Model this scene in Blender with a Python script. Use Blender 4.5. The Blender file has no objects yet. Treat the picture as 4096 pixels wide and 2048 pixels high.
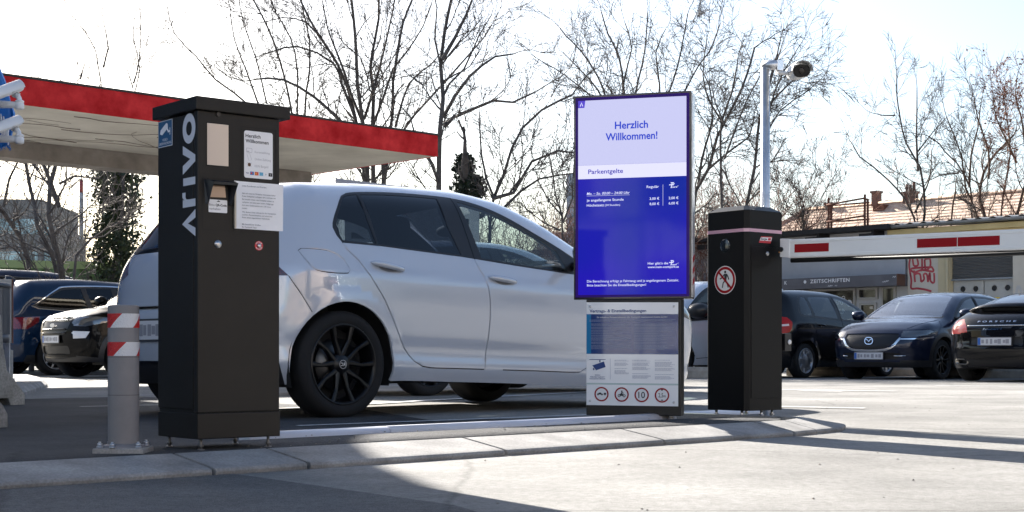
import bpy, bmesh, math, random
import numpy as np
from mathutils import Vector, Matrix
from mathutils.geometry import delaunay_2d_cdt
R = math.radians
scene = bpy.context.scene
C = scene.collection

# ---------------------------------------------------------------- camera
CAM_H = 0.377
cam_d = bpy.data.cameras.new('camera'); cam = bpy.data.objects.new('camera', cam_d); C.objects.link(cam)
cam.location = (0, 0, CAM_H); cam.rotation_euler = (R(90), 0, 0)
cam_d.sensor_width = 36.0; cam_d.lens = 51.7; cam_d.shift_y = 0.0955
cam_d.clip_start = 0.05; cam_d.clip_end = 2000
scene.camera = cam

# ---------------------------------------------------------------- sky, sun, exposure
SUN_EL, SUN_AZ = R(27), math.atan2(-0.51, 0.86)          # azimuth measured from +Y towards +X
world = bpy.data.worlds.new('World'); scene.world = world; world.use_nodes = True
nt = world.node_tree; nt.nodes.clear()
out = nt.nodes.new('ShaderNodeOutputWorld'); bg = nt.nodes.new('ShaderNodeBackground')
sky = nt.nodes.new('ShaderNodeTexSky'); sky.sky_type = 'NISHITA'; sky.sun_disc = False
sky.sun_elevation = SUN_EL; sky.sun_rotation = SUN_AZ
sky.air_density = 1.0; sky.dust_density = 2.0; sky.ozone_density = 1.2; sky.altitude = 350
bg.inputs['Strength'].default_value = 0.06
nt.links.new(sky.outputs[0], bg.inputs[0]); nt.links.new(bg.outputs[0], out.inputs[0])
sun_d = bpy.data.lights.new('sun', 'SUN'); sun = bpy.data.objects.new('sun', sun_d); C.objects.link(sun)
sun_d.energy = 5.0; sun_d.angle = R(0.53); sun_d.color = (1.0, 0.94, 0.86)
sd = Vector((math.sin(SUN_AZ)*math.cos(SUN_EL), math.cos(SUN_AZ)*math.cos(SUN_EL), math.sin(SUN_EL)))
sun.rotation_euler = sd.to_track_quat('Z', 'Y').to_euler(); sun.location = sd*60
vs = scene.view_settings
vs.view_transform = 'Standard'; vs.look = 'None'; vs.gamma = 1; vs.use_curve_mapping = False
vs.exposure = 1.95
scene.cycles.max_bounces = 10; scene.cycles.transparent_max_bounces = 16
scene.cycles.use_denoising = True
# ---------------------------------------------------------------- materials
MATS = {}
def mat(name, col, rough=.5, metal=0, var=0, vscale=8, bump=0, bscale=60, coat=0, spec=.5, emit=None, estr=0,
        trans=0, col2=None, speck=None, speckscale=300, alpha=None, detail=6):
    if name in MATS: return MATS[name]
    m = bpy.data.materials.new(name); m.use_nodes = True; MATS[name] = m
    t = m.node_tree; p = t.nodes['Principled BSDF']; L = t.links.new
    p.inputs['Base Color'].default_value = (*col, 1); p.inputs['Roughness'].default_value = rough
    p.inputs['Metallic'].default_value = metal; p.inputs['Specular IOR Level'].default_value = spec
    if coat: p.inputs['Coat Weight'].default_value = coat; p.inputs['Coat Roughness'].default_value = .03
    if trans: p.inputs['Transmission Weight'].default_value = trans
    if emit: p.inputs['Emission Color'].default_value = (*emit, 1); p.inputs['Emission Strength'].default_value = estr
    tc = None
    if var or bump or speck:
        tc = t.nodes.new('ShaderNodeTexCoord')
    if var or col2:
        if tc is None: tc = t.nodes.new('ShaderNodeTexCoord')
        n = t.nodes.new('ShaderNodeTexNoise'); n.inputs['Scale'].default_value = vscale; n.inputs['Detail'].default_value = detail
        n.inputs['Roughness'].default_value = .62
        L(tc.outputs['Object'], n.inputs['Vector'])
        rp = t.nodes.new('ShaderNodeValToRGB'); L(n.outputs[0], rp.inputs[0])
        a = [max(0, c*(1-var)) for c in col]; b = list(col2) if col2 else [min(1, c*(1+var)) for c in col]
        rp.color_ramp.elements[0].color = (*a, 1); rp.color_ramp.elements[1].color = (*b, 1)
        rp.color_ramp.elements[0].position = .32; rp.color_ramp.elements[1].position = .68
        res = rp.outputs[0]
        if speck:
            v = t.nodes.new('ShaderNodeTexNoise'); v.inputs['Scale'].default_value = speckscale; v.inputs['Detail'].default_value = 2
            L(tc.outputs['Object'], v.inputs['Vector'])
            r2 = t.nodes.new('ShaderNodeValToRGB'); L(v.outputs[0], r2.inputs[0])
            r2.color_ramp.elements[0].position = .30; r2.color_ramp.elements[1].position = .70
            lo, hi = speck
            r2.color_ramp.elements[0].color = (lo, lo, lo, 1); r2.color_ramp.elements[1].color = (hi, hi, hi, 1)
            mx = t.nodes.new('ShaderNodeMix'); mx.data_type = 'RGBA'; mx.blend_type = 'MULTIPLY'
            mx.inputs[0].default_value = 1
            L(res, mx.inputs[6]); L(r2.outputs[0], mx.inputs[7]); res = mx.outputs[2]
        L(res, p.inputs['Base Color'])
    if bump:
        n2 = t.nodes.new('ShaderNodeTexNoise'); n2.inputs['Scale'].default_value = bscale; n2.inputs['Detail'].default_value = 5
        L(tc.outputs['Object'], n2.inputs['Vector'])
        b = t.nodes.new('ShaderNodeBump'); b.inputs['Strength'].default_value = bump; b.inputs['Distance'].default_value = .01
        L(n2.outputs[0], b.inputs['Height']); L(b.outputs[0], p.inputs['Normal'])
    return m

def glass_mat(name, tint, refl=1.0, rough=.0, base=.05):
    """thin window pane: fresnel mirror over tinted see-through"""
    if name in MATS: return MATS[name]
    m = bpy.data.materials.new(name); m.use_nodes = True; MATS[name] = m
    t = m.node_tree; t.nodes.clear(); L = t.links.new
    o = t.nodes.new('ShaderNodeOutputMaterial'); mx = t.nodes.new('ShaderNodeMixShader')
    tr = t.nodes.new('ShaderNodeBsdfTransparent'); tr.inputs[0].default_value = (*tint, 1)
    gl = t.nodes.new('ShaderNodeBsdfGlossy'); gl.inputs['Roughness'].default_value = rough; gl.inputs[0].default_value = (refl, refl, refl, 1)
    lw = t.nodes.new('ShaderNodeLayerWeight'); lw.inputs[0].default_value = .5
    pw = t.nodes.new('ShaderNodeMath'); pw.operation = 'POWER'; L(lw.outputs['Facing'], pw.inputs[0]); pw.inputs[1].default_value = 3.5
    fr = t.nodes.new('ShaderNodeMath'); fr.operation = 'MULTIPLY_ADD'; L(pw.outputs[0], fr.inputs[0]); fr.inputs[1].default_value = .9; fr.inputs[2].default_value = base
    L(fr.outputs[0], mx.inputs[0]); L(tr.outputs[0], mx.inputs[1]); L(gl.outputs[0], mx.inputs[2]); L(mx.outputs[0], o.inputs[0])
    return m

# ---------------------------------------------------------------- objects
def thing(name, label, cat, loc=(0,0,0), rz=0, group=None):
    o = bpy.data.objects.new(name, None); C.objects.link(o); o.empty_display_size = .1
    o.location = loc; o.rotation_euler = (0, 0, rz); tag(o, label, cat, group); return o
def tag(o, label, cat, group=None, kind=None):
    if label: o['label'] = label
    if cat: o['category'] = cat
    if group: o['group'] = group
    if kind: o['kind'] = kind
    return o
def copy_tree(o, parent=None):
    c = o.copy(); C.objects.link(c)
    if parent: c.parent = parent
    for ch in list(o.children): copy_tree(ch, c)
    return c

class MB:
    """collects shapes for ONE mesh object"""
    def __init__(s): s.v = []; s.f = []; s.m = []; s.sm = []; s.cur = 0
    def add(s, vs, fs, smooth=False):
        n = len(s.v); s.v += [tuple(map(float, p)) for p in vs]; s.f += [tuple(n+i for i in f) for f in fs]
        s.m += [s.cur]*len(fs); s.sm += [smooth]*len(fs); return s
    def box(s, x0, x1, y0, y1, z0, z1):
        return s.add([(x0,y0,z0),(x1,y0,z0),(x1,y1,z0),(x0,y1,z0),(x0,y0,z1),(x1,y0,z1),(x1,y1,z1),(x0,y1,z1)],
            [(3,2,1,0),(4,5,6,7),(0,1,5,4),(1,2,6,5),(2,3,7,6),(3,0,4,7)])
    def prism(s, pts, o, a, b, n, d0, d1):
        """polygon pts (u,v) in the plane o + u*a + v*b, extruded along n from d0 to d1"""
        o, a, b, n = map(np.array, (o, a, b, n)); k = len(pts)
        lo = [o + u*a + v*b + n*d0 for u, v in pts]; hi = [o + u*a + v*b + n*d1 for u, v in pts]
        f = [tuple(range(k))[::-1], tuple(range(k, 2*k))] + [(i, (i+1) % k, k+(i+1) % k, k+i) for i in range(k)]
        return s.add(lo+hi, f)
    def quad(s, a, b, c, d): return s.add([a, b, c, d], [(0,1,2,3)])
    def tube(s, path, rad, n=8, caps=True, smooth=True):
        P = [Vector(p) for p in path]; rs = rad if hasattr(rad, '__len__') else [rad]*len(P)
        vs = []; up = None
        for i, p in enumerate(P):
            d = (P[min(i+1, len(P)-1)] - P[max(i-1, 0)]).normalized()
            if up is None: up = Vector((0,0,1)) if abs(d.z) < .9 else Vector((1,0,0))
            a = d.cross(up).normalized(); b = a.cross(d).normalized(); up = b
            vs += [p + (a*math.cos(2*math.pi*k/n) + b*math.sin(2*math.pi*k/n))*rs[i] for k in range(n)]
        fs = [(i*n+k, i*n+(k+1) % n, (i+1)*n+(k+1) % n, (i+1)*n+k) for i in range(len(P)-1) for k in range(n)]
        s.add(vs, fs, smooth)
        if caps:
            s.add(vs[:n], [tuple(range(n))[::-1]]); s.add(vs[-n:], [tuple(range(n))])
        return s
    def cyl(s, p0, p1, r0, r1=None, n=16): return s.tube([p0, p1], [r0, r0 if r1 is None else r1], n)
    def lathe(s, prof, o, ax, n=24, smooth=True, arc=None):
        """profile (radius, height) turned round axis ax through o"""
        ax = Vector(ax).normalized(); q = Vector((0,0,1)) if abs(ax.z) < .9 else Vector((1,0,0))
        a = ax.cross(q).normalized(); b = ax.cross(a); o = Vector(o); k = len(prof); vs = []
        for i in range(n):
            t = 2*math.pi*i/n
            vs += [o + ax*h + (a*math.cos(t) + b*math.sin(t))*r for r, h in prof]
        fs = [(i*k+j, i*k+j+1, ((i+1) % n)*k+j+1, ((i+1) % n)*k+j) for i in range(n) for j in range(k-1)]
        return s.add(vs, fs, smooth)
    def ell(s, c, r, nu=16, nv=10, M=None):
        vs = []; M = M or Matrix.Identity(3)
        for j in range(nv+1):
            ph = math.pi*j/nv
            for i in range(nu):
                t = 2*math.pi*i/nu
                vs.append(Vector(c) + M @ Vector((r[0]*math.sin(ph)*math.cos(t), r[1]*math.sin(ph)*math.sin(t), r[2]*math.cos(ph))))
        fs = [(j*nu+i, j*nu+(i+1) % nu, (j+1)*nu+(i+1) % nu, (j+1)*nu+i) for j in range(nv) for i in range(nu)]
        return s.add(vs, fs, True)
    def build(s, name, mats, parent=None, bevel=0, seg=2, label=None, fix=True):
        me = bpy.data.meshes.new(name); me.from_pydata(s.v, [], s.f)
        ms = mats if isinstance(mats, (list, tuple)) else [mats]
        for m in ms: me.materials.append(m)
        me.polygons.foreach_set('material_index', s.m); me.polygons.foreach_set('use_smooth', s.sm)
        if bevel or fix:
            bm = bmesh.new(); bm.from_mesh(me)
            bmesh.ops.remove_doubles(bm, verts=bm.verts, dist=1e-6)
            bmesh.ops.recalc_face_normals(bm, faces=bm.faces)
            if bevel:
                es = [e for e in bm.edges if len(e.link_faces) == 2 and e.calc_face_angle(0) > .35]
                bmesh.ops.bevel(bm, geom=es, offset=bevel, segments=seg, profile=.6, affect='EDGES', clamp_overlap=True)
            bm.to_mesh(me); bm.free()
        me.update()
        o = bpy.data.objects.new(name, me); C.objects.link(o)
        if parent: o.parent = parent
        if label: o['label'] = label
        return o

def struct(name, mb, m, **k):
    o = mb.build(name, m, **k); o['kind'] = 'structure'; return o

# ---------------------------------------------------------------- lettering
def text_geo(body, bold=0, shear=0, spacing=1.0, res=3):
    cu = bpy.data.curves.new('lettering', 'FONT'); cu.body = body; cu.offset = bold; cu.shear = shear
    cu.resolution_u = res; cu.space_character = spacing; cu.size = 1
    ob = bpy.data.objects.new('lettering', cu)
    me = bpy.data.meshes.new_from_object(ob)
    vs = np.array([v.co[:] for v in me.vertices]); fs = [tuple(p.vertices) for p in me.polygons]
    bpy.data.objects.remove(ob); bpy.data.curves.remove(cu); bpy.data.meshes.remove(me)
    return vs, fs
def put_text(mb, body, o, a, b, n, x, y, h=None, w=None, align='L', bold=.012, shear=0, spacing=1.0, d=.0008, caps=.69):
    """letters on the plane o + x*a + y*b, baseline at y, cap height h, stretched to width w when given"""
    vs, fs = text_geo(body, bold, shear, spacing)
    if len(vs) == 0: return
    x0, x1 = vs[:,0].min(), vs[:,0].max()
    sy = h/caps if h else None
    sx = w/(x1-x0) if w else sy
    if sy is None: sy = sx
    W = (x1-x0)*sx; off = {'L': 0, 'C': -W/2, 'R': -W}[align]
    o, a, b, n = map(np.array, (o, a, b, n))
    pts = [o + a*(x + off + (v[0]-x0)*sx) + b*(y + v[1]*sy) + n*d for v in vs]
    mb.add(pts, fs)
def disc(mb, o, a, b, n, x, y, r, d, k=32, r0=0, ry=None):
    o, a, b, n = map(np.array, (o, a, b, n)); ry = ry or r
    ring = [(x + r*math.cos(2*math.pi*i/k), y + ry*math.sin(2*math.pi*i/k)) for i in range(k)]
    if not r0: mb.add([o + a*u + b*v + n*d for u, v in ring], [tuple(range(k))])
    else:
        q = r0/r; inn = [(x + (u-x)*q, y + (v-y)*q) for u, v in ring]
        mb.add([o + a*u + b*v + n*d for u, v in ring+inn], [(i, (i+1) % k, k+(i+1) % k, k+i) for i in range(k)])
def flat(mb, o, a, b, n, pts, d):
    o, a, b, n = map(np.array, (o, a, b, n)); mb.add([o + a*u + b*v + n*d for u, v in pts], [tuple(range(len(pts)))])
def rrect(x0, x1, y0, y1, r, k=5):
    p = []
    for cx, cy, t0 in ((x1-r, y1-r, 0), (x0+r, y1-r, 90), (x0+r, y0+r, 180), (x1-r, y0+r, 270)):
        p += [(cx + r*math.cos(R(t0+90*i/k)), cy + r*math.sin(R(t0+90*i/k))) for i in range(k+1)]
    return p
def stroke(pts, w, closed=False):
    """polygon of a drawn line of width w"""
    P = [np.array(p, float) for p in pts]; L = []; Rr = []; n = len(P)
    for i in range(n):
        a = P[i-1] if (i > 0 or closed) else P[i]; b = P[(i+1) % n] if (i < n-1 or closed) else P[i]
        d = b - a; d = d/max(np.hypot(*d), 1e-9); q = np.array([-d[1], d[0]])*w/2
        L.append(P[i]+q); Rr.append(P[i]-q)
    if closed: return L, Rr
    return [tuple(p) for p in L] + [tuple(p) for p in Rr[::-1]]
def stroke_quads(mb, o, a, b, n, pts, w, d, closed=False):
    o, a, b, n = map(np.array, (o, a, b, n))
    L, Rr = stroke(list(pts) + ([pts[0]] if False else []), w, True) if closed else (None, None)
    if not closed:
        s = stroke(pts, w); k = len(pts); L = s[:k]; Rr = s[k:][::-1]
    k = len(pts); P = [o + a*p[0] + b*p[1] + n*d for p in list(L)+list(Rr)]
    mb.add(P, [(i, (i+1) % k, k+(i+1) % k, k+i) for i in range(k if closed else k-1)])
def catmull(pts, step=.03, closed=False):
    P = [np.array(p, float) for p in pts]; n = len(P); o = []
    rng = range(n if closed else n-1)
    for i in rng:
        p0 = P[i-1] if (i > 0 or closed) else P[i]; p1 = P[i]; p2 = P[(i+1) % n]; p3 = P[(i+2) % n] if (i+2 < n or closed) else P[(i+1) % n]
        k = max(1, int(np.linalg.norm(p2-p1)/step))
        for j in range(k):
            t = j/k
            o.append(tuple(.5*((2*p1) + (-p0+p2)*t + (2*p0-5*p1+4*p2-p3)*t*t + (-p0+3*p1-3*p2+p3)*t**3)))
    if not closed: o.append(tuple(P[-1]))
    return o

U = np.array([math.cos(R(44.5)), math.sin(R(44.5)), 0]); V = np.array([-U[1], U[0], 0])   # along the lane, across it
X3, Y3, Z3 = np.eye(3)
def gz(x, y):
    """the car park falls very slightly away to the right"""
    return -.0035*np.maximum(0, np.asarray(y, float)-10)*np.clip((np.asarray(x, float)+2)/5, 0, 1)*np.clip((60-np.asarray(y, float))/20, 0, 1)
# ---------------------------------------------------------------- car surfaces
def spl(keys):
    """monotone cubic curve through (t, v) keys, vectorised"""
    t = np.array([k[0] for k in keys], float); v = np.array([k[1] for k in keys], float)
    h = np.diff(t); d = np.diff(v) / h; m = np.zeros_like(v)
    m[0], m[-1] = d[0], d[-1]
    for i in range(1, len(v) - 1):
        if d[i-1] * d[i] > 0:
            w1, w2 = 2*h[i] + h[i-1], h[i] + 2*h[i-1]
            m[i] = (w1 + w2) / (w1/d[i-1] + w2/d[i])
    def ev(q):
        q = np.clip(np.asarray(q, float), t[0], t[-1]); i = np.clip(np.searchsorted(t, q) - 1, 0, len(h)-1)
        s = (q - t[i]) / h[i]; a = v[i]; b = v[i+1]; H = h[i]
        return a*(1+2*s)*(1-s)**2 + m[i]*H*s*(1-s)**2 + b*s*s*(3-2*s) + m[i+1]*H*s*s*(s-1)
    return ev

def smax(a, b, k):
    d = np.maximum(k - np.abs(a - b), 0)
    return np.maximum(a, b) + d*d/(4*k)

class Surf:
    """closed car body: sides, top, tail and nose blended into one surface; x forward from the tail, y left, z up"""
    def __init__(s, P):
        s.P = P; s.L, s.w = P['L'], P['w']
        s.plan, s.sec, s.top = spl(P['plan']), spl(P['sec']), spl(P['top'])
        s.rear, s.front = spl(P['rear']), spl(P['front'])
        s.k1, s.k2 = P.get('k1', .16), P.get('k2', .22)
        s.shear, s.x0 = P.get('shear', 0), P.get('shear0', s.L/2)
        s.arch = P.get('flare', []); s.crown = P.get('crown', .05)
        s.kr, s.kf = P.get('kr', .12), P.get('kf', .28)
    def f(s, x, y, z):
        ya = np.abs(y)
        zs = z + s.shear*(x - s.x0)
        ys = s.plan(x) + s.sec(zs)
        for (ax, az, ar, amp) in s.arch:
            rho = np.hypot(x - ax, z - az)
            ys = ys + amp*np.clip(1.0 - np.maximum(rho - ar, 0)/.085, 0, 1)**.8*(z < az + 1)*(zs < .9)
        q = ya / s.w
        a = ya - ys
        b = z - (s.top(x) - s.crown*q**2)
        c = (s.rear(z) + s.kr*q**2.6) - x
        d = x - (s.front(z) - s.kf*q**2.4)
        return smax(smax(a, b, s.k1), smax(c, d, .05), s.k2)
    def _bis(s, fn, lo, hi):
        lo = lo.copy(); hi = hi.copy()
        for _ in range(34):
            mid = (lo + hi)/2; neg = fn(mid) < 0
            lo = np.where(neg, mid, lo); hi = np.where(neg, hi, mid)
        return (lo + hi)/2
    def y_at(s, x, z):
        x = np.asarray(x, float); z = np.asarray(z, float)
        return s._bis(lambda q: s.f(x, q, z), np.zeros_like(x), np.full_like(x, s.w*1.25))
    def z_at(s, x, y):
        x = np.asarray(x, float); y = np.asarray(y, float)
        return s._bis(lambda q: s.f(x, y, q), np.full_like(x, .45), np.full_like(x, 2.6))
    def x_rear(s, y, z):
        y = np.asarray(y, float); z = np.asarray(z, float)
        return s._bis(lambda q: s.f(q, y, z), np.full_like(y, s.L*.5), np.full_like(y, -.4))
    def x_front(s, y, z):
        y = np.asarray(y, float); z = np.asarray(z, float)
        return s._bis(lambda q: s.f(q, y, z), np.full_like(y, s.L*.5), np.full_like(y, s.L+.4))
    def normal(s, p):
        e = 2e-3; g = []
        for i in range(3):
            d = np.zeros(3); d[i] = e
            a = p + d; b = p - d
            g.append(s.f(a[:,0], a[:,1], a[:,2]) - s.f(b[:,0], b[:,1], b[:,2]))
        g = np.stack(g, 1); n = np.linalg.norm(g, axis=1, keepdims=True)
        return g / np.maximum(n, 1e-9)
# ---------------------------------------------------------------- car building
def inpoly(P, poly):
    x, y = P[:,0], P[:,1]; q = np.asarray(poly, float); r = np.zeros(len(P), bool)
    x1, y1 = q[:,0], q[:,1]; x2, y2 = np.roll(x1, -1), np.roll(y1, -1)
    for a, b, c, d in zip(x1, y1, x2, y2):
        if b == d: continue
        k = ((b > y) != (d > y)) & (x < (c-a)*(y-b)/(d-b) + a); r ^= k
    return r

def patch(outer, feats, h):
    """triangles filling the outline; each triangle gets the key of the first feature polygon that holds it"""
    pts = [tuple(p) for p in outer]; edges = [(i, (i+1) % len(pts)) for i in range(len(pts))]
    for key, poly in feats:
        n = len(pts); pts += [tuple(p) for p in poly]; edges += [(n+i, n+(i+1) % len(poly)) for i in range(len(poly))]
    A = np.array(pts, float); lo, hi = A[:len(outer)].min(0), A[:len(outer)].max(0)
    gx, gy = np.meshgrid(np.arange(lo[0]+h/2, hi[0], h), np.arange(lo[1]+h/2, hi[1], h*.87))
    gx = gx + (np.arange(gx.shape[0])[:,None] % 2)*h/2
    G = np.c_[gx.ravel(), gy.ravel()]; G = G[inpoly(G, outer)]
    if len(G):
        keep = np.ones(len(G), bool)
        for k in range(0, len(A), 400):
            d = np.min(((G[:,None,:]-A[None,k:k+400,:])**2).sum(2), 1); keep &= d > (h*.38)**2
        G = G[keep]
    allp = [Vector(p) for p in pts] + [Vector(p) for p in G]
    vs, es, fs, *_ = delaunay_2d_cdt(allp, edges, [], 0, 1e-5)
    v = np.array([p[:] for p in vs]); f = np.array([t for t in fs if len(t) == 3], int)
    cen = v[f].mean(1); keep = inpoly(cen, outer); f, cen = f[keep], cen[keep]
    ar = np.abs(np.cross(v[f[:,1]]-v[f[:,0]], v[f[:,2]]-v[f[:,0]])); k2 = ar > 1e-9; f, cen = f[k2], cen[k2]
    key = np.array(['body']*len(f), dtype=object)
    for k, poly in reversed(feats): key[inpoly(cen, poly)] = k
    return v, f, key

class Shell:
    """gathers triangles of the body by part key"""
    def __init__(s, surf): s.S = surf; s.parts = {}
    def put(s, key, P, F):
        s.parts.setdefault(key, []).append((P, F))
    def build(s, key, name, m, parent, off=0, thick=.014, split=True, label=None):
        if key not in s.parts: return None
        vs, fs, n = [], [], 0
        for P, F in s.parts[key]:
            used, inv = np.unique(F.ravel(), return_inverse=True)
            vs.append(P[used]); fs.append(inv.reshape(-1, 3)+n); n += len(used)
        P = np.vstack(vs); F = np.vstack(fs); q = np.round(P, 5)
        _, idx, inv = np.unique(q, axis=0, return_index=True, return_inverse=True)
        P = P[idx]; F = inv.ravel()[F]; F = F[(F[:,0] != F[:,1]) & (F[:,1] != F[:,2]) & (F[:,0] != F[:,2])]
        N = s.S.normal(P); P2 = P + N*off
        groups = [F]
        if split:
            lab = np.arange(len(P))
            for _ in range(200):
                mn = lab[F].min(1); new = lab.copy(); np.minimum.at(new, F.ravel(), np.repeat(mn, 3)); new = new[new]
                if (new == lab).all(): break
                lab = new
            ids, cnt = np.unique(lab[F[:,0]], return_counts=True)
            groups = [F[lab[F[:,0]] == i] for i, c in zip(ids, cnt) if c > 3]
        res = None
        for F in groups: res = s._mesh(P, P2, N, F, name, m, parent, thick, label)
        return res
    def _mesh(s, P, P2, N, F, name, m, parent, thick, label):
        used, inv = np.unique(F.ravel(), return_inverse=True); P, P2, N = P[used], P2[used], N[used]; F = inv.reshape(-1, 3)
        fn = np.cross(P2[F[:,1]]-P2[F[:,0]], P2[F[:,2]]-P2[F[:,0]]); flip = (fn*N[F].mean(1)).sum(1) < 0
        F[flip] = F[flip][:, ::-1]
        faces = [tuple(t) for t in F]; V0 = len(P); verts = [tuple(p) for p in P2]; norms = [tuple(x) for x in N]
        if thick:
            ed = {}
            for a, b, c in faces:
                for e in ((a,b),(b,c),(c,a)): ed[e] = 1
            bd = [e for e in ed if (e[1], e[0]) not in ed]; mp = {}
            for a, b in bd:
                for i in (a, b):
                    if i not in mp:
                        mp[i] = len(verts); verts.append(tuple(P2[i]-N[i]*thick)); norms.append(tuple(N[i]))
                faces.append((b, a, mp[a], mp[b]))
        me = bpy.data.meshes.new(name); me.from_pydata(verts, [], faces); me.materials.append(m)
        me.polygons.foreach_set('use_smooth', [True]*len(faces))
        me.normals_split_custom_set_from_vertices(norms); me.update()
        o = bpy.data.objects.new(name, me); C.objects.link(o); o.parent = parent
        if label: o['label'] = label
        return o

def build_shell(P, feats, h=.05):
    """feats: {'R': [(key, poly in x,z)], 'L': [...], 'T': [(key, poly in x,y)], 'B': [(key, poly in y,z)], 'F': ...}"""
    S = Surf(P); sh = Shell(S); st = h*.8
    zb = P['zb']; zq, yq, zf, yf = P['zq'], P['yq'], P['zf'], P['yf']; ybb = P.get('yb', .62)*P['w']; yfb = P.get('yfb', .55)*P['w']
    xq = float(S.x_rear([yq], [zq])[0]); xf = float(S.x_front([yf], [zf])[0])
    E = spl([(xq, yq)] + P['edge'] + [(xf, yf)])
    # side / top curve
    xs = np.linspace(xq, xf, int((xf-xq)/st)+2); zc = S.z_at(xs, E(xs)); zc[0], zc[-1] = zq, zf
    # side / tail and side / nose curves
    zr = np.linspace(zb, zq, int((zq-zb)/st)+2); yr = spl([(zb, ybb), (zb+(zq-zb)*.55, ybb*1.02), (zq, yq)])(zr); xr = S.x_rear(yr, zr)
    zn = np.linspace(zb, zf, int((zf-zb)/st)+2); yn = spl([(zb, yfb), (zb+(zf-zb)*.6, yfb*1.03), (zf, yf)])(zn); xn = S.x_front(yn, zn)
    xr[-1], xn[-1] = xq, xf
    # bottom edge with wheel arches
    bot = [(float(xr[0]), zb)]; sill = spl(P['sill']) if 'sill' in P else (lambda x: np.full_like(np.asarray(x, float), zb))
    xcur = float(xr[0])
    for ax, az, ar in P['arches']:
        dz = az - float(sill(ax)); half = math.sqrt(max(ar*ar - dz*dz, .01)) if dz < ar else .1
        for x in np.arange(xcur+.12, ax-half-.03, .12): bot.append((x, float(sill(x))))
        a0 = math.atan2(float(sill(ax-half))-az, -half); a0 = a0 + 2*math.pi if a0 < 0 else a0
        a1 = math.atan2(float(sill(ax+half))-az, half)
        for t in np.linspace(a0, a1, 26): bot.append((ax+ar*math.cos(t), az+ar*math.sin(t)))
        xcur = ax+half
    for x in np.arange(xcur+.12, float(xn[0])-.03, .12): bot.append((x, float(sill(x))))
    bot.append((float(xn[0]), zb))
    outer = bot + list(zip(xn[1:], zn[1:])) + list(zip(xs[1:-1][::-1], zc[1:-1][::-1])) + [(xq, zq)] + list(zip(xr[1:-1][::-1], zr[1:-1][::-1]))
    for side in 'RL':
        v, f, key = patch(outer, feats.get(side, []), h)
        # boundary vertices keep their exact 3d place
        y = S.y_at(v[:,0], v[:,1])
        ref = np.array(list(zip(xn, zn)) + list(zip(xs, zc)) + list(zip(xr, zr))); ry = np.r_[yn, E(xs), yr]
        for k in range(len(ref)):
            d = np.abs(v-ref[k]).sum(1); j = np.where(d < 2e-4)[0]; y[j] = ry[k]
        s_ = -1 if side == 'R' else 1
        PP = np.c_[v[:,0], s_*y, v[:,1]]
        for k in set(key): sh.put(k, PP, f[key == k])
        # wheel arch lining
    # top
    ys = np.linspace(-yq, yq, int(2*yq/st)+3); xt = S.x_rear(ys, np.full_like(ys, zq)); xt[0] = xt[-1] = xq
    yss = np.linspace(-yf, yf, int(2*yf/st)+3); xtf = S.x_front(yss, np.full_like(yss, zf)); xtf[0] = xtf[-1] = xf
    outT = list(zip(xs, -E(xs))) + list(zip(xtf[1:-1], yss[1:-1])) + list(zip(xs[::-1], E(xs)[::-1])) + list(zip(xt[1:-1][::-1], ys[1:-1][::-1]))
    v, f, key = patch(outT, feats.get('T', []), h); z = S.z_at(v[:,0], v[:,1])
    ref = np.array(list(zip(xs, -E(xs))) + list(zip(xs, E(xs))) + list(zip(xt, ys)) + list(zip(xtf, yss))); rz = np.r_[zc, zc, np.full(len(xt), zq), np.full(len(xtf), zf)]
    for k in range(len(ref)):
        j = np.where(np.abs(v-ref[k]).sum(1) < 2e-4)[0]; z[j] = rz[k]
    PP = np.c_[v, z]
    for k in set(key): sh.put(k, PP, f[key == k])
    # tail and nose
    for fk, Y, Z, yy, zz, fn in (('B', yr, zr, ys, zq, S.x_rear), ('F', yn, zn, yss, zf, S.x_front)):
        xx = xr if fk == 'B' else xn; xtop = xt if fk == 'B' else xtf
        base = np.linspace(-Y[0], Y[0], int(2*Y[0]/st)+2)
        out_ = list(zip(base, np.full_like(base, zb))) + list(zip(Y[1:], Z[1:])) + [(q, zz) for q in yy[1:-1][::-1]] + list(zip(-Y[1:][::-1], Z[1:][::-1]))
        v, f, key = patch(out_, feats.get(fk, []), h); x = fn(v[:,0], v[:,1])
        ref = np.array(list(zip(Y, Z)) + list(zip(-Y, Z)) + list(zip(yy, np.full_like(yy, zz)))); rx = np.r_[xx, xx, xtop]
        for k in range(len(ref)):
            j = np.where(np.abs(v-ref[k]).sum(1) < 2e-4)[0]; x[j] = rx[k]
        PP = np.c_[x, v]
        for k in set(key): sh.put(k, PP, f[key == k])
    return S, sh

def mirror_y(polys): return [(k, [(a, -b) for a, b in p]) for k, p in polys]
def mirror_0(polys): return [(k, [(-a, b) for a, b in p]) for k, p in polys]

def spline_poly(p, step=.03): return catmull(p, step, True)

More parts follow.
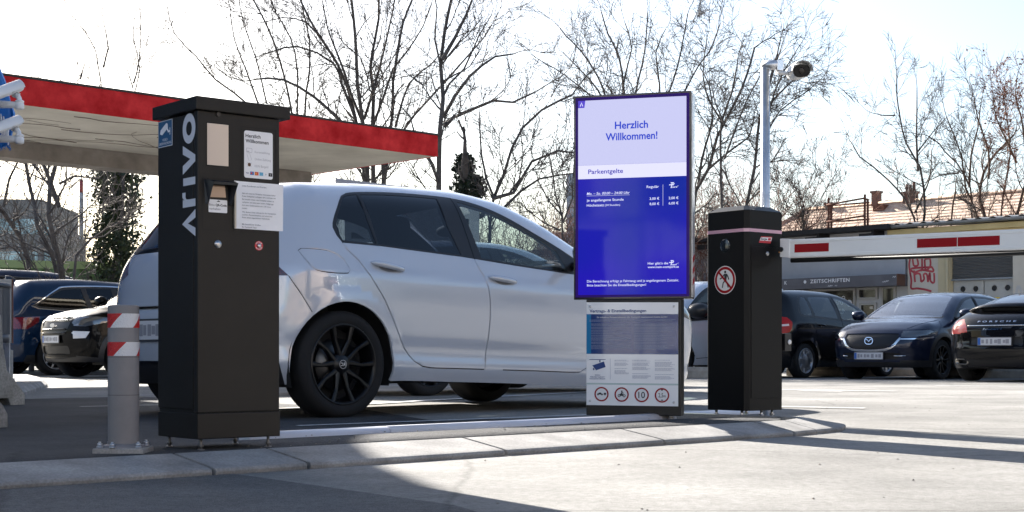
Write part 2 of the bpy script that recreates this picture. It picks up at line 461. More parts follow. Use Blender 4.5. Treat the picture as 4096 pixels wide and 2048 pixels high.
def make_wheel(name, parent, c, side, r=.315, rim=.235, width=.215, kind='spoke', rim_m=None, n=5, logo=None):
    """side -1 right, +1 left; outer face at c"""
    x, y, z = c; ax = (0, side, 0); hw = width
    w = bpy.data.objects.new(name, None); C.objects.link(w); w.parent = parent; w.location = c; w.empty_display_size = .1
    t = MB(); rr = rim
    t.lathe([(rr-.012,-.012),(rr,-.004),(rr+.012,0.002),(r-.045,.010),(r-.02,.004),(r-.004,-.014),(r,-.032),(r,-.5*hw),(r-.002,-hw+.03),(r-.025,-hw+.0),(rr,-hw)], (0,0,0), ax, 56)
    t.build('tyre', MATS['tyre'], w)
    m = MB(); m.lathe([(rr+.006,-.003),(rr+.002,.004),(rr-.006,.002),(rr-.014,-.02),(rr-.025,-.09),(rr-.02,-hw+.03)], (0,0,0), ax, 48)
    bk = MB(); bk.lathe([(0,-.115),(rr-.02,-.115)], (0,0,0), ax, 32)
    bk.build('brake_cover', MATS['black_flat'], w)
    dk = MB(); dk.lathe([(.02,-.075),(rr*.66,-.075),(rr*.66,-.09)], (0,0,0), ax, 36); dk.build('brake_disc', MATS['disc_metal'], w)
    if kind == 'spoke':
        for i in range(n):
            a = 2*math.pi*(i+.25)/n
            for s_ in (-1, 1):
                aa, ab = a + s_*.085, a + s_*.30
                p0 = np.array([math.cos(aa)*.045, math.sin(aa)*.045]); p1 = np.array([math.cos(ab)*(rr-.008), math.sin(ab)*(rr-.008)])
                mid = (p0*.45+p1*.55) + np.array([-math.sin(a), math.cos(a)])*s_*.012
                pr = [p0, mid, p1]; wd = [.017, .011, .016]; ht = [-.022, -.012, -.002]; vs = []
                for (p, wv, hv) in zip(pr, wd, ht):
                    d = (p1-p0)/np.linalg.norm(p1-p0); q = np.array([-d[1], d[0]])
                    for sg, dep in ((-1,-.03),(-1,-.006),(-.45,0),(.45,0),(1,-.006),(1,-.03)):
                        e = p + q*wv*sg; vs.append((e[0], side*(hv+dep), e[1]))
                fs = [(j*6+k, j*6+k+1, (j+1)*6+k+1, (j+1)*6+k) for j in range(2) for k in range(5)]
                m.add(vs, fs, False)
        m.lathe([(0,-.012),(.03,-.012),(.034,-.016),(.05,-.02),(.068,-.03),(.07,-.06)], (0,0,0), ax, 28)
    else:
        m.lathe([(0,.0),(.04,-.002),(.06,-.012),(rr*.6,-.014),(rr*.62,-.02),(rr*.66,-.035),(rr*.9,-.035),(rr*.93,-.012),(rr,.002)], (0,0,0), ax, 40)
        for i in range(n):
            a = 2*math.pi*i/n; p0 = np.array([math.cos(a), math.sin(a)]); q = np.array([-p0[1], p0[0]]); vs = []
            for rad, wv in ((rr*.55,.05),(rr*.97,.036)):
                for sg, dep in ((-1,-.035),(-.8,-.012),(.8,-.012),(1,-.035)):
                    e = p0*rad + q*wv*sg; vs.append((e[0], side*(dep+.006), e[1]))
            m.add(vs, [(k, k+1, 5+k, 4+k) for k in range(3)])
    m.build('rim', rim_m or MATS['rim_black'], w)
    if logo:
        l = MB(); disc(l, (0,0,0), (1,0,0), (0,0,1), (0,side,0), 0, 0, .026, -.0105, 24, .0235)
        put_text(l, logo, (0,0,0), (-side*-1,0,0) if side < 0 else (-1,0,0), (0,0,1), (0,side,0), 0, -.009, h=.019, align='C', bold=.02, d=-.0105)
        l.build('hub_emblem', MATS['silver_paint'], w)
    return w

def plate(parent, o, a, n, w=.52, h=.11, seed=1, name='number_plate'):
    """blurred licence plate: pale board, blue band, soft grey blocks"""
    b = np.array([0,0,1.0]); rnd = random.Random(seed)
    m = MB(); m.prism(rrect(-w/2-.012, w/2+.012, -h/2-.012, h/2+.012, .012), o, a, b, n, 0, .008)
    pl = m.build(name, MATS['plate_rim'], parent, fix=True)
    m = MB(); m.prism(rrect(-w/2, w/2, -h/2, h/2, .008), o, a, b, n, .0085, .012); m.build('plate_face', MATS['plate_white'], pl)
    m = MB(); flat(m, o, a, b, n, [(-w/2+.002,-h/2+.004),(-w/2+.045,-h/2+.004),(-w/2+.045,h/2-.004),(-w/2+.002,h/2-.004)], .0135); m.build('country_band', MATS['plate_blue'], pl)
    m = MB(); x = -w/2+.06
    k = 0
    while x < w/2-.06:
        ww = rnd.choice((.035,.04,.05)); hh = h*rnd.uniform(.2,.34)
        flat(m, o, a, b, n, [(x,-hh),(x+ww,-hh),(x+ww,hh),(x,hh)], .0135 + .0004*(k % 2)); x += ww + rnd.choice((.004,.014,.03)); k += 1
    m.build('blurred_characters', MATS['plate_grey'], pl)
    return pl

def car_root(name, label, cat, loc, rz, group=None): return thing(name, label, cat, loc, rz, group)

def seat_row(x, ys, z, parent, hr=True, lean=.16):
    for y in ys:
        m = MB(); m.prism(rrect(-.25,.25,0,.60,.08), (x, y, z), (0,1,0), (-lean*1.0,0,1), (1,0,0), -.07, .07); o = m.build('seat', MATS['interior'], parent, bevel=.02)
        if hr:
            h = MB(); h.prism(rrect(-.13,.13,0,.19,.06), (x-lean*.66, y, z+.63), (0,1,0), (-.05,0,1), (1,0,0), -.05, .05); h.build('headrest', MATS['interior'], o, bevel=.02)

def finish_car(root, S, sh, P, paint, wheels, opts):
    """turns the keyed triangles into parts and adds wheels, underbody and cabin"""
    b = sh.build('body', 'body', paint, root, 0, .016, False)
    for key, nm, mm, off, th in (('seam','panel_gap',MATS['black_flat'],-.010,0),('door_f','door',paint,0,.014),('door_r','door',paint,0,.014),
            ('door_f2','door',paint,0,.014),('door_r2','door',paint,0,.014),('hood','bonnet',paint,0,.014),('hatch','tailgate',paint,0,.014),
            ('flap','fuel_flap',paint,0,.01),('trim','window_trim',MATS['trim_black'],-.001,.012),('chrome','chrome_strip',MATS['chrome'],.002,.01),
            ('bumper','bumper',paint,.001,.014),('valance','lower_bumper',MATS['trim_black'],-.002,.02),('clad','wheel_arch_trim',MATS['trim_black'],.003,.014),
            ('grille','grille',MATS['grille'],-.012,.0),('intake','air_intake',MATS['grille'],-.02,0),
            ('lamp_r','tail_lamp',MATS['lamp_red'],.002,.02),('lamp_r2','tail_lamp',MATS['lamp_red'],.002,.02),('lamp_c','tail_lamp_lens',MATS['lamp_clear'],.003,.02),
            ('head_r','headlight',MATS['headlight'],.001,.03),('head_l','headlight',MATS['headlight'],.001,.03),('headbulb','headlight_bulb',MATS['chrome'],.003,.01),
            ('drl','daytime_lamp',MATS['lamp_white'],.003,.012)):
        if key in sh.parts: sh.build(key, nm, opts.get('mat_'+key, mm), root, off, th, key not in ('seam','trim','clad','valance'))
    for key, nm, g in (('wind','windscreen','glass_wind'),('rearglass','rear_window','glass_dark'),('gq','quarter_window','glass_dark'),('gr','door_window','glass_dark'),('gf','door_window','glass_side')):
        for k in (key, key+'2'):
            if k in sh.parts: sh.build(k, nm, MATS[opts.get(key, g)], root, -.004, 0)
    w = P['w']; L = P['L']
    # inner lining: dark cabin seen through the panes
    lin = Shell(S)
    for key in ('body','door_f','door_r','door_f2','door_r2','trim','hatch','seam','hood'):
        for PP, F in sh.parts.get(key, []): lin.put('lining', PP, F)
    lin.build('lining', 'cabin_lining', MATS['interior'], root, -.028, 0, False)
    m = MB(); zb = P['zb']
    m.box(P['floor'][0], P['floor'][1], -w*.8, w*.8, zb+.02, zb+.06)
    for ax, az, ar in P['arches']:
        for s_ in (-1, 1):
            y0 = s_*(w-.05); y1 = s_*(w-.42)
            arc = [(ax+(ar+.012)*math.cos(t), az+(ar+.012)*math.sin(t)) for t in np.linspace(-.35, math.pi+.35, 22)]
            m.add([(p[0], y0, p[1]) for p in arc]+[(p[0], y1, p[1]) for p in arc], [(i, i+1, 23+i, 22+i) for i in range(21)], True)
            m.add([(p[0], y1, p[1]) for p in arc], [tuple(range(22))])
    m.box(.25, L-.3, -w*.62, w*.62, zb-.03+.02, zb+.019)
    m.build('underbody', MATS['black_flat'], root)
    for (c, s_) in wheels: make_wheel('wheel', root, c, s_, **opts.get('wheel', {}))
    if opts.get('cabin', True):
        cx, cz = opts.get('seat', (L*.44, .62)); seat_row(cx, (-.37, .37), cz-.06, root); seat_row(cx-.85, (-.36, .36), cz-.03, root)
        d = MB(); d.prism([(0,0),(.5,0.03),(.55,-.35),(.05,-.3)], (cx+.78, 0, cz+.34), (1,0,0), (0,0,1), (0,1,0), -w*.8, w*.8); d.build('dashboard', MATS['interior'], root, bevel=.02)
        sw = MB(); ctr = Vector((cx+.62, .37, cz+.26)); rot = Matrix.Rotation(R(-25), 3, 'Y')
        ring = [ctr + rot @ Vector((0, .18*math.cos(t), .18*math.sin(t))) for t in np.linspace(0, 2*math.pi, 25)]
        sw.tube(ring, .016, 8, False); sw.build('steering_wheel', MATS['interior'], root)

def mirror_part(parent, S, x, z, side, paint, size=1.0, wing=.10, shell=None, foot=True):
    y0 = float(S.y_at([x], [z])[0]); m = MB()
    c = (x-.01, side*(y0+wing+.075*size), z+.05)
    prof = [(-.09,-.055),(-.05,-.075),(.06,-.07),(.105,-.02),(.11,.03),(.085,.07),(0,.085),(-.08,.07),(-.105,.02)]
    vs = []; rows = [(-.055,.82),(-.02,1.0),(.03,.96),(.07,.72),(.095,.35)]
    for dx, sc in rows: vs += [(c[0]+dx*size, c[1]+side*u*sc*size, c[2]+v*sc*size) for u, v in prof]
    k = len(prof); fs = [(r*k+i, r*k+(i+1) % k, (r+1)*k+(i+1) % k, (r+1)*k+i) for r in range(len(rows)-1) for i in range(k)]
    m.add(vs, fs + [tuple(range((len(rows)-1)*k, len(rows)*k))], True)
    o = m.build('wing_mirror', shell or paint, parent)
    g = MB(); g.add([(c[0]-.05*size, c[1]+side*u*.8*size, c[2]+v*.8*size) for u, v in prof], [tuple(range(k))]); g.build('mirror_glass', MATS['mirror'], o)
    f = MB(); f.tube([(x+.03, side*(y0-.02), z-.03), (x+.02, side*(y0+wing*.6), z-.02), (x, side*(y0+wing+.03), z)], [.03,.026,.03], 10); f.build('mirror_arm', MATS['trim_black'], o)

def door_handle(parent, S, x0, x1, z0, z1, side, m):
    n = 12; path = []; rr = []
    for i in range(n+1):
        t = i/n; x = x0+(x1-x0)*t; z = z0+(z1-z0)*t; y = float(S.y_at([x], [z])[0]) + .034*math.sin(math.pi*min(1, max(0, t)))**.45 - .004
        path.append((x, side*y, z)); rr.append(.006+.0135*math.sin(math.pi*t)**.35 if 0 < t < 1 else .005)
    b = MB(); b.tube(path, rr, 12); b.build('door_handle', m, parent)
    c = MB(); xm, zm = x0+(x1-x0)*.55, z0+(z1-z0)*.55-.006
    k = 24; ring = [(xm+.082*math.cos(2*math.pi*i/k), zm+.026*math.sin(2*math.pi*i/k)) for i in range(k)]
    yv = S.y_at([p[0] for p in ring]+[xm], [p[1] for p in ring]+[zm])
    c.add([(p[0], side*(yv[i]+.0015), p[1]) for i, p in enumerate(ring)] + [(xm, side*(yv[-1]+.0015), zm)], [(i, (i+1) % k, k) for i in range(k)], True)
    c.build('handle_recess', MATS['recess'], parent)
# ---------------------------------------------------------------- shared materials
mat('tyre', (.009,.009,.010), .85, bump=.15, bscale=90)
mat('black_flat', (.010,.010,.011), .85)
mat('disc_metal', (.12,.12,.12), .4, 1)
mat('rim_black', (.004,.004,.005), .3, spec=.4)
mat('rim_silver', (.42,.43,.45), .35, .8)
mat('silver_paint', (.6,.6,.62), .35, .4)
mat('trim_black', (.014,.014,.016), .38)
mat('chrome', (.85,.86,.88), .08, 1)
mat('grille', (.006,.006,.007), .45)
mat('lamp_red', (.42,.008,.008), .25, spec=.3)
mat('lamp_clear', (.75,.6,.55), .15, coat=1)
mat('lamp_white', (.75,.76,.78), .15, coat=1)
mat('headlight', (.16,.17,.18), .08, .6, coat=1)
mat('interior', (.016,.017,.019), .75)
mat('mirror', (.8,.82,.85), .02, 1)
mat('recess', (.20,.21,.23), .35)
mat('plate_rim', (.05,.05,.055), .5)
mat('plate_white', (.62,.62,.64), .4)
mat('plate_blue', (.03,.13,.45), .4)
mat('plate_grey', (.30,.30,.33), .5)
glass_mat('glass_dark', (.07,.085,.11)); glass_mat('glass_side', (.84,.95,.91)); glass_mat('glass_wind', (.62,.68,.70), base=.22); glass_mat('glass_tint', (.22,.26,.28))
def paint(name, col, flake=0, rough=.32, coat=1.0, spec=.05):
    return mat(name, col, rough, flake, coat=coat, spec=spec)
paint('paint_white', (.54,.58,.65), .2, .16, 1.0, .5); paint('paint_black', (.004,.004,.005), 0, .3, .8); paint('paint_navy', (.012,.018,.042), .35, .28, .9)
paint('paint_blue', (.004,.020,.055), .2, .3, .8); paint('paint_silver', (.6,.61,.62), .5, .3)
# ---------------------------------------------------------------- white hatchback in the lane
def white_hatchback():
    P = dict(L=4.284, w=.895,
      plan=[(-.2,.52),(.0,.62),(.15,.725),(.4,.845),(.8,.893),(1.6,.895),(2.6,.895),(3.3,.893),(3.8,.888),(4.1,.865),(4.25,.80),(4.42,.62)],
      sec=[(.1,-.10),(.2,-.045),(.3,-.020),(.38,-.028),(.5,-.012),(.72,.002),(.80,0),(.845,-.006),(.875,-.018),(.98,-.052),(1.2,-.145),(1.45,-.27)],
      shear=.03, shear0=1.6,
      top=[(-.1,1.30),(.0,1.36),(.15,1.395),(.4,1.392),(.8,1.424),(1.4,1.458),(1.9,1.466),(2.3,1.432),(2.6,1.342),(3.0,1.150),(3.3,1.02),(3.5,.97),(3.9,.885),(4.15,.79),(4.3,.66)],
      rear=[(.15,.14),(.3,.05),(.5,.02),(.60,.03),(.66,.055),(.8,.075),(.89,.105),(.97,.15),(1.14,.29),(1.30,.41),(1.36,.45),(1.42,.48)],
      front=[(.12,4.22),(.3,4.28),(.5,4.31),(.66,4.28),(.78,4.18),(.95,4.0)],
      crown=.05, k1=.16, k2=.2, kr=.32, kf=.13, zb=.2, zq=1.34, yq=.50, zf=.74, yf=.50, yb=.60, yfb=.60,
      edge=[(.8,.535),(1.1,.54),(1.9,.53),(2.3,.55),(2.65,.655),(2.95,.72),(3.3,.76),(3.7,.73),(4.0,.62)],
      flare=[(.827,.315,.37,.012),(3.46,.315,.37,.012)], arches=[(.827,.315,.368),(3.463,.315,.368)],
      sill=[(.0,.2),(.4,.2),(1.22,.214),(1.69,.201),(2.19,.185),(2.92,.155),(3.9,.15),(4.2,.2)], floor=(.5,3.6))
    fr = catmull([(.842,1.03),(.812,1.072),(.798,1.12),(.826,1.18),(.905,1.285),(.945,1.325),(1.0,1.348),(1.111,1.364),(1.325,1.380),(1.532,1.388),(1.74,1.389),(1.886,1.385),(2.035,1.368),(2.195,1.331),(2.348,1.275),(2.511,1.2),(2.643,1.14),(2.765,1.082),(2.86,1.03)], .03) + [(2.93,.985),(2.945,.91),(2.776,.917),(2.3,.949),(1.897,.981),(1.796,.989),(1.448,1.007),(1.136,1.024)]
    gq = catmull([(.852,1.046),(.832,1.09),(.832,1.135),(.86,1.19),(.925,1.283),(.965,1.322),(1.01,1.335),(1.078,1.345)], .03) + [(1.084,1.19),(1.105,1.038),(.98,1.041)]
    gr = [(1.118,1.037),(1.115,1.19),(1.108,1.347)] + catmull([(1.325,1.362),(1.55,1.369),(1.745,1.370)], .08) + [(1.742,1.18),(1.792,1.003),(1.448,1.02)]
    gf = [(1.965,.99),(1.915,1.362)] + catmull([(1.97,1.353),(2.184,1.312),(2.348,1.25),(2.50,1.180),(2.62,1.125),(2.70,1.075)], .06) + [(2.735,1.0),(2.76,.93),(2.3,.964)]
    rg = [(.842,1.03)] + catmull([(.874,.985),(.938,.93),(.962,.895),(1.049,.783),(1.113,.699),(1.2,.549),(1.284,.415),(1.36,.335),(1.43,.300),(1.5,.290),(1.704,.284),(1.955,.277)], .05)
    bg = catmull([(1.955,.277),(1.974,.43),(1.983,.561),(1.981,.714),(1.969,.801),(1.948,.871),(1.911,.934),(1.897,.983),(1.876,1.383)], .05)
    fg = catmull([(1.955,.277),(2.4,.264),(2.85,.252),(2.94,.29),(2.99,.45),(3.0,.7),(2.96,.90)], .06)
    flap = spline_poly([(.531,.972),(.551,.984),(.638,.984),(.722,.979),(.778,.962),(.823,.935),(.849,.894),(.857,.866),(.844,.85),(.738,.847),(.654,.853),(.617,.861),(.583,.89),(.551,.937)], .03)
    fl, fR = stroke(flap, .007, True)
    lamp = [(-.2,.825),(.452,.822),(.386,.902),(.33,.945),(.25,.985),(-.2,.99)]
    side = [('seam', stroke(rg, .008)), ('seam', stroke(bg, .008)), ('seam', stroke(fg[3:], .008)), ('seam', stroke([(.452,.822),(.521,.718),(.588,.615)], .007)),
            ('seam', stroke([(-.1,.655),(.25,.665),(.36,.822)], .007)),
            ('gq', gq), ('gr', gr), ('gf', gf), ('trim', fr), ('lamp_r', lamp), ('trim', [(-.1,1.30),(.50,1.30),(.47,1.19),(.42,1.08),(.36,1.08),(.40,1.19),(.40,1.27),(-.1,1.28)]),
            ('door_r', rg[:-1] + bg[:-2] + [(1.886,1.2),(1.0,1.2)]), ('door_f', fg[:-1] + [(2.96,.9),(2.9,1.0),(2.2,1.2),(1.886,1.2)] + bg[::-1][1:]),
            ('flap', [tuple(p) for p in fR]), ('seam', [tuple(p) for p in fl]),
            ('valance', [(-.1,.1),(-.1,.335),(.40,.335),(.5,.1)]), ('head_r', catmull([(3.62,.80),(3.9,.80),(4.12,.76),(4.26,.70),(4.3,.62),(4.1,.62),(3.85,.68)], .06, True)),
            ('seam', stroke([(3.60,.60),(3.62,.80),(3.35,.955)], .007))]
    # the flap fill must win over its outline
    side.sort(key=lambda k: 0 if k[0] == 'flap' else 1)
    hatch = [('seam', stroke([(-.7,.655),(.7,.655)], .008)), ('rearglass', rrect(-.46,.46,1.02,1.30,.07)), ('trim', rrect(-.52,.52,.99,1.335,.05)),
             ('lamp_r', [(.36,.86),(.45,.83),(.75,.825),(.75,.99),(.5,.965)]), ('lamp_r2', [(-.36,.86),(-.45,.83),(-.75,.825),(-.75,.99),(-.5,.965)]),
             ('valance', [(-.8,.1),(.8,.1),(.8,.335),(-.8,.335)])]
    top = [('wind', [(2.36,-.50),(2.34,0),(2.36,.50),(2.66,.60),(2.95,.665),(3.20,.70),(3.26,.35),(3.275,0),(3.26,-.35),(3.20,-.70),(2.95,-.665),(2.66,-.60)]),
           ('trim', [(3.18,-.72),(3.28,-.72),(3.34,-.35),(3.35,0),(3.34,.35),(3.28,.72),(3.18,.72)]),
           ('seam', stroke([(3.36,-.72),(3.7,-.69),(4.02,-.56)], .007)), ('seam', stroke([(3.36,.72),(3.7,.69),(4.02,.56)], .007))]
    front = [('intake', rrect(-.56,.56,.22,.42,.05)), ('grille', rrect(-.5,.5,.60,.645,.02))]
    S, sh = build_shell(P, {'R': side, 'L': side, 'B': hatch, 'T': top, 'F': front}, .034)
    o = np.array([-.977, 8.6, 0]) - U*.827 + V*.875
    root = car_root('parked_car', 'white five-door hatchback with black alloy wheels stopped in the lane behind the payment column', 'car', o, R(44.5))
    pm = MATS['paint_white']
    wl = [((.827,-.868,.315),-1), ((3.463,-.868,.315),-1), ((.827,.868,.315),1), ((3.463,.868,.315),1)]
    finish_car(root, S, sh, P, pm, wl, dict(wheel=dict(logo='RC'), mat_lamp_r=mat('lamp_dark', (.06,.006,.010), .1, coat=1), mat_lamp_r2=MATS['lamp_dark'], seat=(1.72,.50)))
    for s_ in (-1, 1):
        door_handle(root, S, 1.028, 1.278, .921, .884, s_, pm); door_handle(root, S, 1.984, 2.225, .868, .842, s_, pm)
        mirror_part(root, S, 2.80, 1.0, s_, pm, 1.05)
    plate(root, (float(S.x_rear([0],[.52])[0])-.004, 0, .515), (0,-1,0), (-1,0,0), seed=4)
    #sp = MB(); sp.prism([(.10,.0),(.38,.055),(.40,.075),(.10,.035)], (0,0,1.345), (1,0,0), (0,0,1), (0,1,0), -.52, .52); sp.build('roof_spoiler', pm, root, bevel=.012)
    # rear view mirror with sensor box behind the windscreen
    m = MB(); m.ell((2.42, -.02, 1.24), (.05,.13,.045)); m.box(2.45,2.56,-.07,.07,1.24,1.33); m.build('rear_view_mirror', MATS['interior'], root)
    a = MB(); a.prism([(0,0),(.16,0),(.03,.055),(0,.06)], (.62,0,1.447), (1,0,0), (0,0,1), (0,1,0), -.02, .02); a.build('antenna', MATS['trim_black'], root, bevel=.008)
    return root, S
near, _ = white_hatchback()
far_car = copy_tree(near); far_car.location = Vector(near.location) + Vector(U*3.4 + V*3.1); far_car['label'] = 'white car standing beyond the nearer white hatchback, glimpsed through its windows and underneath'
# ---------------------------------------------------------------- ground, island, kerb, markings
def asphalt(name, base, light, bump, speck):
    m = mat(name, base, .92, var=.25, vscale=.7, bump=bump, bscale=420, col2=light, speck=speck, speckscale=260, spec=.3)
    t = m.node_tree; p = t.nodes['Principled BSDF']
    if name == 'asphalt_shade': pass
    # worn patches, tyre polish and coarse stones
    L = t.links.new; tc = [n for n in t.nodes if n.type == 'TEX_COORD'][0]; src = p.inputs['Base Color'].links[0].from_socket
    for sc, lo, hi, det, dist in ((.22,.82,1.12,4,.8),(46,.84,1.13,2,0),(5,.90,1.07,8,1.5)):
        n = t.nodes.new('ShaderNodeTexNoise'); n.inputs['Scale'].default_value = sc; n.inputs['Detail'].default_value = det; n.inputs['Distortion'].default_value = dist
        L(tc.outputs['Object'], n.inputs['Vector']); r_ = t.nodes.new('ShaderNodeValToRGB'); L(n.outputs[0], r_.inputs[0]); r_.color_ramp.elements[0].position = .33; r_.color_ramp.elements[1].position = .67
        r_.color_ramp.elements[0].color = (lo,lo,lo*.99,1); r_.color_ramp.elements[1].color = (hi,hi,hi,1)
        x = t.nodes.new('ShaderNodeMix'); x.data_type = 'RGBA'; x.blend_type = 'MULTIPLY'; x.inputs[0].default_value = 1; L(src, x.inputs[6]); L(r_.outputs[0], x.inputs[7]); src = x.outputs[2]
    # hairline cracks
    v = t.nodes.new('ShaderNodeTexVoronoi'); v.feature = 'DISTANCE_TO_EDGE'; v.inputs['Scale'].default_value = .55; n = t.nodes.new('ShaderNodeTexNoise'); n.inputs['Scale'].default_value = 3; n.inputs['Detail'].default_value = 6
    mv = t.nodes.new('ShaderNodeMix'); mv.data_type = 'VECTOR'; mv.inputs[0].default_value = .12; L(tc.outputs['Object'], n.inputs['Vector']); L(tc.outputs['Object'], mv.inputs[4]); L(n.outputs[1], mv.inputs[5]); L(mv.outputs[1], v.inputs['Vector'])
    r_ = t.nodes.new('ShaderNodeValToRGB'); L(v.outputs[0], r_.inputs[0]); r_.color_ramp.elements[0].position = .002; r_.color_ramp.elements[1].position = .006; r_.color_ramp.elements[0].color = (.55,.55,.55,1); r_.color_ramp.elements[1].color = (1,1,1,1)
    x = t.nodes.new('ShaderNodeMix'); x.data_type = 'RGBA'; x.blend_type = 'MULTIPLY'; x.inputs[0].default_value = .7; L(src, x.inputs[6]); L(r_.outputs[0], x.inputs[7]); L(x.outputs[2], p.inputs['Base Color'])
    return m
asphalt('asphalt', (.225,.22,.21), (.315,.307,.293), .4, (.66,1.3))
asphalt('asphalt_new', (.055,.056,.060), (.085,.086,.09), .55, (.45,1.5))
mat('concrete', (.27,.262,.25), .9, var=.32, vscale=4, bump=.25, bscale=160, col2=(.36,.35,.335), speck=(.8,1.1), speckscale=120)
mat('concrete_dirty', (.26,.245,.22), .92, var=.3, vscale=4, bump=.3, bscale=90, col2=(.38,.36,.33), speck=(.7,1.15), speckscale=60)
mat('road_paint', (.55,.55,.54), .8, var=.35, vscale=30, col2=(.72,.72,.71))
xs = np.unique(np.r_[np.linspace(-320,-40,15), np.linspace(-40,-8,17), np.linspace(-8,8,65), np.linspace(8,40,33), np.linspace(40,320,15)])
ys = np.unique(np.r_[np.linspace(-120,-6,16), np.linspace(-6,20,105), np.linspace(20,60,41), np.linspace(60,420,19)])
Xg, Yg = np.meshgrid(xs, ys); Zg = gz(Xg, Yg)
g = MB(); nx = len(xs)
g.add(np.c_[Xg.ravel(), Yg.ravel(), Zg.ravel()], [(j*nx+i, j*nx+i+1, (j+1)*nx+i+1, (j+1)*nx+i) for j in range(len(ys)-1) for i in range(nx-1)], True)
struct('ground', g, MATS['asphalt'], fix=False)

K0 = np.array([-.020, 5.436, 0])
def kp(t, o, z): p = K0 + U*t + V*o; return (p[0], p[1], z)
# newer dark asphalt of the lane's entry and the island
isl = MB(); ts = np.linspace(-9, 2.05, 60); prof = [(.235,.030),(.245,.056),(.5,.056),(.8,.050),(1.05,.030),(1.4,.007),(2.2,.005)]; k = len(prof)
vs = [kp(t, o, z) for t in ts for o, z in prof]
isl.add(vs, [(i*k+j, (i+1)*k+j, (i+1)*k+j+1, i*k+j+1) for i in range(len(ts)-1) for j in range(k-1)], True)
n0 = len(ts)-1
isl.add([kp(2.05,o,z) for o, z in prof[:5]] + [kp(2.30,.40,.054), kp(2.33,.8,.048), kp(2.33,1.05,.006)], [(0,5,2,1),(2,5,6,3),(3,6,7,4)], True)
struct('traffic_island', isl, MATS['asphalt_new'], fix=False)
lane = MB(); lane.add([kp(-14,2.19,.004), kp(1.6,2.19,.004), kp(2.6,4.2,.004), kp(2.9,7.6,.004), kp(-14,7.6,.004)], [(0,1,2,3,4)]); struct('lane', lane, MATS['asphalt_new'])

front = MB(); front.add([kp(-9,-.01,.003), kp(-9,-3.2,.003), kp(-2.2,-3.2,.003), kp(-1.35,-1.2,.003), kp(-1.2,-.01,.003)], [(0,1,2,3,4)])  # darker ground colour laid under the foreground shadow to deepen its shade
struct('road_shade', front, asphalt('asphalt_shade', (.12,.12,.12), (.17,.168,.165), .45, (.5,1.5)))
# kerbstones with open joints
kb = MB(); joints = [-9,-8,-7,-6,-5,-4.2,-3.2,-2.2,-1.262,-.90,0,.915,1.84]
pr = [(.012,-.03),(.0,.012),(.006,.021),(.03,.026),(.235,.058),(.25,.055),(.25,-.03)]
def kerbpiece(A, B):
    vs = [A(o, z) for o, z in pr] + [B(o, z) for o, z in pr]; k = len(pr)
    kb.add(vs, [(i, i+1, k+i+1, k+i) for i in range(k-1)] + [tuple(range(k))[::-1], tuple(range(k, 2*k))])
for a, b in zip(joints[:-1], joints[1:]):
    kerbpiece(lambda o, z, a=a: kp(a+.007, o, z), lambda o, z, b=b: kp(b-.007, o, z))
def corner(po, pi):
    po, pi = np.array(po), np.array(pi)
    return lambda o, z: (*(po + (pi-po)*o/.25), z)
s0 = kp(1.848,0,0)[:2]; i0 = kp(1.848,.25,0)[:2]
O = [s0, (1.430,6.905), (1.600,7.130), (1.690,7.44), (1.50,7.66), (1.0,8.16)]; I = [i0, kp(2.10,.25,0)[:2], (1.395,7.275), (1.450,7.44), (1.37,7.53), (.87,8.03)]
for j in range(len(O)-1):
    a, b = np.array(O[j]), np.array(O[j+1]); ia, ib = np.array(I[j]), np.array(I[j+1]); e = .004/np.linalg.norm(b-a)
    kerbpiece(corner(a+(b-a)*e, ia+(ib-ia)*e), corner(b-(b-a)*e, ib-(ib-ia)*e))
struct('kerb', kb, MATS['concrete'], bevel=.004)
# far kerb island on the left
fk = MB()
def gp(px, py, z=0): d = (z-CAM_H)*5883/(1415-py); return ((px-2048)/5883*d, d)
P = [gp(-40,1600,.0), gp(100,1583,.0), gp(190,1547,.0), gp(165,1530,.0), gp(110,1509,.02), gp(-40,1509,.02)]
c = np.mean(P, 0); Q = [tuple(c+(np.array(p)-c)*.86) for p in P]
fk.add([(*p, -.02) for p in P] + [(*p, .03) for p in P] + [(*p, .075) for p in Q], [(i, (i+1) % 6, 6+(i+1) % 6, 6+i) for i in range(6)] + [(6+i, 6+(i+1) % 6, 12+(i+1) % 6, 12+i) for i in range(6)] + [tuple(range(12, 18))])
o = struct('kerb_end', fk, MATS['concrete'])
# white markings
mk = MB()
def line(a, b, w, wob=0):
    a, b = np.array(a, float), np.array(b, float); d = (b-a)/np.linalg.norm(b-a); q = np.array([-d[1], d[0]])*w/2; k = max(2, int(np.linalg.norm(b-a)/.4))
    for i in range(k):
        p, r = a+(b-a)*i/k, a+(b-a)*(i+1)/k
        mk.add([(*(p-q), float(gz(*p))+.009), (*(r-q), float(gz(*r))+.009), (*(r+q), float(gz(*r))+.009), (*(p+q), float(gz(*p))+.009)], [(0,1,2,3)])
line((-1.10,7.55), (1.2,9.55), .055); line((-2.0,9.0), (2.0,17.2), .09); line((-3.02,10.28), (-2.1,10.95), .05)
line((-4.6,21), (-9,16.6), .1); line((5.3,18.4), (6.4,17.9), .12); line((3.0,15.4), (3.4,15.15), .1); line((2.7,16.2), (4.0,15.3), .1); line((1.8,10.4),(2.4,10.0),.08)
struct('road_marking', mk, MATS['road_paint'], fix=False)
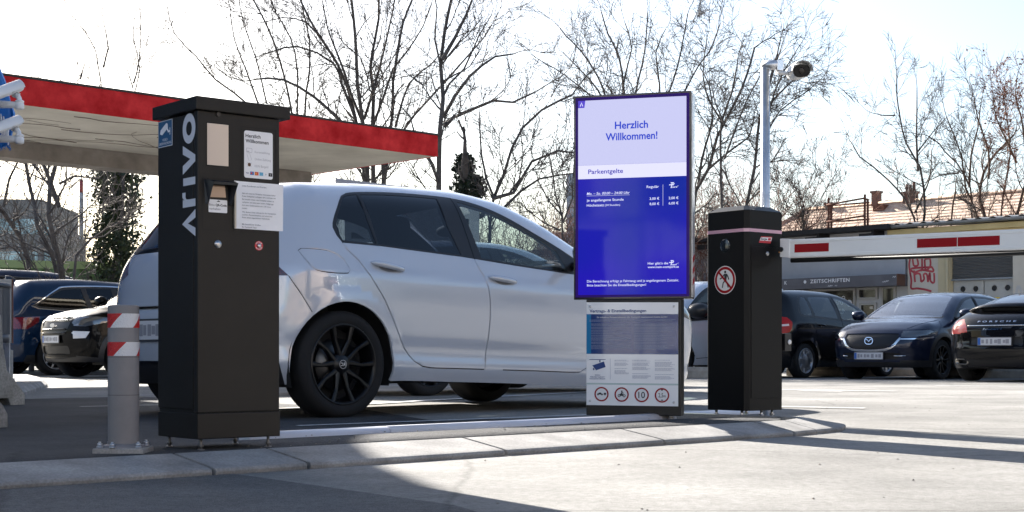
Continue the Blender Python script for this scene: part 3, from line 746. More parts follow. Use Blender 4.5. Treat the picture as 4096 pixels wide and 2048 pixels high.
# loose grit on the sunlit asphalt
rnd = random.Random(5); gr = MB()
for i in range(620):
    if i < 420: x, y = rnd.uniform(-.2, 4.5), rnd.uniform(3.3, 15)
    else:
        t, o_ = rnd.uniform(-1.2, 2.0), rnd.uniform(.27, .8); p = kp(t, o_, 0); x, y = p[0], p[1]
    if i < 420 and (np.array([x, y, 0])-K0) @ V > -.05 and (np.array([x, y, 0])-K0) @ U < 2.6: continue
    z = float(gz(x, y)) if i < 420 else .055; s = rnd.choice((.002,.0025,.003,.004,.0055)); a = rnd.random()*6
    v = [(x+s*math.cos(a+q)*rnd.uniform(.7,1.3), y+s*math.sin(a+q)*rnd.uniform(.7,1.3), z+.001) for q in (0,1.57,3.14,4.7)] + [(x, y, z+s*rnd.uniform(.6,1.1))]
    gr.add(v, [(0,1,4),(1,2,4),(2,3,4),(3,0,4)])
o = gr.build('gravel', mat('grit', (.16,.145,.125), .9, var=.5, vscale=40), fix=False); tag(o, 'loose grit scattered over the asphalt and the kerb island', 'gravel', kind='stuff')
# low white half round edging strips along the lane
mat('edging_white', (.62,.63,.68), .38, var=.06, vscale=5)
def edging(a, b, label, r=.036):
    a, b = np.array(a), np.array(b); d = (b-a)/np.linalg.norm(b-a); q = np.array([-d[1], d[0], 0]); m = MB(); n = 10; k = n+1
    arc = [(r*math.cos(math.pi*i/n), .9*r*math.sin(math.pi*i/n)) for i in range(k)]
    vs = [tuple(p + q*u + Z3*v) for p in (a, b) for u, v in arc]
    m.add(vs, [(i, i+1, k+i+1, k+i) for i in range(n)], True); m.add(vs[:k], [tuple(range(k))]); m.add(vs[k:], [tuple(range(k))])
    tag(m.build('edging_strip', MATS['edging_white']), label, 'edging strip', 'white edging strips along the lane')
E1 = np.array([-1.02,5.60,.045]); E2 = np.array([.81,7.49,.045]); sj = E1+(E2-E1)*.27
edging(E1, sj-(E2-E1)*.001, 'short white half-round edging strip beginning behind the payment column')
edging(sj+(E2-E1)*.001, E2, 'long white half-round edging strip running in front of the white car')
edging((.62,8.32,.002), (1.62,9.32,.002), 'white half-round edging strip behind the barrier cabinet')
# ---------------------------------------------------------------- payment column
mat('powder_black', (.011,.0100,.0090), .40, bump=.12, bscale=700, var=.18, vscale=5, spec=.28)
mat('powder_dark', (.006,.006,.006), .38, bump=.08, bscale=700)
mat('label_white', (.82,.82,.84), .4); mat('label_blue', (.02,.10,.22), .35); mat('letter_grey', (.62,.64,.70), .4)
mat('ink', (.03,.03,.035), .6); mat('ink_grey', (.18,.18,.20), .6); mat('ink_light', (.42,.42,.45), .6); mat('groove', (.004,.004,.004), .8)
mat('steel', (.55,.55,.56), .28, 1, var=.12, vscale=40); mat('galv', (.66,.67,.69), .36, .85, var=.15, vscale=14, col2=(.78,.79,.81))
mat('red_label', (.55,.03,.04), .4); mat('sign_red', (.30,.003,.008), .45, spec=.2); mat('sign_white', (.75,.75,.76), .35); mat('navy_ink', (.015,.05,.20), .5)
mat('display_off', (.62,.52,.44), .12, coat=.6); mat('reader_glass', (.36,.24,.17), .12, coat=.8)
mat('orange', (.75,.28,.01), .4); mat('card_blue', (.03,.16,.45), .4); mat('card_red', (.6,.05,.04), .4); mat('card_cyan', (.12,.4,.6), .4)
col = thing('payment_column', 'black metal parking payment column with white lettering and a display, right of the grey bollard', 'payment column', (-1.041, 4.87, .055), R(40))
Zo = .055
def z_(v): return v-Zo
m = MB(); m.box(.0,.3312,.032,.287,z_(.1915),z_(1.180)); m.build('cabinet', MATS['powder_black'], col, bevel=.003)
m = MB(); m.box(.0,.3115,.0,.028,z_(.181),z_(1.1845)); door = m.build('front_door', MATS['powder_black'], col, bevel=.003)
m = MB(); m.box(.004,.312,.004,.283,z_(.172),z_(.2)); m.build('joint', MATS['groove'], col)
m = MB(); m.box(.0,.3154,.0,.287,z_(.093),z_(.1785)); m.build('plinth', MATS['powder_black'], col, bevel=.003)
m = MB(); m.box(-.014,.347,-.016,.303,z_(1.1855),z_(1.2295)); m.build('cap', MATS['powder_black'], col, bevel=.004)
for x, y in ((.028,.03),(.285,.03),(.028,.257),(.285,.257)):
    m = MB(); m.cyl((x,y,-.004),(x,y,.04),.005,n=10); m.cyl((x,y,.010),(x,y,.018),.009,n=6); m.cyl((x,y,.0),(x,y,.004),.012,n=12); m.build('levelling_foot', mat('steel_dull', (.22,.21,.20), .5, .8), col)
O0, AX, AZ, NF = (0,0,-Zo), X3, Z3, -Y3     # front face frame, z in world height
m = MB(); m.prism([(.0343,1.006),(.1139,1.007),(.1139,1.1455),(.0343,1.145)], O0, AX, AZ, NF, .0002, .0015); m.build('display', MATS['display_off'], col)
m = MB()
for a in (((.0325,1.004),(.1160,1.005)),((.1155,1.004),(.1155,1.1475)),((.0325,1.1470),(.1160,1.1475)),((.0328,1.004),(.0328,1.1475))): stroke_quads(m, O0, AX, AZ, NF, a, .003, .001)
for poly in ([(.1626,.9607),(.1626,1.1456),(.2972,1.1459),(.2972,.79),(.1626,.79)], [(.0165,.79),(.0165,.961),(.1334,.962),(.1334,.7903)]):
    stroke_quads(m, O0, AX, AZ, NF, poly, .0022, .0007, True)
m.build('panel_groove', MATS['groove'], col)
m = MB(); m.cyl((.0747,.001,z_(1.1778)),(.0747,-.006,z_(1.1778)),.0075,n=20); m.build('lock', MATS['trim_black'], col)
# instruction sticker
m = MB(); m.prism(rrect(.174,.285,.9745,1.1345,.008), O0, AX, AZ, NF, .0003, .0012); stk = m.build('instruction_label', MATS['label_white'], col)
m = MB()
put_text(m, 'Herzlich', O0, AX, AZ, NF, .1789, 1.1115, h=.0115, w=.058, bold=.02, d=.0016); put_text(m, 'Willkommen', O0, AX, AZ, NF, .1789, 1.094, h=.0115, w=.0895, bold=.02, d=.0016)
m.build('heading', MATS['ink'], stk)
m = MB()
for t, y, w in (('Kartenzahlung',1.0607,.0586),('Online-Zahlung',1.0365,.0627),('KEIN Bargeld',1.0128,.0527)): put_text(m, t, O0, AX, AZ, NF, .2142, y, h=.0075, w=w, bold=.002, d=.0016)
stroke_quads(m, O0, AX, AZ, NF, rrect(.1824,.2036,1.0605,1.0750,.002), .0012, .0016, True); flat(m, O0, AX, AZ, NF, [(.184,1.063),(.193,1.063),(.193,1.0655),(.184,1.0655)], .0016)
stroke_quads(m, O0, AX, AZ, NF, [(.184,1.055),(.195,1.057),(.2025,1.036),(.1915,1.034)], .0011, .0016, True)
m.build('payment_icons', MATS['ink_light'], stk)
m = MB(); disc(m, O0, AX, AZ, NF, .1934, 1.0195, .0062, .0016, 16); m.build('coin_icon', mat('coin_brown', (.16,.07,.03), .5), stk)
m = MB(); stroke_quads(m, O0, AX, AZ, NF, [(.1865,1.013),(.2005,1.026)], .001, .0019); stroke_quads(m, O0, AX, AZ, NF, [(.2005,1.013),(.1865,1.026)], .001, .002); m.build('cross_mark', MATS['ink'], stk)
for i, (cm, tx) in enumerate((('label_white','VISA'),('card_blue',None),('card_red',None),('card_cyan',None),('label_white','D'),('ink','V'))):
    x = .1785+.0180*i; m = MB(); m.prism([(x,.985),(x+.0145,.985),(x+.0145,.9965),(x,.9965)], O0, AX, AZ, NF, .0013, .0018); cd = m.build('card_badge', MATS[cm], stk)
    m = MB()
    if tx: put_text(m, tx, O0, AX, AZ, NF, x+.007, .9885, h=.0042, align='C', bold=.02, d=.0022); m.build('badge_mark', MATS['navy_ink'] if tx != 'V' else MATS['label_white'], cd)
    elif i in (1, 2): disc(m, O0, AX, AZ, NF, x+.005, .9907, .0035, .0022, 16); m.build('badge_mark', MATS['card_red'] if i == 1 else MATS['orange'], cd)
# code reader with its rain hood
m = MB(); m.prism([(.0406,.899),(.1039,.901),(.0996,.940),(.044,.938)], O0, AX, AZ, NF, .0006, .003); m.build('reader_window', MATS['reader_glass'], col)
m = MB()
m.add([(.0313,0,z_(.9574)),(.1321,0,z_(.9581)),(.125,-.045,z_(.948)),(.038,-.045,z_(.947)),(.036,-.04,z_(.939)),(.127,-.04,z_(.940)),(.0305,0,z_(.945)),(.1325,0,z_(.946))],
      [(0,1,2,3),(3,2,5,4),(4,5,7,6)])
for xa, xb, xo in ((.0228,.0345,.036),(.1315,.121,.127)):
    m.add([(xa,0,z_(.9575)),(xo,-.045,z_(.947)),(xb,-.012,z_(.878)),(xa+(.004 if xa < .1 else -.004),0,z_(.875)),(xb+(.008 if xa < .1 else -.008),0,z_(.9575)),(xb+(.006 if xa < .1 else -.006),0,z_(.875))], [(0,1,2,3),(1,4,5,2),(0,4,1),(3,2,5)])
m.build('rain_hood', mat('hood_plastic', (.012,.015,.022), .35), col)
m = MB(); m.ell((.1305,-.003,z_(.937)),(.003,.003,.0045),10,6); m.build('signal_led', mat('led_red', (.4,.0,.0), .3, emit=(1,.02,.02), estr=1.2), col)
m = MB(); m.prism(rrect(.040,.1091,.849,.892,.003), O0, AX, AZ, NF, .0004, .0012); qr = m.build('reader_label', MATS['label_white'], col)
m = MB(); put_text(m, 'QR-Code', O0, AX, AZ, NF, .0655, .8705, h=.0075, w=.0415, bold=.03, d=.0016); m.add([(.069,-.0016,z_(.885)),(.084,-.0016,z_(.885)),(.0765,-.0016,z_(.890))], [(0,1,2)]); m.build('bold_text', MATS['ink'], qr)
m = MB(); put_text(m, 'Bitte', O0, AX, AZ, NF, .0415, .8705, h=.0075, w=.0205, bold=0, d=.0016); put_text(m, 'vorhalten', O0, AX, AZ, NF, .0415, .8575, h=.0075, w=.042, bold=0, d=.0016); m.build('light_text', MATS['ink_grey'], qr)
# buttons
m = MB(); m.lathe([(0,.006),(.0085,.006),(.0095,.005),(.0095,.0035),(.0125,.0035),(.0135,.0015),(.0135,0)], (.0748,0,z_(.7438)), (0,-1,0), 28); m.build('call_button', MATS['steel'], col)
m = MB(); disc(m, O0, AX, AZ, NF, .231, .7458, .0162, .0008, 32); ring = m.build('emergency_ring', MATS['red_label'], col)
m = MB(); m.lathe([(0,.006),(.006,.006),(.0075,.004),(.0075,.0)], (.231,0,z_(.7458)), (0,-1,0), 24); m.build('emergency_button', MATS['steel'], col)
m = MB()
for i, ch in enumerate('NOTRUF'):
    for base in (90, 270):
        a = R(base + (2.5-i)*22); ra = np.array([math.sin(a), 0, -math.cos(a)])*1.0; up = np.array([math.cos(a), 0, math.sin(a)])
        put_text(m, ch, np.array([.231,0,.7458-Zo])+up*.0098, np.array([math.sin(a),0,-math.cos(a)]), up, NF, 0, 0, h=.0042, align='C', bold=.02, d=.0013)
m.build('ring_text', MATS['label_white'], ring)
# lettering and sticker on the shaded side
OL, NL = (0,0,-Zo), -X3
def side(m, pts, d=.0008): flat(m, OL, AZ, Y3, NL, pts, d)
m = MB(); side(m, [(.767,.0141),(.7955,.0141),(.8126,.066),(.8126,.1077)]); side(m, [(.8582,.0141),(.8297,.0141),(.8126,.066),(.8126,.1077)]); m.build('letter', MATS['letter_grey'], col)
m = MB(); side(m, [(.8677,.0141),(.8930,.0141),(.8930,.1028),(.8677,.1028)]); side(m, [(.8930,.062),(.8945,.078),(.902,.0835),(.918,.0835),(.918,.1060),(.903,.1060),(.8960,.099),(.8930,.090)]); m.build('letter', MATS['letter_grey'], col)
m = MB(); side(m, [(.9405,.0150),(.9660,.0150),(.9660,.1000),(.9405,.1000)]); m.build('letter', MATS['letter_grey'], col)
m = MB(); side(m, [(.9790,.1028),(1.0080,.1028),(1.0275,.0500),(1.0275,.0150),(1.0165,.0150)]); side(m, [(1.0760,.1028),(1.0470,.1028),(1.0275,.0500),(1.0275,.0150),(1.0385,.0150)]); m.build('letter', MATS['letter_grey'], col)
m = MB(); k = 40; ro = [(1.1300+.0505*math.cos(2*math.pi*i/k), .0590+.0450*math.sin(2*math.pi*i/k)) for i in range(k)]; ri = [(1.1300+.0235*math.cos(2*math.pi*i/k), .0590+.0200*math.sin(2*math.pi*i/k)) for i in range(k)]
m.add([(-.0008, v, u-Zo) for u, v in ro+ri], [(i, (i+1) % k, k+(i+1) % k, k+i) for i in range(k)]); m.build('letter', MATS['letter_grey'], col)
OV = np.array([0,.2815,-Zo]); AV = -Y3
m = MB(); m.prism([(0,1.0875),(.1025,1.0875),(.1025,1.1775),(0,1.1775)], OV, AV, Z3, NL, .0002, .0009); vs_ = m.build('camera_notice', MATS['label_white'], col)
m = MB(); m.prism([(.002,1.0895),(.1005,1.0895),(.1005,1.1755),(.002,1.1755)], OV, AV, Z3, NL, .0009, .0013); m.build('notice_field', MATS['label_blue'], vs_)
m = MB(); flat(m, OV, AV, Z3, NL, [(.013,1.134),(.018,1.147),(.06,1.168),(.070,1.164),(.072,1.150),(.03,1.129)], .0016); flat(m, OV, AV, Z3, NL, [(.06,1.150),(.071,1.149),(.080,1.138),(.074,1.134)], .0018)
flat(m, OV, AV, Z3, NL, [(.085,1.125),(.089,1.125),(.089,1.150),(.085,1.150)], .0016); flat(m, OV, AV, Z3, NL, [(.073,1.133),(.086,1.136),(.086,1.141),(.073,1.139)], .0019)
m.build('camera_pictogram', MATS['label_white'], vs_)
m = MB(); put_text(m, 'VIDEO-', OV, AV, Z3, NL, .0515, 1.1075, h=.0085, w=.040, align='C', bold=0, d=.0016); put_text(m, 'ÜBERWACHUNG', OV, AV, Z3, NL, .0515, 1.0950, h=.0085, w=.091, align='C', bold=0, d=.0016); m.build('notice_text', MATS['label_white'], vs_)
# paper notice taped over it
OP = np.array([-1.041, 4.87, 0]); cA = np.array([math.cos(R(40)), math.sin(R(40)), 0]); cN = np.array([math.sin(R(40)), -math.cos(R(40)), 0])
pap = thing('paper_notice', 'white sheet with a printed message taped onto the black payment column', 'notice', tuple(OP + cA*.229 + Z3*.7995), R(40))
m = MB(); nx_, nz_ = 14, 12; vs = []
for j in range(nz_+1):
    for i in range(nx_+1):
        u, v = i/nx_, j/nz_; x = -.0945+.189*u; z = .1608*v; b = .0022+.0035*math.sin(u*5+v*3)*(.4+.6*abs(u-.5))+.006*max(0, u-.85)*(1-v)*4
        vs.append((x, -b-.001, z))
m.add(vs, [(j*(nx_+1)+i, j*(nx_+1)+i+1, (j+1)*(nx_+1)+i+1, (j+1)*(nx_+1)+i) for j in range(nz_) for i in range(nx_)], True)
m.build('sheet', mat('paper', (.84,.84,.87), .6, var=.04, vscale=12), pap, fix=False)
LN = [('Liebe Kundinnen und Kunden,',.9429,.0954),('falls auf unserem Parkplatz momentan keine',.9177,.1292),('freien Stellplätze verfügbar sind, möchten wir',.9080,.131),('Sie herzlich bitten, den Parkplatz wieder zu',.8975,.1235),('verlassen und alternativ unsere Tiefgarage',.8875,.122),('(mit einer Einfahrtshöhe von 1,90 m) zu',.8772,.111),('nutzen.',.8674,.0205),
      ('Wir danken Ihnen vielmals für Ihr Verständnis',.8545,.1314),('und Ihre Rücksichtnahme und wünschen',.8450,.117),('Ihnen einen angenehmen Aufenthalt.',.8360,.1075),('Mit freundlichen Grüßen',.8130,.0716),('Ihr Contipark-Team',.8035,.0565)]
m = MB()
for t, z, w in LN: put_text(m, t, (-.229,-.0085,-.7995), X3, Z3, NF, .1617, z, h=.0046, w=w, bold=.012, d=.0)
m.build('print', mat('ink_mid', (.17,.17,.20), .6), pap)
m = MB(); m.box(-.095,-.089,-.008,-.0015,.001,.158); m.build('tape', mat('tape_clear', (.45,.40,.33), .3), pap)

# ---------------------------------------------------------------- information totem with the lit screen
tot = thing('information_totem', 'black totem with a lit blue screen above a white plate of parking terms', 'information display', (.315, 7.5, .05), R(-15.8))
Zo = .05
SO = (0,0,-Zo)
m = MB(); m.box(0,.602,.0,.096,z_(.6525),z_(1.6905)); scr = m.build('screen_housing', mat('screen_frame', (.010,.009,.016), .16, coat=.5), tot, bevel=.003)
m = MB(); m.box(.6023,.606,.012,.09,z_(.66),z_(1.683)); m.build('side_trim', MATS['galv'], scr)
def emis(name, c, s): return mat(name, tuple(x*.06 for x in c), .22, emit=c, estr=s*.56, spec=.1)
def srect(x0, x1, z0, z1, d, nm, mm):
    m = MB(); m.prism([(x0,z0),(x1,z0),(x1,z1),(x0,z1)], SO, X3, Z3, NF, .0004, d); return m.build(nm, mm, scr)
srect(.010,.592,.664,1.680,.0010,'bezel_glow',emis('screen_edge',(.016,.004,.10),.55))
srect(.0235,.5778,1.3354,1.6645,.0016,'welcome_field',emis('screen_lavender',(.57,.58,.86),.48))
srect(.0235,.5778,1.2658,1.3348,.0016,'heading_field',emis('screen_pale',(.70,.70,.96),.52))
m = MB(); m.prism([(.0235,.676),(.5778,.676),(.5778,1.2652),(.0235,1.2652)], SO, X3, Z3, NF, .0004, .0016)
blue = mat('screen_blue', (.003,.004,.02), .05, spec=.2); t = blue.node_tree; p = t.nodes['Principled BSDF']
tc = t.nodes.new('ShaderNodeTexCoord'); gn = t.nodes.new('ShaderNodeTexNoise'); gn.inputs['Scale'].default_value = 2.2; gn.inputs['Detail'].default_value = 1
rp = t.nodes.new('ShaderNodeValToRGB'); rp.color_ramp.elements[0].position = .30; rp.color_ramp.elements[1].position = .70
rp.color_ramp.elements[0].color = (.016,.006,.36,1); rp.color_ramp.elements[1].color = (.002,.014,.25,1)
t.links.new(tc.outputs['Object'], gn.inputs['Vector']); t.links.new(gn.outputs[0], rp.inputs[0]); t.links.new(rp.outputs[0], p.inputs['Emission Color']); p.inputs['Emission Strength'].default_value = .34
m.build('price_field', blue, scr)
TB = emis('screen_text_blue', (.020,.055,.56), .5); TN = emis('screen_text_navy', (.028,.018,.36), .5); TW = emis('screen_text_white', (.72,.75,1.0), .52)
def T(txt, x, z, h, w, mm, al='L', b=.02, sh=0, nm='screen_text'):
    m = MB(); put_text(m, txt, SO, X3, Z3, NF, x, z, h=h, w=w, align=al, bold=b, shear=sh, d=.0022); return m.build(nm, mm, scr)
T('Herzlich',.299,1.5146,.036,.170,TB,'C',.022); T('Willkommen!',.299,1.4575,.036,.266,TB,'C',.022); T('Parkentgelte',.0762,1.291,.0225,.180,TN,'L',.014)
T('Regulär',.4394,1.2105,.0125,.0626,TW,'R',.010); T('Mo. – So. 00:00 – 24:00 Uhr',.0684,1.1846,.0125,.222,TW,'L',.010,.22); T('je angefangene Stunde',.0684,1.1511,.0122,.191,TW,'L',.010); T('Höchstsatz',.0684,1.1254,.0122,.0895,TW,'L',.010); T('(24 Stunden)',.1627,1.1258,.0095,.078,TW,'L',.005)
for x, z, s in ((.4409,1.1506,'3,00 €'),(.4409,1.1242,'8,00 €'),(.5378,1.1511,'2,00 €'),(.5378,1.1248,'6,00 €')): T(s,x,z,.0122,.049,TW,'R',.010)
m = MB(); flat(m, SO, X3, Z3, NF, [(.4590,1.1198),(.4604,1.1198),(.4604,1.2261),(.4590,1.2261)], .0022); flat(m, SO, X3, Z3, NF, [(.0684,1.1785),(.2906,1.1785),(.2906,1.1797),(.0684,1.1797)], .0022); m.build('rule', TW, scr)
def pcard(x, z, s):
    m = MB(); L = lambda pts: [(x+u*s, z+v*s) for u, v in pts]
    for a in ([(.002,.012),(.010,.012)], [(.012,-.004),(.018,.022)], [(.010,.022),(.024,.022),(.027,.018),(.024,.012),(.004,.012)]): stroke_quads(m, SO, X3, Z3, NF, L(a), .0045*s, .0022)
    put_text(m, 'card', SO, X3, Z3, NF, x+.017*s, z-.003*s, h=.0085*s, w=.027*s, bold=.02, shear=.25, d=.0024); put_text(m, '+', SO, X3, Z3, NF, x+.0445*s, z+.003*s, h=.006*s, bold=.02, d=.0024)
    m.build('card_logo', TW, scr)
pcard(.489,1.211,1.0); pcard(.489,.823,.92)
T('Hier gibt’s die',.486,.8256,.0115,.1035,TW,'R',.010); T(':',.5401,.8256,.0105,None,TW,'R',.010); T('www.mein-contipark.at',.5401,.8075,.0112,.158,TW,'R',.010)
T('Die Berechnung erfolgt je Fahrzeug und je angefangenem Zeittakt.',.0698,.7395,.0118,.4703,TW,'L',.004); T('Bitte beachten Sie die Einstellbedingungen!',.0698,.7193,.0118,.3042,TW,'L',.004)
m = MB(); m.prism([(.0235,1.628),(.0560,1.628),(.0610,1.6645),(.0235,1.6645)], SO, X3, Z3, NF, .0016, .0021); m.build('corner_badge', emis('screen_badge', (.09,.06,.55), .5), scr)
m = MB(); stroke_quads(m, SO, X3, Z3, NF, [(.0345,1.6365),(.0410,1.6545),(.0475,1.6365)], .0045, .0026); m.build('badge_mark', TW, scr)
for z0 in (.72, .775, .83):
    m = MB(); m.prism([(.02,z0),(.075,z0+.02),(.075,z0+.048),(.02,z0+.028)], (.6065,0,-Zo), Y3, Z3, X3, 0, .001); m.build('side_mark', MATS['sign_red'], scr)
# lower post and terms plate
m = MB(); m.box(.0655,.5502,.0,.100,z_(.0655),z_(.652)); post = m.build('post', MATS['powder_dark'], tot, bevel=.003)
for x, y in ((.12,.03),(.49,.03),(.12,.07),(.49,.07)):
    m = MB(); m.cyl((x,y,.0),(x,y,.02),.008,n=10); m.cyl((x,y,0),(x,y,.006),.015,n=6); m.build('anchor_bolt', MATS['steel'], post)
m = MB(); m.prism([(.0696,.1170),(.5385,.1145),(.5385,.6340),(.0696,.6385)], SO, X3, Z3, NF, .010, .0135); plt_ = m.build('terms_plate', mat('acrylic_white', (.86,.86,.87), .12, coat=.4), tot)
D = .0142
def pflat(pts, nm, mm, d=D): m = MB(); flat(m, SO, X3, Z3, NF, pts, d); return m.build(nm, mm, plt_)
pb = mat('plate_navy', (.010,.045,.19), .12, coat=.8)
pflat([(.0696,.3766),(.5385,.3737),(.5385,.5751),(.0696,.5785)], 'terms_field', pb); pflat([(.0698,.3768),(.0935,.3766),(.0935,.5781),(.0698,.5783)], 'terms_edge', mat('plate_cyan', (.02,.20,.42), .12, coat=.8), D+.0004)
pflat([(.0696,.2215),(.5385,.2190),(.5385,.2275),(.0696,.2299)], 'band', mat('plate_mint', (.45,.55,.54), .3))
m = MB(); put_text(m, 'Vertrags- & Einstellbedingungen', SO, X3, Z3, NF, .0857, .5868, h=.0145, w=.2915, bold=.022, d=D+.0004)
put_text(m, 'Achtung', SO, X3, Z3, NF, .1268, .2670, h=.0062, w=.029, align='C', bold=.02, d=D+.0004); put_text(m, 'Videoüberwachung /', SO, X3, Z3, NF, .1268, .2572, h=.0062, w=.078, align='C', bold=.02, d=D+.0004); put_text(m, 'Kennzeichenerfassung', SO, X3, Z3, NF, .1268, .2480, h=.0062, w=.081, align='C', bold=.02, d=D+.0004)
flat(m, SO, X3, Z3, NF, [(.0847,.3465),(.1689,.3465),(.1689,.3495),(.0847,.3495)], D+.0004); flat(m, SO, X3, Z3, NF, [(.1365,.334),(.1425,.334),(.1425,.3462),(.1365,.3462)], D+.0004)
flat(m, SO, X3, Z3, NF, [(.1005,.318),(.1605,.338),(.1690,.310),(.1195,.2935)], D+.0005); flat(m, SO, X3, Z3, NF, [(.103,.304),(.108,.306),(.113,.297),(.104,.2935)], D+.0005)
flat(m, SO, X3, Z3, NF, [(.1925,.2468),(.1935,.2468),(.1935,.3525),(.1925,.3525)], D+.0004)
m.build('plate_text', MATS['navy_ink'], plt_)
m = MB(); put_text(m, 'für ticketlose Parkeinrichtungen der Contipark International Austria GmbH', SO, X3, Z3, NF, .1236, .5580, h=.0072, w=.3596, bold=.02, d=D+.0004); m.build('terms_heading', mat('plate_ink_white', (.55,.57,.62), .4), plt_)
rnd = random.Random(11)
def fine(x0, x1, rows, nm, mm, h=.0022):
    """print too fine to read: broken hairlines"""
    m = MB()
    for z, wf in rows:
        x = x0; xe = x0+(x1-x0)*wf
        while x < xe:
            l = rnd.uniform(.004,.013); flat(m, SO, X3, Z3, NF, [(x,z),(min(x+l,xe),z),(min(x+l,xe),z+h),(x,z+h)], D+.0006); x += l+.0016
    m.build(nm, mm, plt_)
lt = mat('plate_fine_white', (.25,.30,.42), .4); dk = mat('plate_fine_dark', (.28,.31,.42), .5)
fine(.0850,.5250,[(.547,1),(.541,.97)],'fine_print',lt)
rows = []; z = .528
for g_ in (3,3,2,2,2,4,3,5):
    for i in range(g_): rows.append((z, 1 if i < g_-1 else rnd.uniform(.4,.9))); z -= .0046
    z -= .003
fine(.094,.298,rows,'fine_print',lt,.0017); rows2 = [(a-.002, rnd.uniform(.6,1)) for a, b in rows]; fine(.316,.522,rows2,'fine_print',lt,.0017)
for x0, x1, segs in ((.215,.289,((.344,2),(.330,4),(.302,1),(.292,5))),(.3063,.4005,((.344,2),(.330,4),(.309,4),(.276,1),(.266,4))),(.4212,.5224,((.344,1),(.334,6),(.304,4),(.272,1),(.262,4)))):
    fine(x0, x1, [(z-.0042*i, rnd.uniform(.75,1)) for z, n in segs for i in range(n)], 'fine_print', dk, .0017)
def sign_ring(x, z, r, parent, o, a, b, n, d, thick=.24):
    m = MB(); disc(m, o, a, b, n, x, z, r*1.06, d, 40); s_ = m.build('prohibition_sign', MATS['sign_white'], parent)
    m = MB(); disc(m, o, a, b, n, x, z, r, d+.0004, 40, r*(1-thick)); m.build('red_ring', MATS['sign_red'], s_); return s_
for i, x in enumerate((.1478,.2515,.3540,.4571)):
    z = .1727-.0012*i; s_ = sign_ring(x, z, .0368, plt_, SO, X3, Z3, NF, D+.0004, .2); m = MB(); DD = D+.0012
    f_ = lambda pts: flat(m, SO, X3, Z3, NF, [(x+u, z+v) for u, v in pts], DD)
    if i == 0:
        f_([(-.024,-.002),(-.022,.003),(-.016,.004),(-.012,.008),(-.003,.008),(.001,.003),(.008,.002),(.008,-.002)]); f_([(.012,-.002),(.024,-.002),(.024,.007),(.012,.007)]); f_([(.008,-.002),(.012,-.002),(.012,-.001),(.008,-.001)])
        for u in (-.018,.0025,.018): disc(m, SO, X3, Z3, NF, x+u, z-.0032, .0032, DD+.0002, 14)
    elif i == 1:
        for u in (-.0125,.0125): disc(m, SO, X3, Z3, NF, x+u, z-.006, .0075, DD+.0002, 20, .0042)
        f_([(-.012,-.005),(-.008,.004),(.004,.005),(.013,-.004),(.006,-.007),(-.004,-.007)]); f_([(-.004,.004),(-.001,.013),(.005,.012),(.004,.004)]); f_([(.003,.011),(.010,.004),(.012,.006),(.005,.013)]); disc(m, SO, X3, Z3, NF, x+.001, z+.0165, .004, DD+.0002, 16)
    elif i == 2: put_text(m, '10', SO, X3, Z3, NF, x, z-.0155, h=.031, w=.034, align='C', bold=.012, d=DD)
    else:
        put_text(m, '2,5', SO, X3, Z3, NF, x-.018, z-.010, h=.021, w=.024, bold=.01, d=DD); put_text(m, 'm', SO, X3, Z3, NF, x+.0075, z-.010, h=.014, w=.011, bold=.01, d=DD)
        f_([(-.008,.029),(.008,.029),(0,.022)]); f_([(-.008,-.027),(.008,-.027),(0,-.020)])
    m.build('sign_symbol', MATS['ink'], s_)
for x, z in ((.0893,.6174),(.517,.6141),(.0883,.1387),(.516,.1342)):
    m = MB(); m.lathe([(0,.0175),(.0045,.0175),(.006,.016),(.006,.0)], (x,0,z-Zo), (0,-1,0), 18); m.build('standoff_screw', MATS['steel'], plt_)

# ---------------------------------------------------------------- barrier
bar = thing('parking_barrier', 'black eight-sided barrier cabinet with a pink light band and a white and red boom', 'barrier', (1.2255, 7.67, .05), R(40))
Zo = .05; W_, D_, ch = .3024, .295, .022
def octo(i): return [(ch-i+2*i*.4,i) if 0 else (ch,i),(W_-ch,i),(W_-i,ch),(W_-i,D_-ch),(W_-ch,D_-i),(ch,D_-i),(i,D_-ch),(i,ch)]
def loft(m, A, za, B, zb): k = 8; m.add([(x,y,z_(za)) for x, y in A]+[(x,y,z_(zb)) for x, y in B], [(i, (i+1) % 8, 8+(i+1) % 8, 8+i) for i in range(8)])
def cap8(m, A, z, up=True): m.add([(x,y,z_(z)) for x, y in A], [tuple(range(8)) if up else tuple(range(8))[::-1]])
bm_ = mat('barrier_black', (.0045,.0045,.005), .38, spec=.2, bump=.03, bscale=600)
m = MB(); loft(m, octo(0), .078, octo(0), 1.0162); cap8(m, octo(0), .078, False); cap8(m, octo(0), 1.0162); m.build('cabinet', bm_, bar, bevel=.002)
m = MB(); loft(m, octo(.0), 1.0165, octo(.0), 1.0338); cap8(m, octo(.0), 1.0165, False); cap8(m, octo(.0), 1.0338); m.build('light_band', mat('band_pink', (.62,.36,.46), .35, coat=.5), bar)
m = MB(); loft(m, octo(0), 1.0342, octo(0), 1.1305)
top = [(.045+(x-.0)/W_*(W_-.09), .045+y/D_*(D_-.09)) for x, y in octo(0)]
loft(m, octo(0), 1.1305, top, 1.158); cap8(m, top, 1.158); cap8(m, octo(0), 1.0342, False); m.build('hood', bm_, bar, bevel=.002)
m = MB(); m.prism([(.034,.145),(.275,.145),(.275,.9406),(.034,.9406)], (0,0,-Zo), X3, Z3, NF, .0003, .0022); dr = m.build('service_door', bm_, bar, bevel=.0008)
m = MB(); stroke_quads(m, (0,0,-Zo), X3, Z3, NF, [(.031,.142),(.278,.142),(.278,.9436),(.031,.9436)], .0035, .0012, True); m.build('door_gap', MATS['groove'], bar)
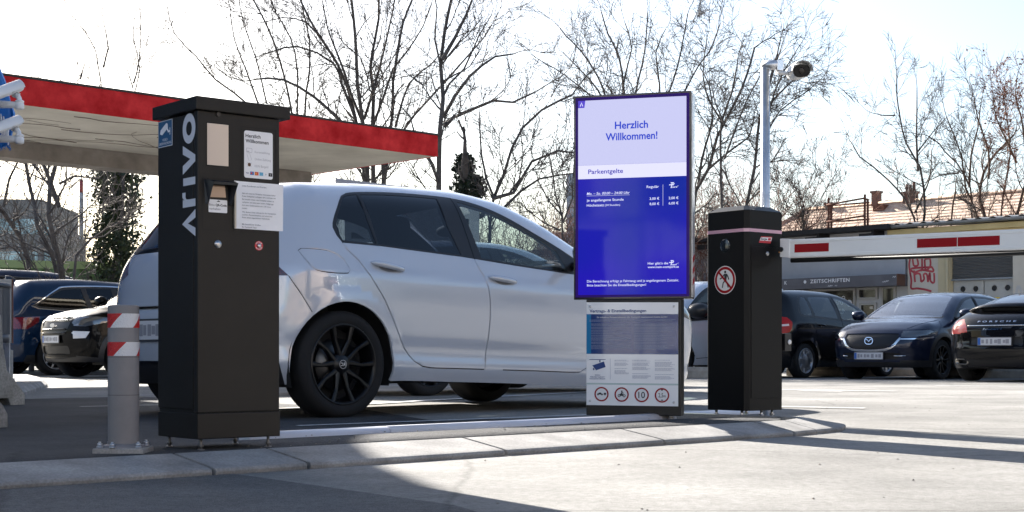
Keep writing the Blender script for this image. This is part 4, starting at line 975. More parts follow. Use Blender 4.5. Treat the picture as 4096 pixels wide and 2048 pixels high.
m = MB(); m.lathe([(0,.006),(.009,.006),(.011,.004),(.011,0)], (.1579,-.0022,z_(.9060)), (0,-1,0), 20); m.build('lock', MATS['steel'], dr)
OB = (0,0,-Zo)
m = MB(); m.add([(.251,-.0028,z_(.9145)),(.267,-.0028,z_(.9145)),(.259,-.0028,z_(.9345))], [(0,1,2)]); wt = m.build('warning_label', MATS['orange'], dr)
m = MB(); stroke_quads(m, OB, X3, Z3, NF, [(.2605,.9285),(.2575,.9225),(.2605,.9225),(.2585,.9170)], .0016, .0032); m.build('bolt_symbol', MATS['ink'], wt)
m = MB(); m.prism([(.0932,.9614),(.1880,.9620),(.2011,.9975),(.1111,.9955)], OB, X3, Z3, NF, .0004, .001); lb = m.build('maker_label', MATS['red_label'], bar)
m = MB(); flat(m, OB, X3, Z3, NF, [(.1000,.9735),(.1915,.9740),(.1985,.9925),(.1095,.9905)], .0014); m.build('label_field', MATS['label_white'], lb)
m = MB(); put_text(m, 'Sorge', OB, X3, Z3, NF, .107, .9775, h=.0115, w=.05, bold=.03, shear=.25, d=.0018); m.build('label_mark', MATS['ink'], lb)
m = MB(); flat(m, OB, X3, Z3, NF, [(.163,.9765),(.187,.9768),(.192,.9895),(.168,.9890)], .0018); m.build('label_patch', MATS['red_label'], lb)
# left face
AL = -Y3; OLb = np.array([0,.1516,-Zo])
m = MB(); m.lathe([(0,.002),(.032,.002),(.0355,.001),(.0355,0)], (0,.1516,z_(.949)), (-1,0,0), 36); m.build('cover_lens', mat('lens_dark', (.012,.016,.017), .12, coat=1), bar)
ps = sign_ring(0, .7675, .0705, bar, OLb, AL, Z3, NL, .0008, .2)
m = MB(); f2 = lambda pts, dd=.0016: flat(m, OLb, AL, Z3, NL, [(u, .7675+v) for u, v in pts], dd)
disc(m, OLb, AL, Z3, NL, .002, .7675+.0425, .0072, .0016, 20)
f2([(-.006,.033),(.012,.033),(.015,.024),(.010,-.004),(-.003,-.004),(-.004,.02)])
for st in ([(u_, v_+.7675) for u_, v_ in st_] for st_ in ([(-.003,.030),(-.018,.014),(-.035,.006)], [(.012,.031),(.022,.016),(.028,.001)], [(.001,-.002),(-.012,-.016),(-.018,-.041)], [(.008,-.002),(.016,-.020),(.024,-.041)])): stroke_quads(m, OLb, AL, Z3, NL, st, .0072, .0018)
m.build('walker_symbol', MATS['ink'], ps)
m = MB(); stroke_quads(m, OLb, AL, Z3, NL, [(-.041,.7675+.041),(.041,.7675-.041)], .0115, .0024); m.build('red_bar', MATS['sign_red'], ps)
for x, y in ((.03,.06),(.03,.24),(.15,.03),(.27,.06),(.27,.24)):
    m = MB(); m.cyl((x,y,-.012),(x,y,.03),.0075,n=10); m.cyl((x,y,.0),(x,y,.008),.014,n=6); m.build('anchor_bolt', MATS['steel'], bar)
# light sensor on the right side
m = MB(); m.box(W_+.0005,W_+.052,-.004,.05,z_(.392),z_(.486)); ls = m.build('light_sensor', MATS['trim_black'], bar, bevel=.002)
m = MB(); m.lathe([(0,.004),(.0125,.004),(.0135,0)], (W_+.036,-.0045,z_(.440)), (0,-1,0), 20); m.build('sensor_lens', MATS['sign_white'], ls)
m = MB(); m.lathe([(.0137,0),(.0175,.003),(.019,0)], (W_+.036,-.0045,z_(.440)), (0,-1,0), 20); m.build('sensor_ring', MATS['trim_black'], ls)
# boom; local frame of the cabinet -> boom runs at -45 deg in the world
ca = R(-45)-R(40); BA = np.array([math.cos(ca), math.sin(ca), 0]); BN = np.array([math.sin(ca), -math.cos(ca), 0]); BA = BA*math.cos(R(-.95)) + Z3*math.sin(R(-.95)); BU = np.cross(BN, BA)*-1
BU = BU if BU[2] > 0 else -BU
d0 = np.array([1.46-1.2255, 7.75-7.67]); c_, s_2 = math.cos(R(-40)), math.sin(R(-40)); B0 = np.array([d0[0]*c_-d0[1]*s_2, d0[0]*s_2+d0[1]*c_, z_(.8829)])
wh = mat('boom_white', (.82,.82,.81), .35, var=.03, vscale=4)
m = MB(); hh = .0963; pf = [(0,0),(-.002,.006),(-.002,.0155),(.0,.0175),(.0,.0775),(-.002,.0795),(-.002,.090),(0,hh),(.045,hh),(.047,.085),(.047,.01),(.045,0)]
LB = 3.1
vs = [tuple(B0 + BA*x - BN*u + BU*v) for x in (0, LB) for u, v in pf]; k = len(pf)
m.add(vs, [(i, (i+1) % k, k+(i+1) % k, k+i) for i in range(k)] + [tuple(range(k))[::-1], tuple(range(k, 2*k))]); boom = m.build('boom', wh, bar)
for x0, x1 in ((.034,.2433),(.7475,.9605),(.9640,1.179),(1.70,2.12),(2.55,2.95)):
    m = MB(); m.prism([(x0,.0262),(x1,.0262),(x1,.0700),(x0,.0700)], B0, BA, BU, BN, .0002, .001); m.build('red_reflector', MATS['sign_red'], boom)
m = MB(); m.tube([tuple(B0+BA*.001-BN*.022-BU*.0135), tuple(B0+BA*LB-BN*.022-BU*.0135)], .0125, 14); m.build('safety_edge', mat('rubber', (.010,.010,.011), .55), boom)
m = MB(); m.prism([(-.055,.006),(.005,.000),(.005,.0985),(-.055,.1035)], B0, BA, BU, BN, -.055, .006); m.build('boom_bracket', wh, bar, bevel=.004)
m = MB(); m.cyl(tuple(B0-BA*.045+BU*.045+BN*.004), tuple(B0-BA*.045+BU*.045+BN*.016), .013, n=16); m.build('pivot_cap', MATS['trim_black'], bar)

# ---------------------------------------------------------------- camera on the steel pole
pole = thing('camera_pole', 'white surveillance camera on a bent steel pole standing behind the black barrier cabinet', 'security camera', (1.3870, 8.05, 0))
m = MB(); m.cyl((0,0,0),(0,0,1.962),.0245,n=28); pl_ = m.build('pole', MATS['galv'], pole)
dr_ = np.array([.86,-.42,-.06]); dr_ /= np.linalg.norm(dr_)
m = MB(); c0 = np.array([-.012,.004,1.957]); m.tube([tuple(c0), tuple(c0+dr_*.088)], [.0255,.0262], 28); m.build('elbow_arm', MATS['galv'], pole)
m = MB(); m.cyl((0,0,0),(0,0,.012),.07,n=24); m.build('base_flange', MATS['galv'], pole)
cb = c0+dr_*.088; rt = np.array([.985,.17,0]); rt /= np.linalg.norm(rt); fw = np.array([-.02,-1,-.06])
m = MB(); m.prism([(-.012,-.030),(.024,-.034),(.024,.030),(-.012,.024)], cb, rt, Z3, fw/np.linalg.norm(fw), -.06, .018); m.build('mount_plate', mat('steel_bright', (.62,.63,.66), .18, 1), pole, bevel=.002)
ccx = Vector((.171,-.14,1.899)); fwd = Vector((.03,-1,-.10)).normalized(); rgt = fwd.cross(Vector((0,0,1))).normalized(); upv = rgt.cross(fwd)
def oval(a, b, d, tilt=-.10, k=28):
    o = []
    for i in range(k):
        t = 2*math.pi*i/k; e = .75; cx_ = math.copysign(abs(math.cos(t))**e, math.cos(t)); sy_ = math.copysign(abs(math.sin(t))**e, math.sin(t))
        x, y = a*cx_, b*sy_; x, y = x*math.cos(tilt)-y*math.sin(tilt), x*math.sin(tilt)+y*math.cos(tilt); o.append(tuple(ccx - fwd*d + rgt*x + upv*y))
    return o
m = MB(); k = 28; rows = [oval(.046,.034,0), oval(.049,.037,.008), oval(.050,.038,.05), oval(.048,.036,.16), oval(.035,.025,.19)]
m.add(sum(rows, []), [(j*k+i, j*k+(i+1) % k, (j+1)*k+(i+1) % k, (j+1)*k+i) for j in range(4) for i in range(k)], True); m.add(rows[-1], [tuple(range(k))]); cbody = m.build('camera_body', mat('camera_white', (.72,.73,.74), .35), pole)
m = MB(); fr_ = oval(.0445,.0325,-.001); m.add(fr_, [tuple(range(k))]); m.build('camera_face', mat('face_black', (.004,.004,.005), .3, spec=.2), cbody)
m = MB(); m.lathe([(0,.0045),(.012,.0045),(.0165,.0035),(.0175,.001)], tuple(ccx), tuple(fwd), 24); m.build('lens', mat('lens_brown', (.02,.015,.014), .15, spec=.3), cbody)
m = MB(); arc = [(-.058,-.004),(-.052,.022),(-.030,.045),(.0,.052),(.030,.045),(.052,.022),(.060,-.006)]
vs = []
for dpt, sc in ((-.035,1.0),(.10,1.0),(.165,.9)):
    vs += [tuple(ccx - fwd*dpt + rgt*(u*sc) + upv*(v*sc+.003)) for u, v in arc]
for dpt, sc in ((-.035,.955),(.10,.955),(.165,.86)):
    vs += [tuple(ccx - fwd*dpt + rgt*(u*sc) + upv*(v*sc+.003)) for u, v in arc]
q = 7
m.add(vs, [(j*q+i, j*q+i+1, (j+1)*q+i+1, (j+1)*q+i) for j in range(2) for i in range(6)] + [(21+j*q+i, 21+j*q+i+1, 21+(j+1)*q+i+1, 21+(j+1)*q+i) for j in range(2) for i in range(6)] + [(i, i+1, 22+i, 21+i) for i in range(6)] + [(14+i, 15+i, 36+i, 35+i) for i in range(6)], False)
m.build('sun_shield', MATS['camera_white'], cbody)
m = MB(); m.prism([(0,0),(.09,-.006),(.088,-.022),(.01,-.014)], tuple(cb+np.array([-.01,.0,-.032])), (rt*.95+fw*.3), Z3, fw/np.linalg.norm(fw), -.05, .01); m.build('camera_arm', MATS['camera_white'], pole, bevel=.003)

# ---------------------------------------------------------------- grey bollard
bo = thing('bollard', 'short grey steel bollard with two red and white reflective bands on the kerb', 'bollard', (-1.268, 4.80, .045))
br = .0498
bg_ = mat('bollard_grey', (.20,.19,.192), .55, var=.1, vscale=9, bump=.06, bscale=60)
m = MB(); m.lathe([(0,.4905),(br-.006,.4905),(br-.001,.4885),(br,.485),(br,.03)], (0,0,0), (0,0,1), 48); m.build('post', bg_, bo)
m = MB(); m.box(-.082,.082,-.075,.075,-.03,.028); m.build('concrete_foot', MATS['concrete'], bo, bevel=.006)
m = MB(); m.lathe([(.070,.0275),(.068,.034),(br+.006,.036),(br,.040)], (0,0,0), (0,0,1), 40); m.build('flange', bg_, bo)
for x, y in ((-.062,-.055),(-.018,-.068),(.062,-.055),(-.06,.055),(.06,.055)):
    m = MB(); m.cyl((x,y,.028),(x,y,.034),.0105,n=16); m.cyl((x,y,.034),(x,y,.043),.0085,n=6); m.cyl((x,y,.043),(x,y,.048),.0045,n=8); m.build('bolt', MATS['steel'], bo)
rw, rr_ = mat('reflect_white', (.70,.70,.72), .3, bump=.5, bscale=220), mat('reflect_red', (.50,.012,.012), .3, bump=.5, bscale=220)
def band(z0, z1, ph):
    m = MB(); rows = 10; r_ = br+.0009; per = 2*math.pi*br/2
    for st_ in range(4):
        m.cur = st_ % 2; n = 36
        for i in range(n):
            for j in range(rows):
                P = []
                for di, dj in ((0,0),(1,0),(1,1),(0,1)):
                    z = z0+(z1-z0)*(j+dj)/rows; a = (st_*per/2 + per/2*(i+di)/n - ph + (z-z0)*.95)/br; P.append((r_*math.sin(a), -r_*math.cos(a), z))
                m.add(P, [(0,1,2,3)], True)
    m.build('reflective_band', [rr_, rw], bo)
band(.4165,.4625,.113); band(.3250,.3700,.099)
m = MB()
for zz, rr2 in ((.321,.0003),(.1975,.0003)): m.lathe([(br+.0002,zz),(br+.0008,zz+.0006),(br+.0002,zz+.0012)], (0,0,0), (0,0,1), 40)
m.build('seam_line', MATS['groove'], bo)
# ---------------------------------------------------------------- buildings
def bricks(name, c1, c2, mortar, scale, rough=.85):
    m = mat(name, c1, rough); t = m.node_tree; p = t.nodes['Principled BSDF']; tc = t.nodes.new('ShaderNodeTexCoord'); b = t.nodes.new('ShaderNodeTexBrick')
    b.inputs['Color1'].default_value = (*c1,1); b.inputs['Color2'].default_value = (*c2,1); b.inputs['Mortar'].default_value = (*mortar,1); b.inputs['Scale'].default_value = scale
    t.links.new(tc.outputs['Object'], b.inputs['Vector']); t.links.new(b.outputs[0], p.inputs['Base Color']); return m
mat('fascia_red', (.56,.010,.013), .8, var=.3, vscale=2.6, col2=(.74,.045,.045), bump=.1, bscale=20, spec=.15)
mat('soffit', (.58,.54,.46), .9, var=.10, vscale=1.2, col2=(.70,.66,.57))
mat('beam_conc', (.24,.21,.18), .9, var=.3, vscale=1.6, col2=(.36,.32,.28), bump=.1, bscale=12)
mat('vine', (.12,.088,.068), .9)
# concrete canopy with the red fascia, along the lane
CO = np.array([-1.24, 24.0, 0]); CZ0, CZ1 = 3.60, 3.935
can = thing('canopy', 'flat concrete canopy with a red fascia carried on a beam and columns', 'canopy', tuple(CO), R(44.5))
m = MB(); m.box(-26,0,.02,3.75,CZ0,CZ1-.02); m.build('slab', MATS['soffit'], can)
m = MB(); m.box(-26,.015,-.03,.019,CZ0-.005,CZ1); m.box(.001,.03,.019,3.78,CZ0-.005,CZ1); m.build('fascia', MATS['fascia_red'], can, bevel=.006)
m = MB(); m.box(-26,.03,-.04,3.8,CZ1+.001,CZ1+.03); m.build('roof_edge', mat('roof_felt', (.05,.045,.04), .9), can)
m = MB(); m.box(-26,-.20,3.1,3.55,CZ0-.27,CZ0-.001); m.build('beam', MATS['beam_conc'], can)
for x in (-.45,-25):
    m = MB(); m.box(x-.16,x+.16,3.15,3.5,0,CZ0-.271); m.build('column', MATS['beam_conc'], can)
# dry creeper stems clinging to the soffit
rnd = random.Random(3); m = MB()
for i in range(34):
    x, y = rnd.uniform(-11,-2.6), rnd.uniform(.1,3.0); a = rnd.choice((0,math.pi))+rnd.uniform(-.35,.35); p = [(x,y,CZ0-.008)]
    for k in range(rnd.randint(5,13)):
        a += rnd.uniform(-.4,.4); x += .22*math.cos(a); y += .22*math.sin(a)
        if not (.05 < y < 3.05 and -12 < x < -2): break
        p.append((x, y, CZ0-.008-.008*rnd.random()))
    if len(p) > 2: m.tube(p, [.0048*(1-.6*i/len(p)) for i in range(len(p))], 4, False)
creep = m.build('creeper', MATS['vine'], None, fix=False); creep.location = tuple(CO); creep.rotation_euler = (0,0,R(44.5)); tag(creep, 'leafless dark creeper stems clinging under the red canopy', 'creeper')

# row of low buildings on the right, facade along BV
BO = np.array([7.8, 40, 0.]); BR = math.atan2(-.731, .682); GB = -.105
def facade(name, label, cat): return thing(name, label, cat, (BO[0], BO[1], GB), BR)
def zb(v): return v-GB
mat('render_white', (.52,.52,.52), .85, var=.06, vscale=1.5, col2=(.60,.60,.59)); mat('render_beige', (.58,.53,.44), .9, var=.08, vscale=.8, col2=(.66,.61,.52)); mat('render_yellow', (.60,.46,.20), .9, var=.1, vscale=1, col2=(.68,.54,.27))
mat('panel_grey', (.36,.38,.42), .45, var=.08, vscale=.7, col2=(.44,.46,.50)); mat('sign_grey', (.11,.11,.125), .5, var=.15, vscale=2); mat('sign_brown', (.10,.055,.04), .6)
mat('pane_dark', (.010,.011,.012), .06, coat=1); mat('frame_pale', (.42,.41,.38), .6); mat('roof_black', (.012,.012,.013), .7); mat('zinc', (.30,.32,.34), .4, .6, var=.25, vscale=3); mat('metal_door', (.45,.44,.40), .6, var=.08, vscale=1.2)
mat('shutter', (.30,.30,.30), .5, .3); mat('graffiti_red', (.42,.03,.05), .7, var=.3, vscale=6, col2=(.55,.09,.10)); mat('graffiti_white', (.75,.75,.77), .6); mat('yellow_sign', (.72,.50,.02), .5)
shop = facade('newsagent_shop', 'low grey shop with a dark fascia reading ZEITSCHRIFTEN over its windows', 'shop')
m = MB(); m.box(-12,3.30,.25,9,0,zb(3.60)); m.build('wall', MATS['render_white'], shop)
m = MB(); m.box(-12,3.22,.12,.249,zb(2.41),zb(3.12)); m.build('wall_panel', MATS['panel_grey'], shop, bevel=.004)
m = MB(); m.box(-12.3,3.0,-.35,9.3,zb(3.58),zb(3.70)); m.build('roof', MATS['roof_black'], shop)
for x in (-3.0,-1.4,.75,2.45):
    m = MB(); m.box(x,x+.08,-.25,.249,zb(3.30),zb(3.579)); m.box(x-.35,x+.081,-.28,-.251,zb(3.36),zb(3.50)); m.build('roof_bracket', MATS['roof_black'], shop)
m = MB(); m.box(-12,3.285,-.38,.248,zb(2.115),zb(2.405)); fas = m.build('sign_fascia', MATS['sign_grey'], shop, bevel=.004)
m = MB(); m.box(3.2865,3.30,-.38,.0,zb(2.11),zb(2.41)); m.build('sign_end', MATS['sign_brown'], fas)
OF = np.array([.246,-.3815,-GB])
m = MB(); put_text(m, 'ZEITSCHRIFTEN', OF, X3, Z3, NF, .40, 2.262, h=.092, w=1.24, bold=.03, spacing=1.15, d=.004); put_text(m, 'K', OF, X3, Z3, NF, -.44, 2.255, h=.09, bold=.03, d=.004); m.build('sign_letters', MATS['graffiti_white'], fas)
m = MB(); disc(m, OF, X3, Z3, NF, .235, 2.302, .045, .004, 16)
for x, z, s in ((1.02,2.165,.03),(1.08,2.17,.022),(1.22,2.165,.022),(2.72,2.22,.03),(2.78,2.235,.026),(2.66,2.215,.022),(2.98,2.33,.03)): stroke_quads(m, OF, X3, Z3, NF, [(x-s*1.6,z-s*.3),(x-s*.5,z+s*.7),(x,z-s*.5),(x+s,z+s*.6),(x+s*1.5,z-s*.2)], s*.5, .005)
m.build('fascia_stickers', MATS['graffiti_white'], fas)
m = MB(); m.box(-3.0,.20,.20,.2495,zb(.5),zb(2.10)); m.build('shop_window', MATS['pane_dark'], shop)
for x0, x1, z0, z1, nm in ((.26,1.62,.45,2.06,'shop_window'),(1.80,2.30,1.86,2.06,'transom_window'),(1.86,2.26,.12,1.66,'door_pane'),(2.52,2.84,.5,2.07,'shop_window')):
    m = MB(); m.box(x0,x1,.19,.2495,zb(z0),zb(z1)); wn = m.build(nm, MATS['pane_dark'], shop)
    m = MB(); w_ = .055
    for a in ((x0-w_,x0-.001,z0-w_,z1+w_),(x1+.001,x1+w_,z0-w_,z1+w_),(x0,x1,z1+.001,z1+w_),(x0,x1,z0-w_,z0-.001)): m.box(a[0],a[1],.17,.248,zb(a[2]),zb(a[3]))
    m.build('window_frame', MATS['frame_pale'], wn)
m = MB(); OG = np.array([0,.189,-GB]); stroke_quads(m, OG, X3, Z3, NF, catmull([(1.02,1.74),(1.0,1.86),(1.07,1.90),(1.1,1.76),(1.15,1.70),(1.2,1.9),(1.22,1.72),(1.28,1.70),(1.26,1.88),(1.34,1.9),(1.36,1.72)], .03), .022, .004)
stroke_quads(m, OG, X3, Z3, NF, catmull([(1.1,1.5),(1.2,1.56),(1.16,1.48),(1.3,1.46),(1.27,1.58),(1.36,1.5)], .03), .02, .005); m.build('window_graffiti', MATS['graffiti_white'], shop)
m = MB(); disc(m, OG, X3, Z3, NF, 1.49, 1.72, .09, .004, 18); disc(m, OG, X3, Z3, NF, 1.49, 1.73, .05, .006, 14); m.build('window_sticker', MATS['graffiti_white'], shop)
m = MB(); flat(m, np.array([0,.189,-GB]), X3, Z3, NF, [(2.12,1.55),(2.22,1.55),(2.22,1.62),(2.12,1.62)], .004); m.build('door_note', MATS['render_beige'], shop)
# workshop: graffiti wall, roller shutter, doors with portholes, gutter and corrugated roof
wk = facade('workshop_building', 'yellow and beige workshop with red graffiti, a roller shutter and porthole doors', 'building')
m = MB(); m.box(3.305,4.20,.10,9,0,zb(3.18)); m.build('wall', MATS['render_beige'], wk)
m = MB(); m.box(4.2015,4.52,.06,9,0,zb(3.18)); m.build('pier', mat('render_cream', (.55,.47,.30), .9, var=.06, vscale=1), wk)
m = MB(); m.box(6.22,12,.06,9,0,zb(3.18)); m.build('wall', MATS['render_beige'], wk)
m = MB(); m.box(2.80,12,.04,9,zb(3.185),zb(3.55)); m.build('upper_wall', MATS['render_yellow'], wk)
m = MB(); m.box(2.80,12,-.06,.0385,zb(3.42),zb(3.56)); m.build('cornice', MATS['render_yellow'], wk, bevel=.01)
m = MB(); m.box(4.5215,6.2185,.30,9,0,zb(3.18)); m.build('recess_wall', MATS['render_beige'], wk)
m = MB(); n_ = 24; z0, z1 = 2.24, 3.17; pr_ = []
for i in range(n_*4+1):
    t = i/(n_*4); pr_.append((.20+.028*math.cos(t*n_*2*math.pi), zb(z0+(z1-z0)*t)))
m.add([(4.53,y,z) for y, z in pr_]+[(6.21,y,z) for y, z in pr_], [(i, i+1, len(pr_)+i+1, len(pr_)+i) for i in range(len(pr_)-1)], False); m.build('roller_shutter', MATS['shutter'], wk)
m = MB(); m.box(4.44,6.2185,.12,.155,zb(2.20),zb(2.238)); m.build('lintel', MATS['zinc'], wk)
for x0, x1 in ((4.535,5.36),(5.385,6.21)):
    m = MB(); m.box(x0,x1,.22,.26,0.02,zb(2.19)); dd = m.build('door', MATS['metal_door'], wk, bevel=.006)
    for cx in ((x0+.27, x0+.62) if x0 < 5 else (x0+.27, x0+.62)):
        m = MB(); m.lathe([(0,.004),(.072,.004)], (cx,.22,zb(1.985)), (0,-1,0), 28); pp = m.build('porthole', MATS['pane_dark'], dd)
        m = MB(); m.lathe([(.072,.0),(.072,.012),(.088,.012),(.09,0)], (cx,.22,zb(1.985)), (0,-1,0), 28); m.build('porthole_rim', MATS['frame_pale'], pp)
m = MB(); m.box(5.58,5.80,.205,.219,zb(1.60),zb(1.76)); ys_ = m.build('yellow_notice', MATS['yellow_sign'], wk)
m = MB(); OY = np.array([0,.2045,-GB])
for a in ((5.70,1.72,5.78),(5.72,1.69,5.77)): flat(m, OY, X3, Z3, NF, [(a[0],a[1]),(a[2],a[1]),(a[2],a[1]+.012),(a[0],a[1]+.012)], .002)
stroke_quads(m, OY, X3, Z3, NF, [(5.605,1.645),(5.645,1.715),(5.685,1.645)], .012, .002, True); m.build('notice_print', MATS['ink'], ys_)
OG2 = np.array([0,.0985,-GB]); m = MB()
def graf(pts, w=.052): stroke_quads(m, OG2, X3, Z3, NF, catmull(pts, .03) if len(pts) > 3 else pts, w, .002+.0007*len(m.f)/200)
def gx(x): return 3.33+(x-1240)/(1590-1240)*.86
def gy(y): return 2.83-(y-775)*.4038*36.5/5883*1.0
for p in ([(1262,775),(1250,860),(1275,1000),(1275,1085),(1350,1090),(1440,1105),(1510,1125)], [(1290,775),(1305,855),(1355,850),(1340,775)], [(1400,775),(1402,900),(1385,915)], [(1430,800),(1490,795),(1495,870),(1445,905),(1430,800)], [(1520,880),(1280,885),(1310,925),(1400,905),(1530,925),(1515,880)],
          [(1320,1025),(1315,950),(1375,945),(1390,1025)], [(1390,1025),(1425,1000),(1420,950),(1455,948),(1470,1030)], [(1470,1030),(1490,940),(1500,1020),(1540,1035),(1540,940)], [(1305,905),(1320,1025)]):
    graf([(gx(x), gy(y)) for x, y in p])
m.build('graffiti', MATS['graffiti_red'], wk)
m = MB(); 
for p in ([(6.30,1.75),(6.36,2.0),(6.45,1.85),(6.42,1.7)], [(6.5,1.7),(6.55,1.95),(6.66,1.95),(6.68,1.75),(6.56,1.7),(6.5,1.8)], [(6.8,1.7),(6.85,2.0),(7.0,1.95)]): stroke_quads(m, np.array([0,.0585,-GB]), X3, Z3, NF, catmull(p, .04), .07, .002)
m.build('faded_graffiti', mat('graffiti_pale', (.50,.49,.47), .8), wk)
m = MB(); arc = [(-.10+.075*math.cos(t), zb(3.66)+.075*math.sin(t)) for t in np.linspace(math.pi, 2*math.pi, 9)]
m.add([(2.60,y-.05,z) for y, z in arc]+[(12,y-.05,z) for y, z in arc], [(i, i+1, 10+i, 9+i) for i in range(8)], True); m.build('gutter', MATS['zinc'], wk, fix=False)
m = MB(); n_ = 150; vs = []
for i in range(n_+1):
    x = 2.62+9.4*i/n_; w_ = .035*math.sin(x*2*math.pi/.19*.5)
    vs += [(x,-.14,zb(3.68)+w_),(x,6.5,zb(4.15)+w_)]
m.add(vs, [(2*i, 2*i+2, 2*i+3, 2*i+1) for i in range(n_)], True); rf = m.build('roof', mat('fibre_cement', (.24,.25,.26), .85, var=.2, vscale=2), wk, fix=False)
m = MB(); m.box(2.78,3.28,-.10,-.02,zb(3.30),zb(3.35)); m.box(3.23,3.28,-.10,-.02,zb(3.12),zb(3.299)); m.build('pipe_bracket', MATS['roof_black'], wk)
m = MB(); m.cyl((4.47,.03,0),(4.47,.03,zb(3.5)),.035,n=12); m.build('downpipe', MATS['render_cream'], wk)
# rusty frame standing on the shop roof
fr = thing('rusty_frame', 'rusty steel angle frame standing on the flat black roof of the shop', 'steel frame', (BO[0], BO[1], GB), BR)
rs = mat('rust', (.13,.055,.035), .9, var=.4, vscale=8)
for x, y in ((.90,.1),(2.03,.1),(.86,.28),(2.00,.28)):
    m = MB(); m.box(x-.022,x+.022,y-.022,y+.022,zb(3.70),zb(4.56 if y < .2 else 4.46)); m.build('post', rs, fr)
for (a, b) in (((.84,.08,4.37),(2.06,.08,4.46)),((.84,.30,4.37),(2.03,.30,4.36)),((.84,.08,3.92),(2.06,.08,4.00)),((.84,.30,3.93),(2.03,.30,3.92)),((.90,.1,4.40),(.86,.28,4.40)),((2.03,.1,4.44),(2.00,.28,4.44))):
    m = MB(); m.cyl((a[0],a[1],zb(a[2])),(b[0],b[1],zb(b[2])),.025,n=6); m.build('rail', rs, fr)
# long tiled roof behind
tr = thing('tiled_house', 'long house behind the shops with a pale orange tiled roof and brick chimneys', 'house', (11.9, 60, GB), BR)
tile = mat('roof_tile', (.50,.345,.25), .9, var=.25, vscale=9, col2=(.68,.50,.38), bump=.3, bscale=14); 
t = tile.node_tree; p = t.nodes['Principled BSDF']; tc = t.nodes.new('ShaderNodeTexCoord'); wv = t.nodes.new('ShaderNodeTexWave'); wv.inputs['Scale'].default_value = 2.4; wv.bands_direction = 'Z'; wv.inputs['Distortion'].default_value = 1.5; wv.inputs['Detail'].default_value = 3
bb = t.nodes.new('ShaderNodeBump'); bb.inputs['Strength'].default_value = .7; bb.inputs['Distance'].default_value = .05; t.links.new(tc.outputs['Object'], wv.inputs[0]); t.links.new(wv.outputs[1], bb.inputs['Height']); t.links.new(bb.outputs[0], p.inputs['Normal'])
RZ, EZ = 6.35, 3.4
m = MB(); m.box(-3.2,24,-3.8,3.8,0,EZ); m.build('wall', MATS['render_beige'], tr)
m = MB(); m.add([(-3.6,-4.3,EZ-.1),(24.5,-4.3,EZ-.1),(24.5,4.3,EZ-.1),(-3.6,4.3,EZ-.1),(.2,0,RZ),(21,0,RZ)], [(0,1,5,4),(1,2,5),(2,3,4,5),(3,0,4)]); roof = m.build('roof', tile, tr)
m = MB(); m.tube([(.2,0,RZ),(21,0,RZ)], .09, 8); m.tube([(-3.6,-4.3,EZ-.1),(.2,0,RZ)], .08, 8); m.build('ridge_tiles', tile, roof)
bk = bricks('chimney_brick', (.12,.06,.045), (.17,.09,.07), (.16,.14,.12), 9)
for x, w_, y, h_, pots in ((1.31,.17,.0,.10,0),(3.44,.13,-.0,.40,0),(4.95,.25,.0,.26,3)):
    m = MB(); m.box(x-w_,x+w_,y-.16,y+.16,RZ-.6,RZ+h_); m.box(x-w_-.04,x+w_+.04,y-.2,y+.2,RZ+h_+.001,RZ+h_+.09); ch_ = m.build('chimney', bk, roof)
    for i in range(pots):
        m = MB(); px = x-w_*.6+i*w_*.6; m.cyl((px,y,RZ+h_+.09),(px,y,RZ+h_+(.38,.36,.46)[i]),.065,.055,n=10); m.build('chimney_pot', MATS['rust'], ch_)
m = MB(); m.box(3.6,4.1,-.5,-.1,RZ-.35,RZ-.10); m.build('dormer', MATS['rust'], roof)
# office block far left, slab tower, pale flat roof, green container
off = thing('office_block', 'distant grey brick office block with bands of blue glass behind the trees', 'office building', (-39.1, 122, 0), R(2))
mb_ = bricks('office_brick', (.20,.18,.17), (.26,.23,.21), (.2,.19,.18), 1.2); gl_ = mat('office_glass', (.10,.20,.26), .1, .3, var=.5, vscale=.5, col2=(.5,.62,.68))
m = MB(); m.box(-16,0,0,12,0,13.2); m.build('wall', mb_, off)
m = MB(); m.box(.002,.95,.6,11,0,10.9); m.build('side_wing', mb_, off)
for i in range(4):
    z = 2.2+2.7*i
    m = MB(); m.box(-15.5,-.25,-.05,-.002,z,z+1.25); m.build('window_band', gl_, off)
    m = MB(); m.box(.1,.85,.55,.598,z,z+1.25); m.build('window_band', gl_, off)
tw = thing('tower_block', 'pale grey high tower far behind the bare trees beside the totem', 'tower block', (9.0, 205, 0), R(-5))
m = MB(); m.box(-1.4,5.5,0,10,0,25.5); m.build('wall', mat('tower_grey', (.30,.34,.40), .8, var=.05, vscale=.3), tw)
m = MB(); m.box(-5.6,-1.401,2,12,0,17.5); m.build('lower_block', mat('tower_rose', (.40,.36,.37), .85), tw)
m = MB()
for i in range(8): m.box(-1.0,5.1,-.06,-.002,2+2.8*i,3.3+2.8*i)
m.build('window_band', mat('tower_glass', (.22,.27,.33), .3), tw)
pv = thing('pavilion', 'low building with a pale flat roof edge seen just over the white car roof', 'building', (-3.6, 30.0, 0), R(9))
m = MB(); m.box(.2,3.0,.3,5,0,3.55); m.build('wall', MATS['render_white'], pv)
m = MB(); m.add([(0,0,3.62),(2.35,0,3.58),(2.35,5,3.58),(0,5,3.62),(0,0,3.96),(2.35,0,3.72),(2.35,5,3.72),(0,5,3.96)], [(3,2,1,0),(4,5,6,7),(0,1,5,4),(1,2,6,5),(2,3,7,6),(3,0,4,7)]); m.build('roof', mat('roof_pale', (.34,.34,.36), .7), pv)
gc = thing('green_container', 'green corrugated container behind the parked dark cars at the far left', 'container', (-12.6, 31.5, 0), R(20))
gm = mat('container_green', (.14,.24,.10), .6, var=.12, vscale=2)
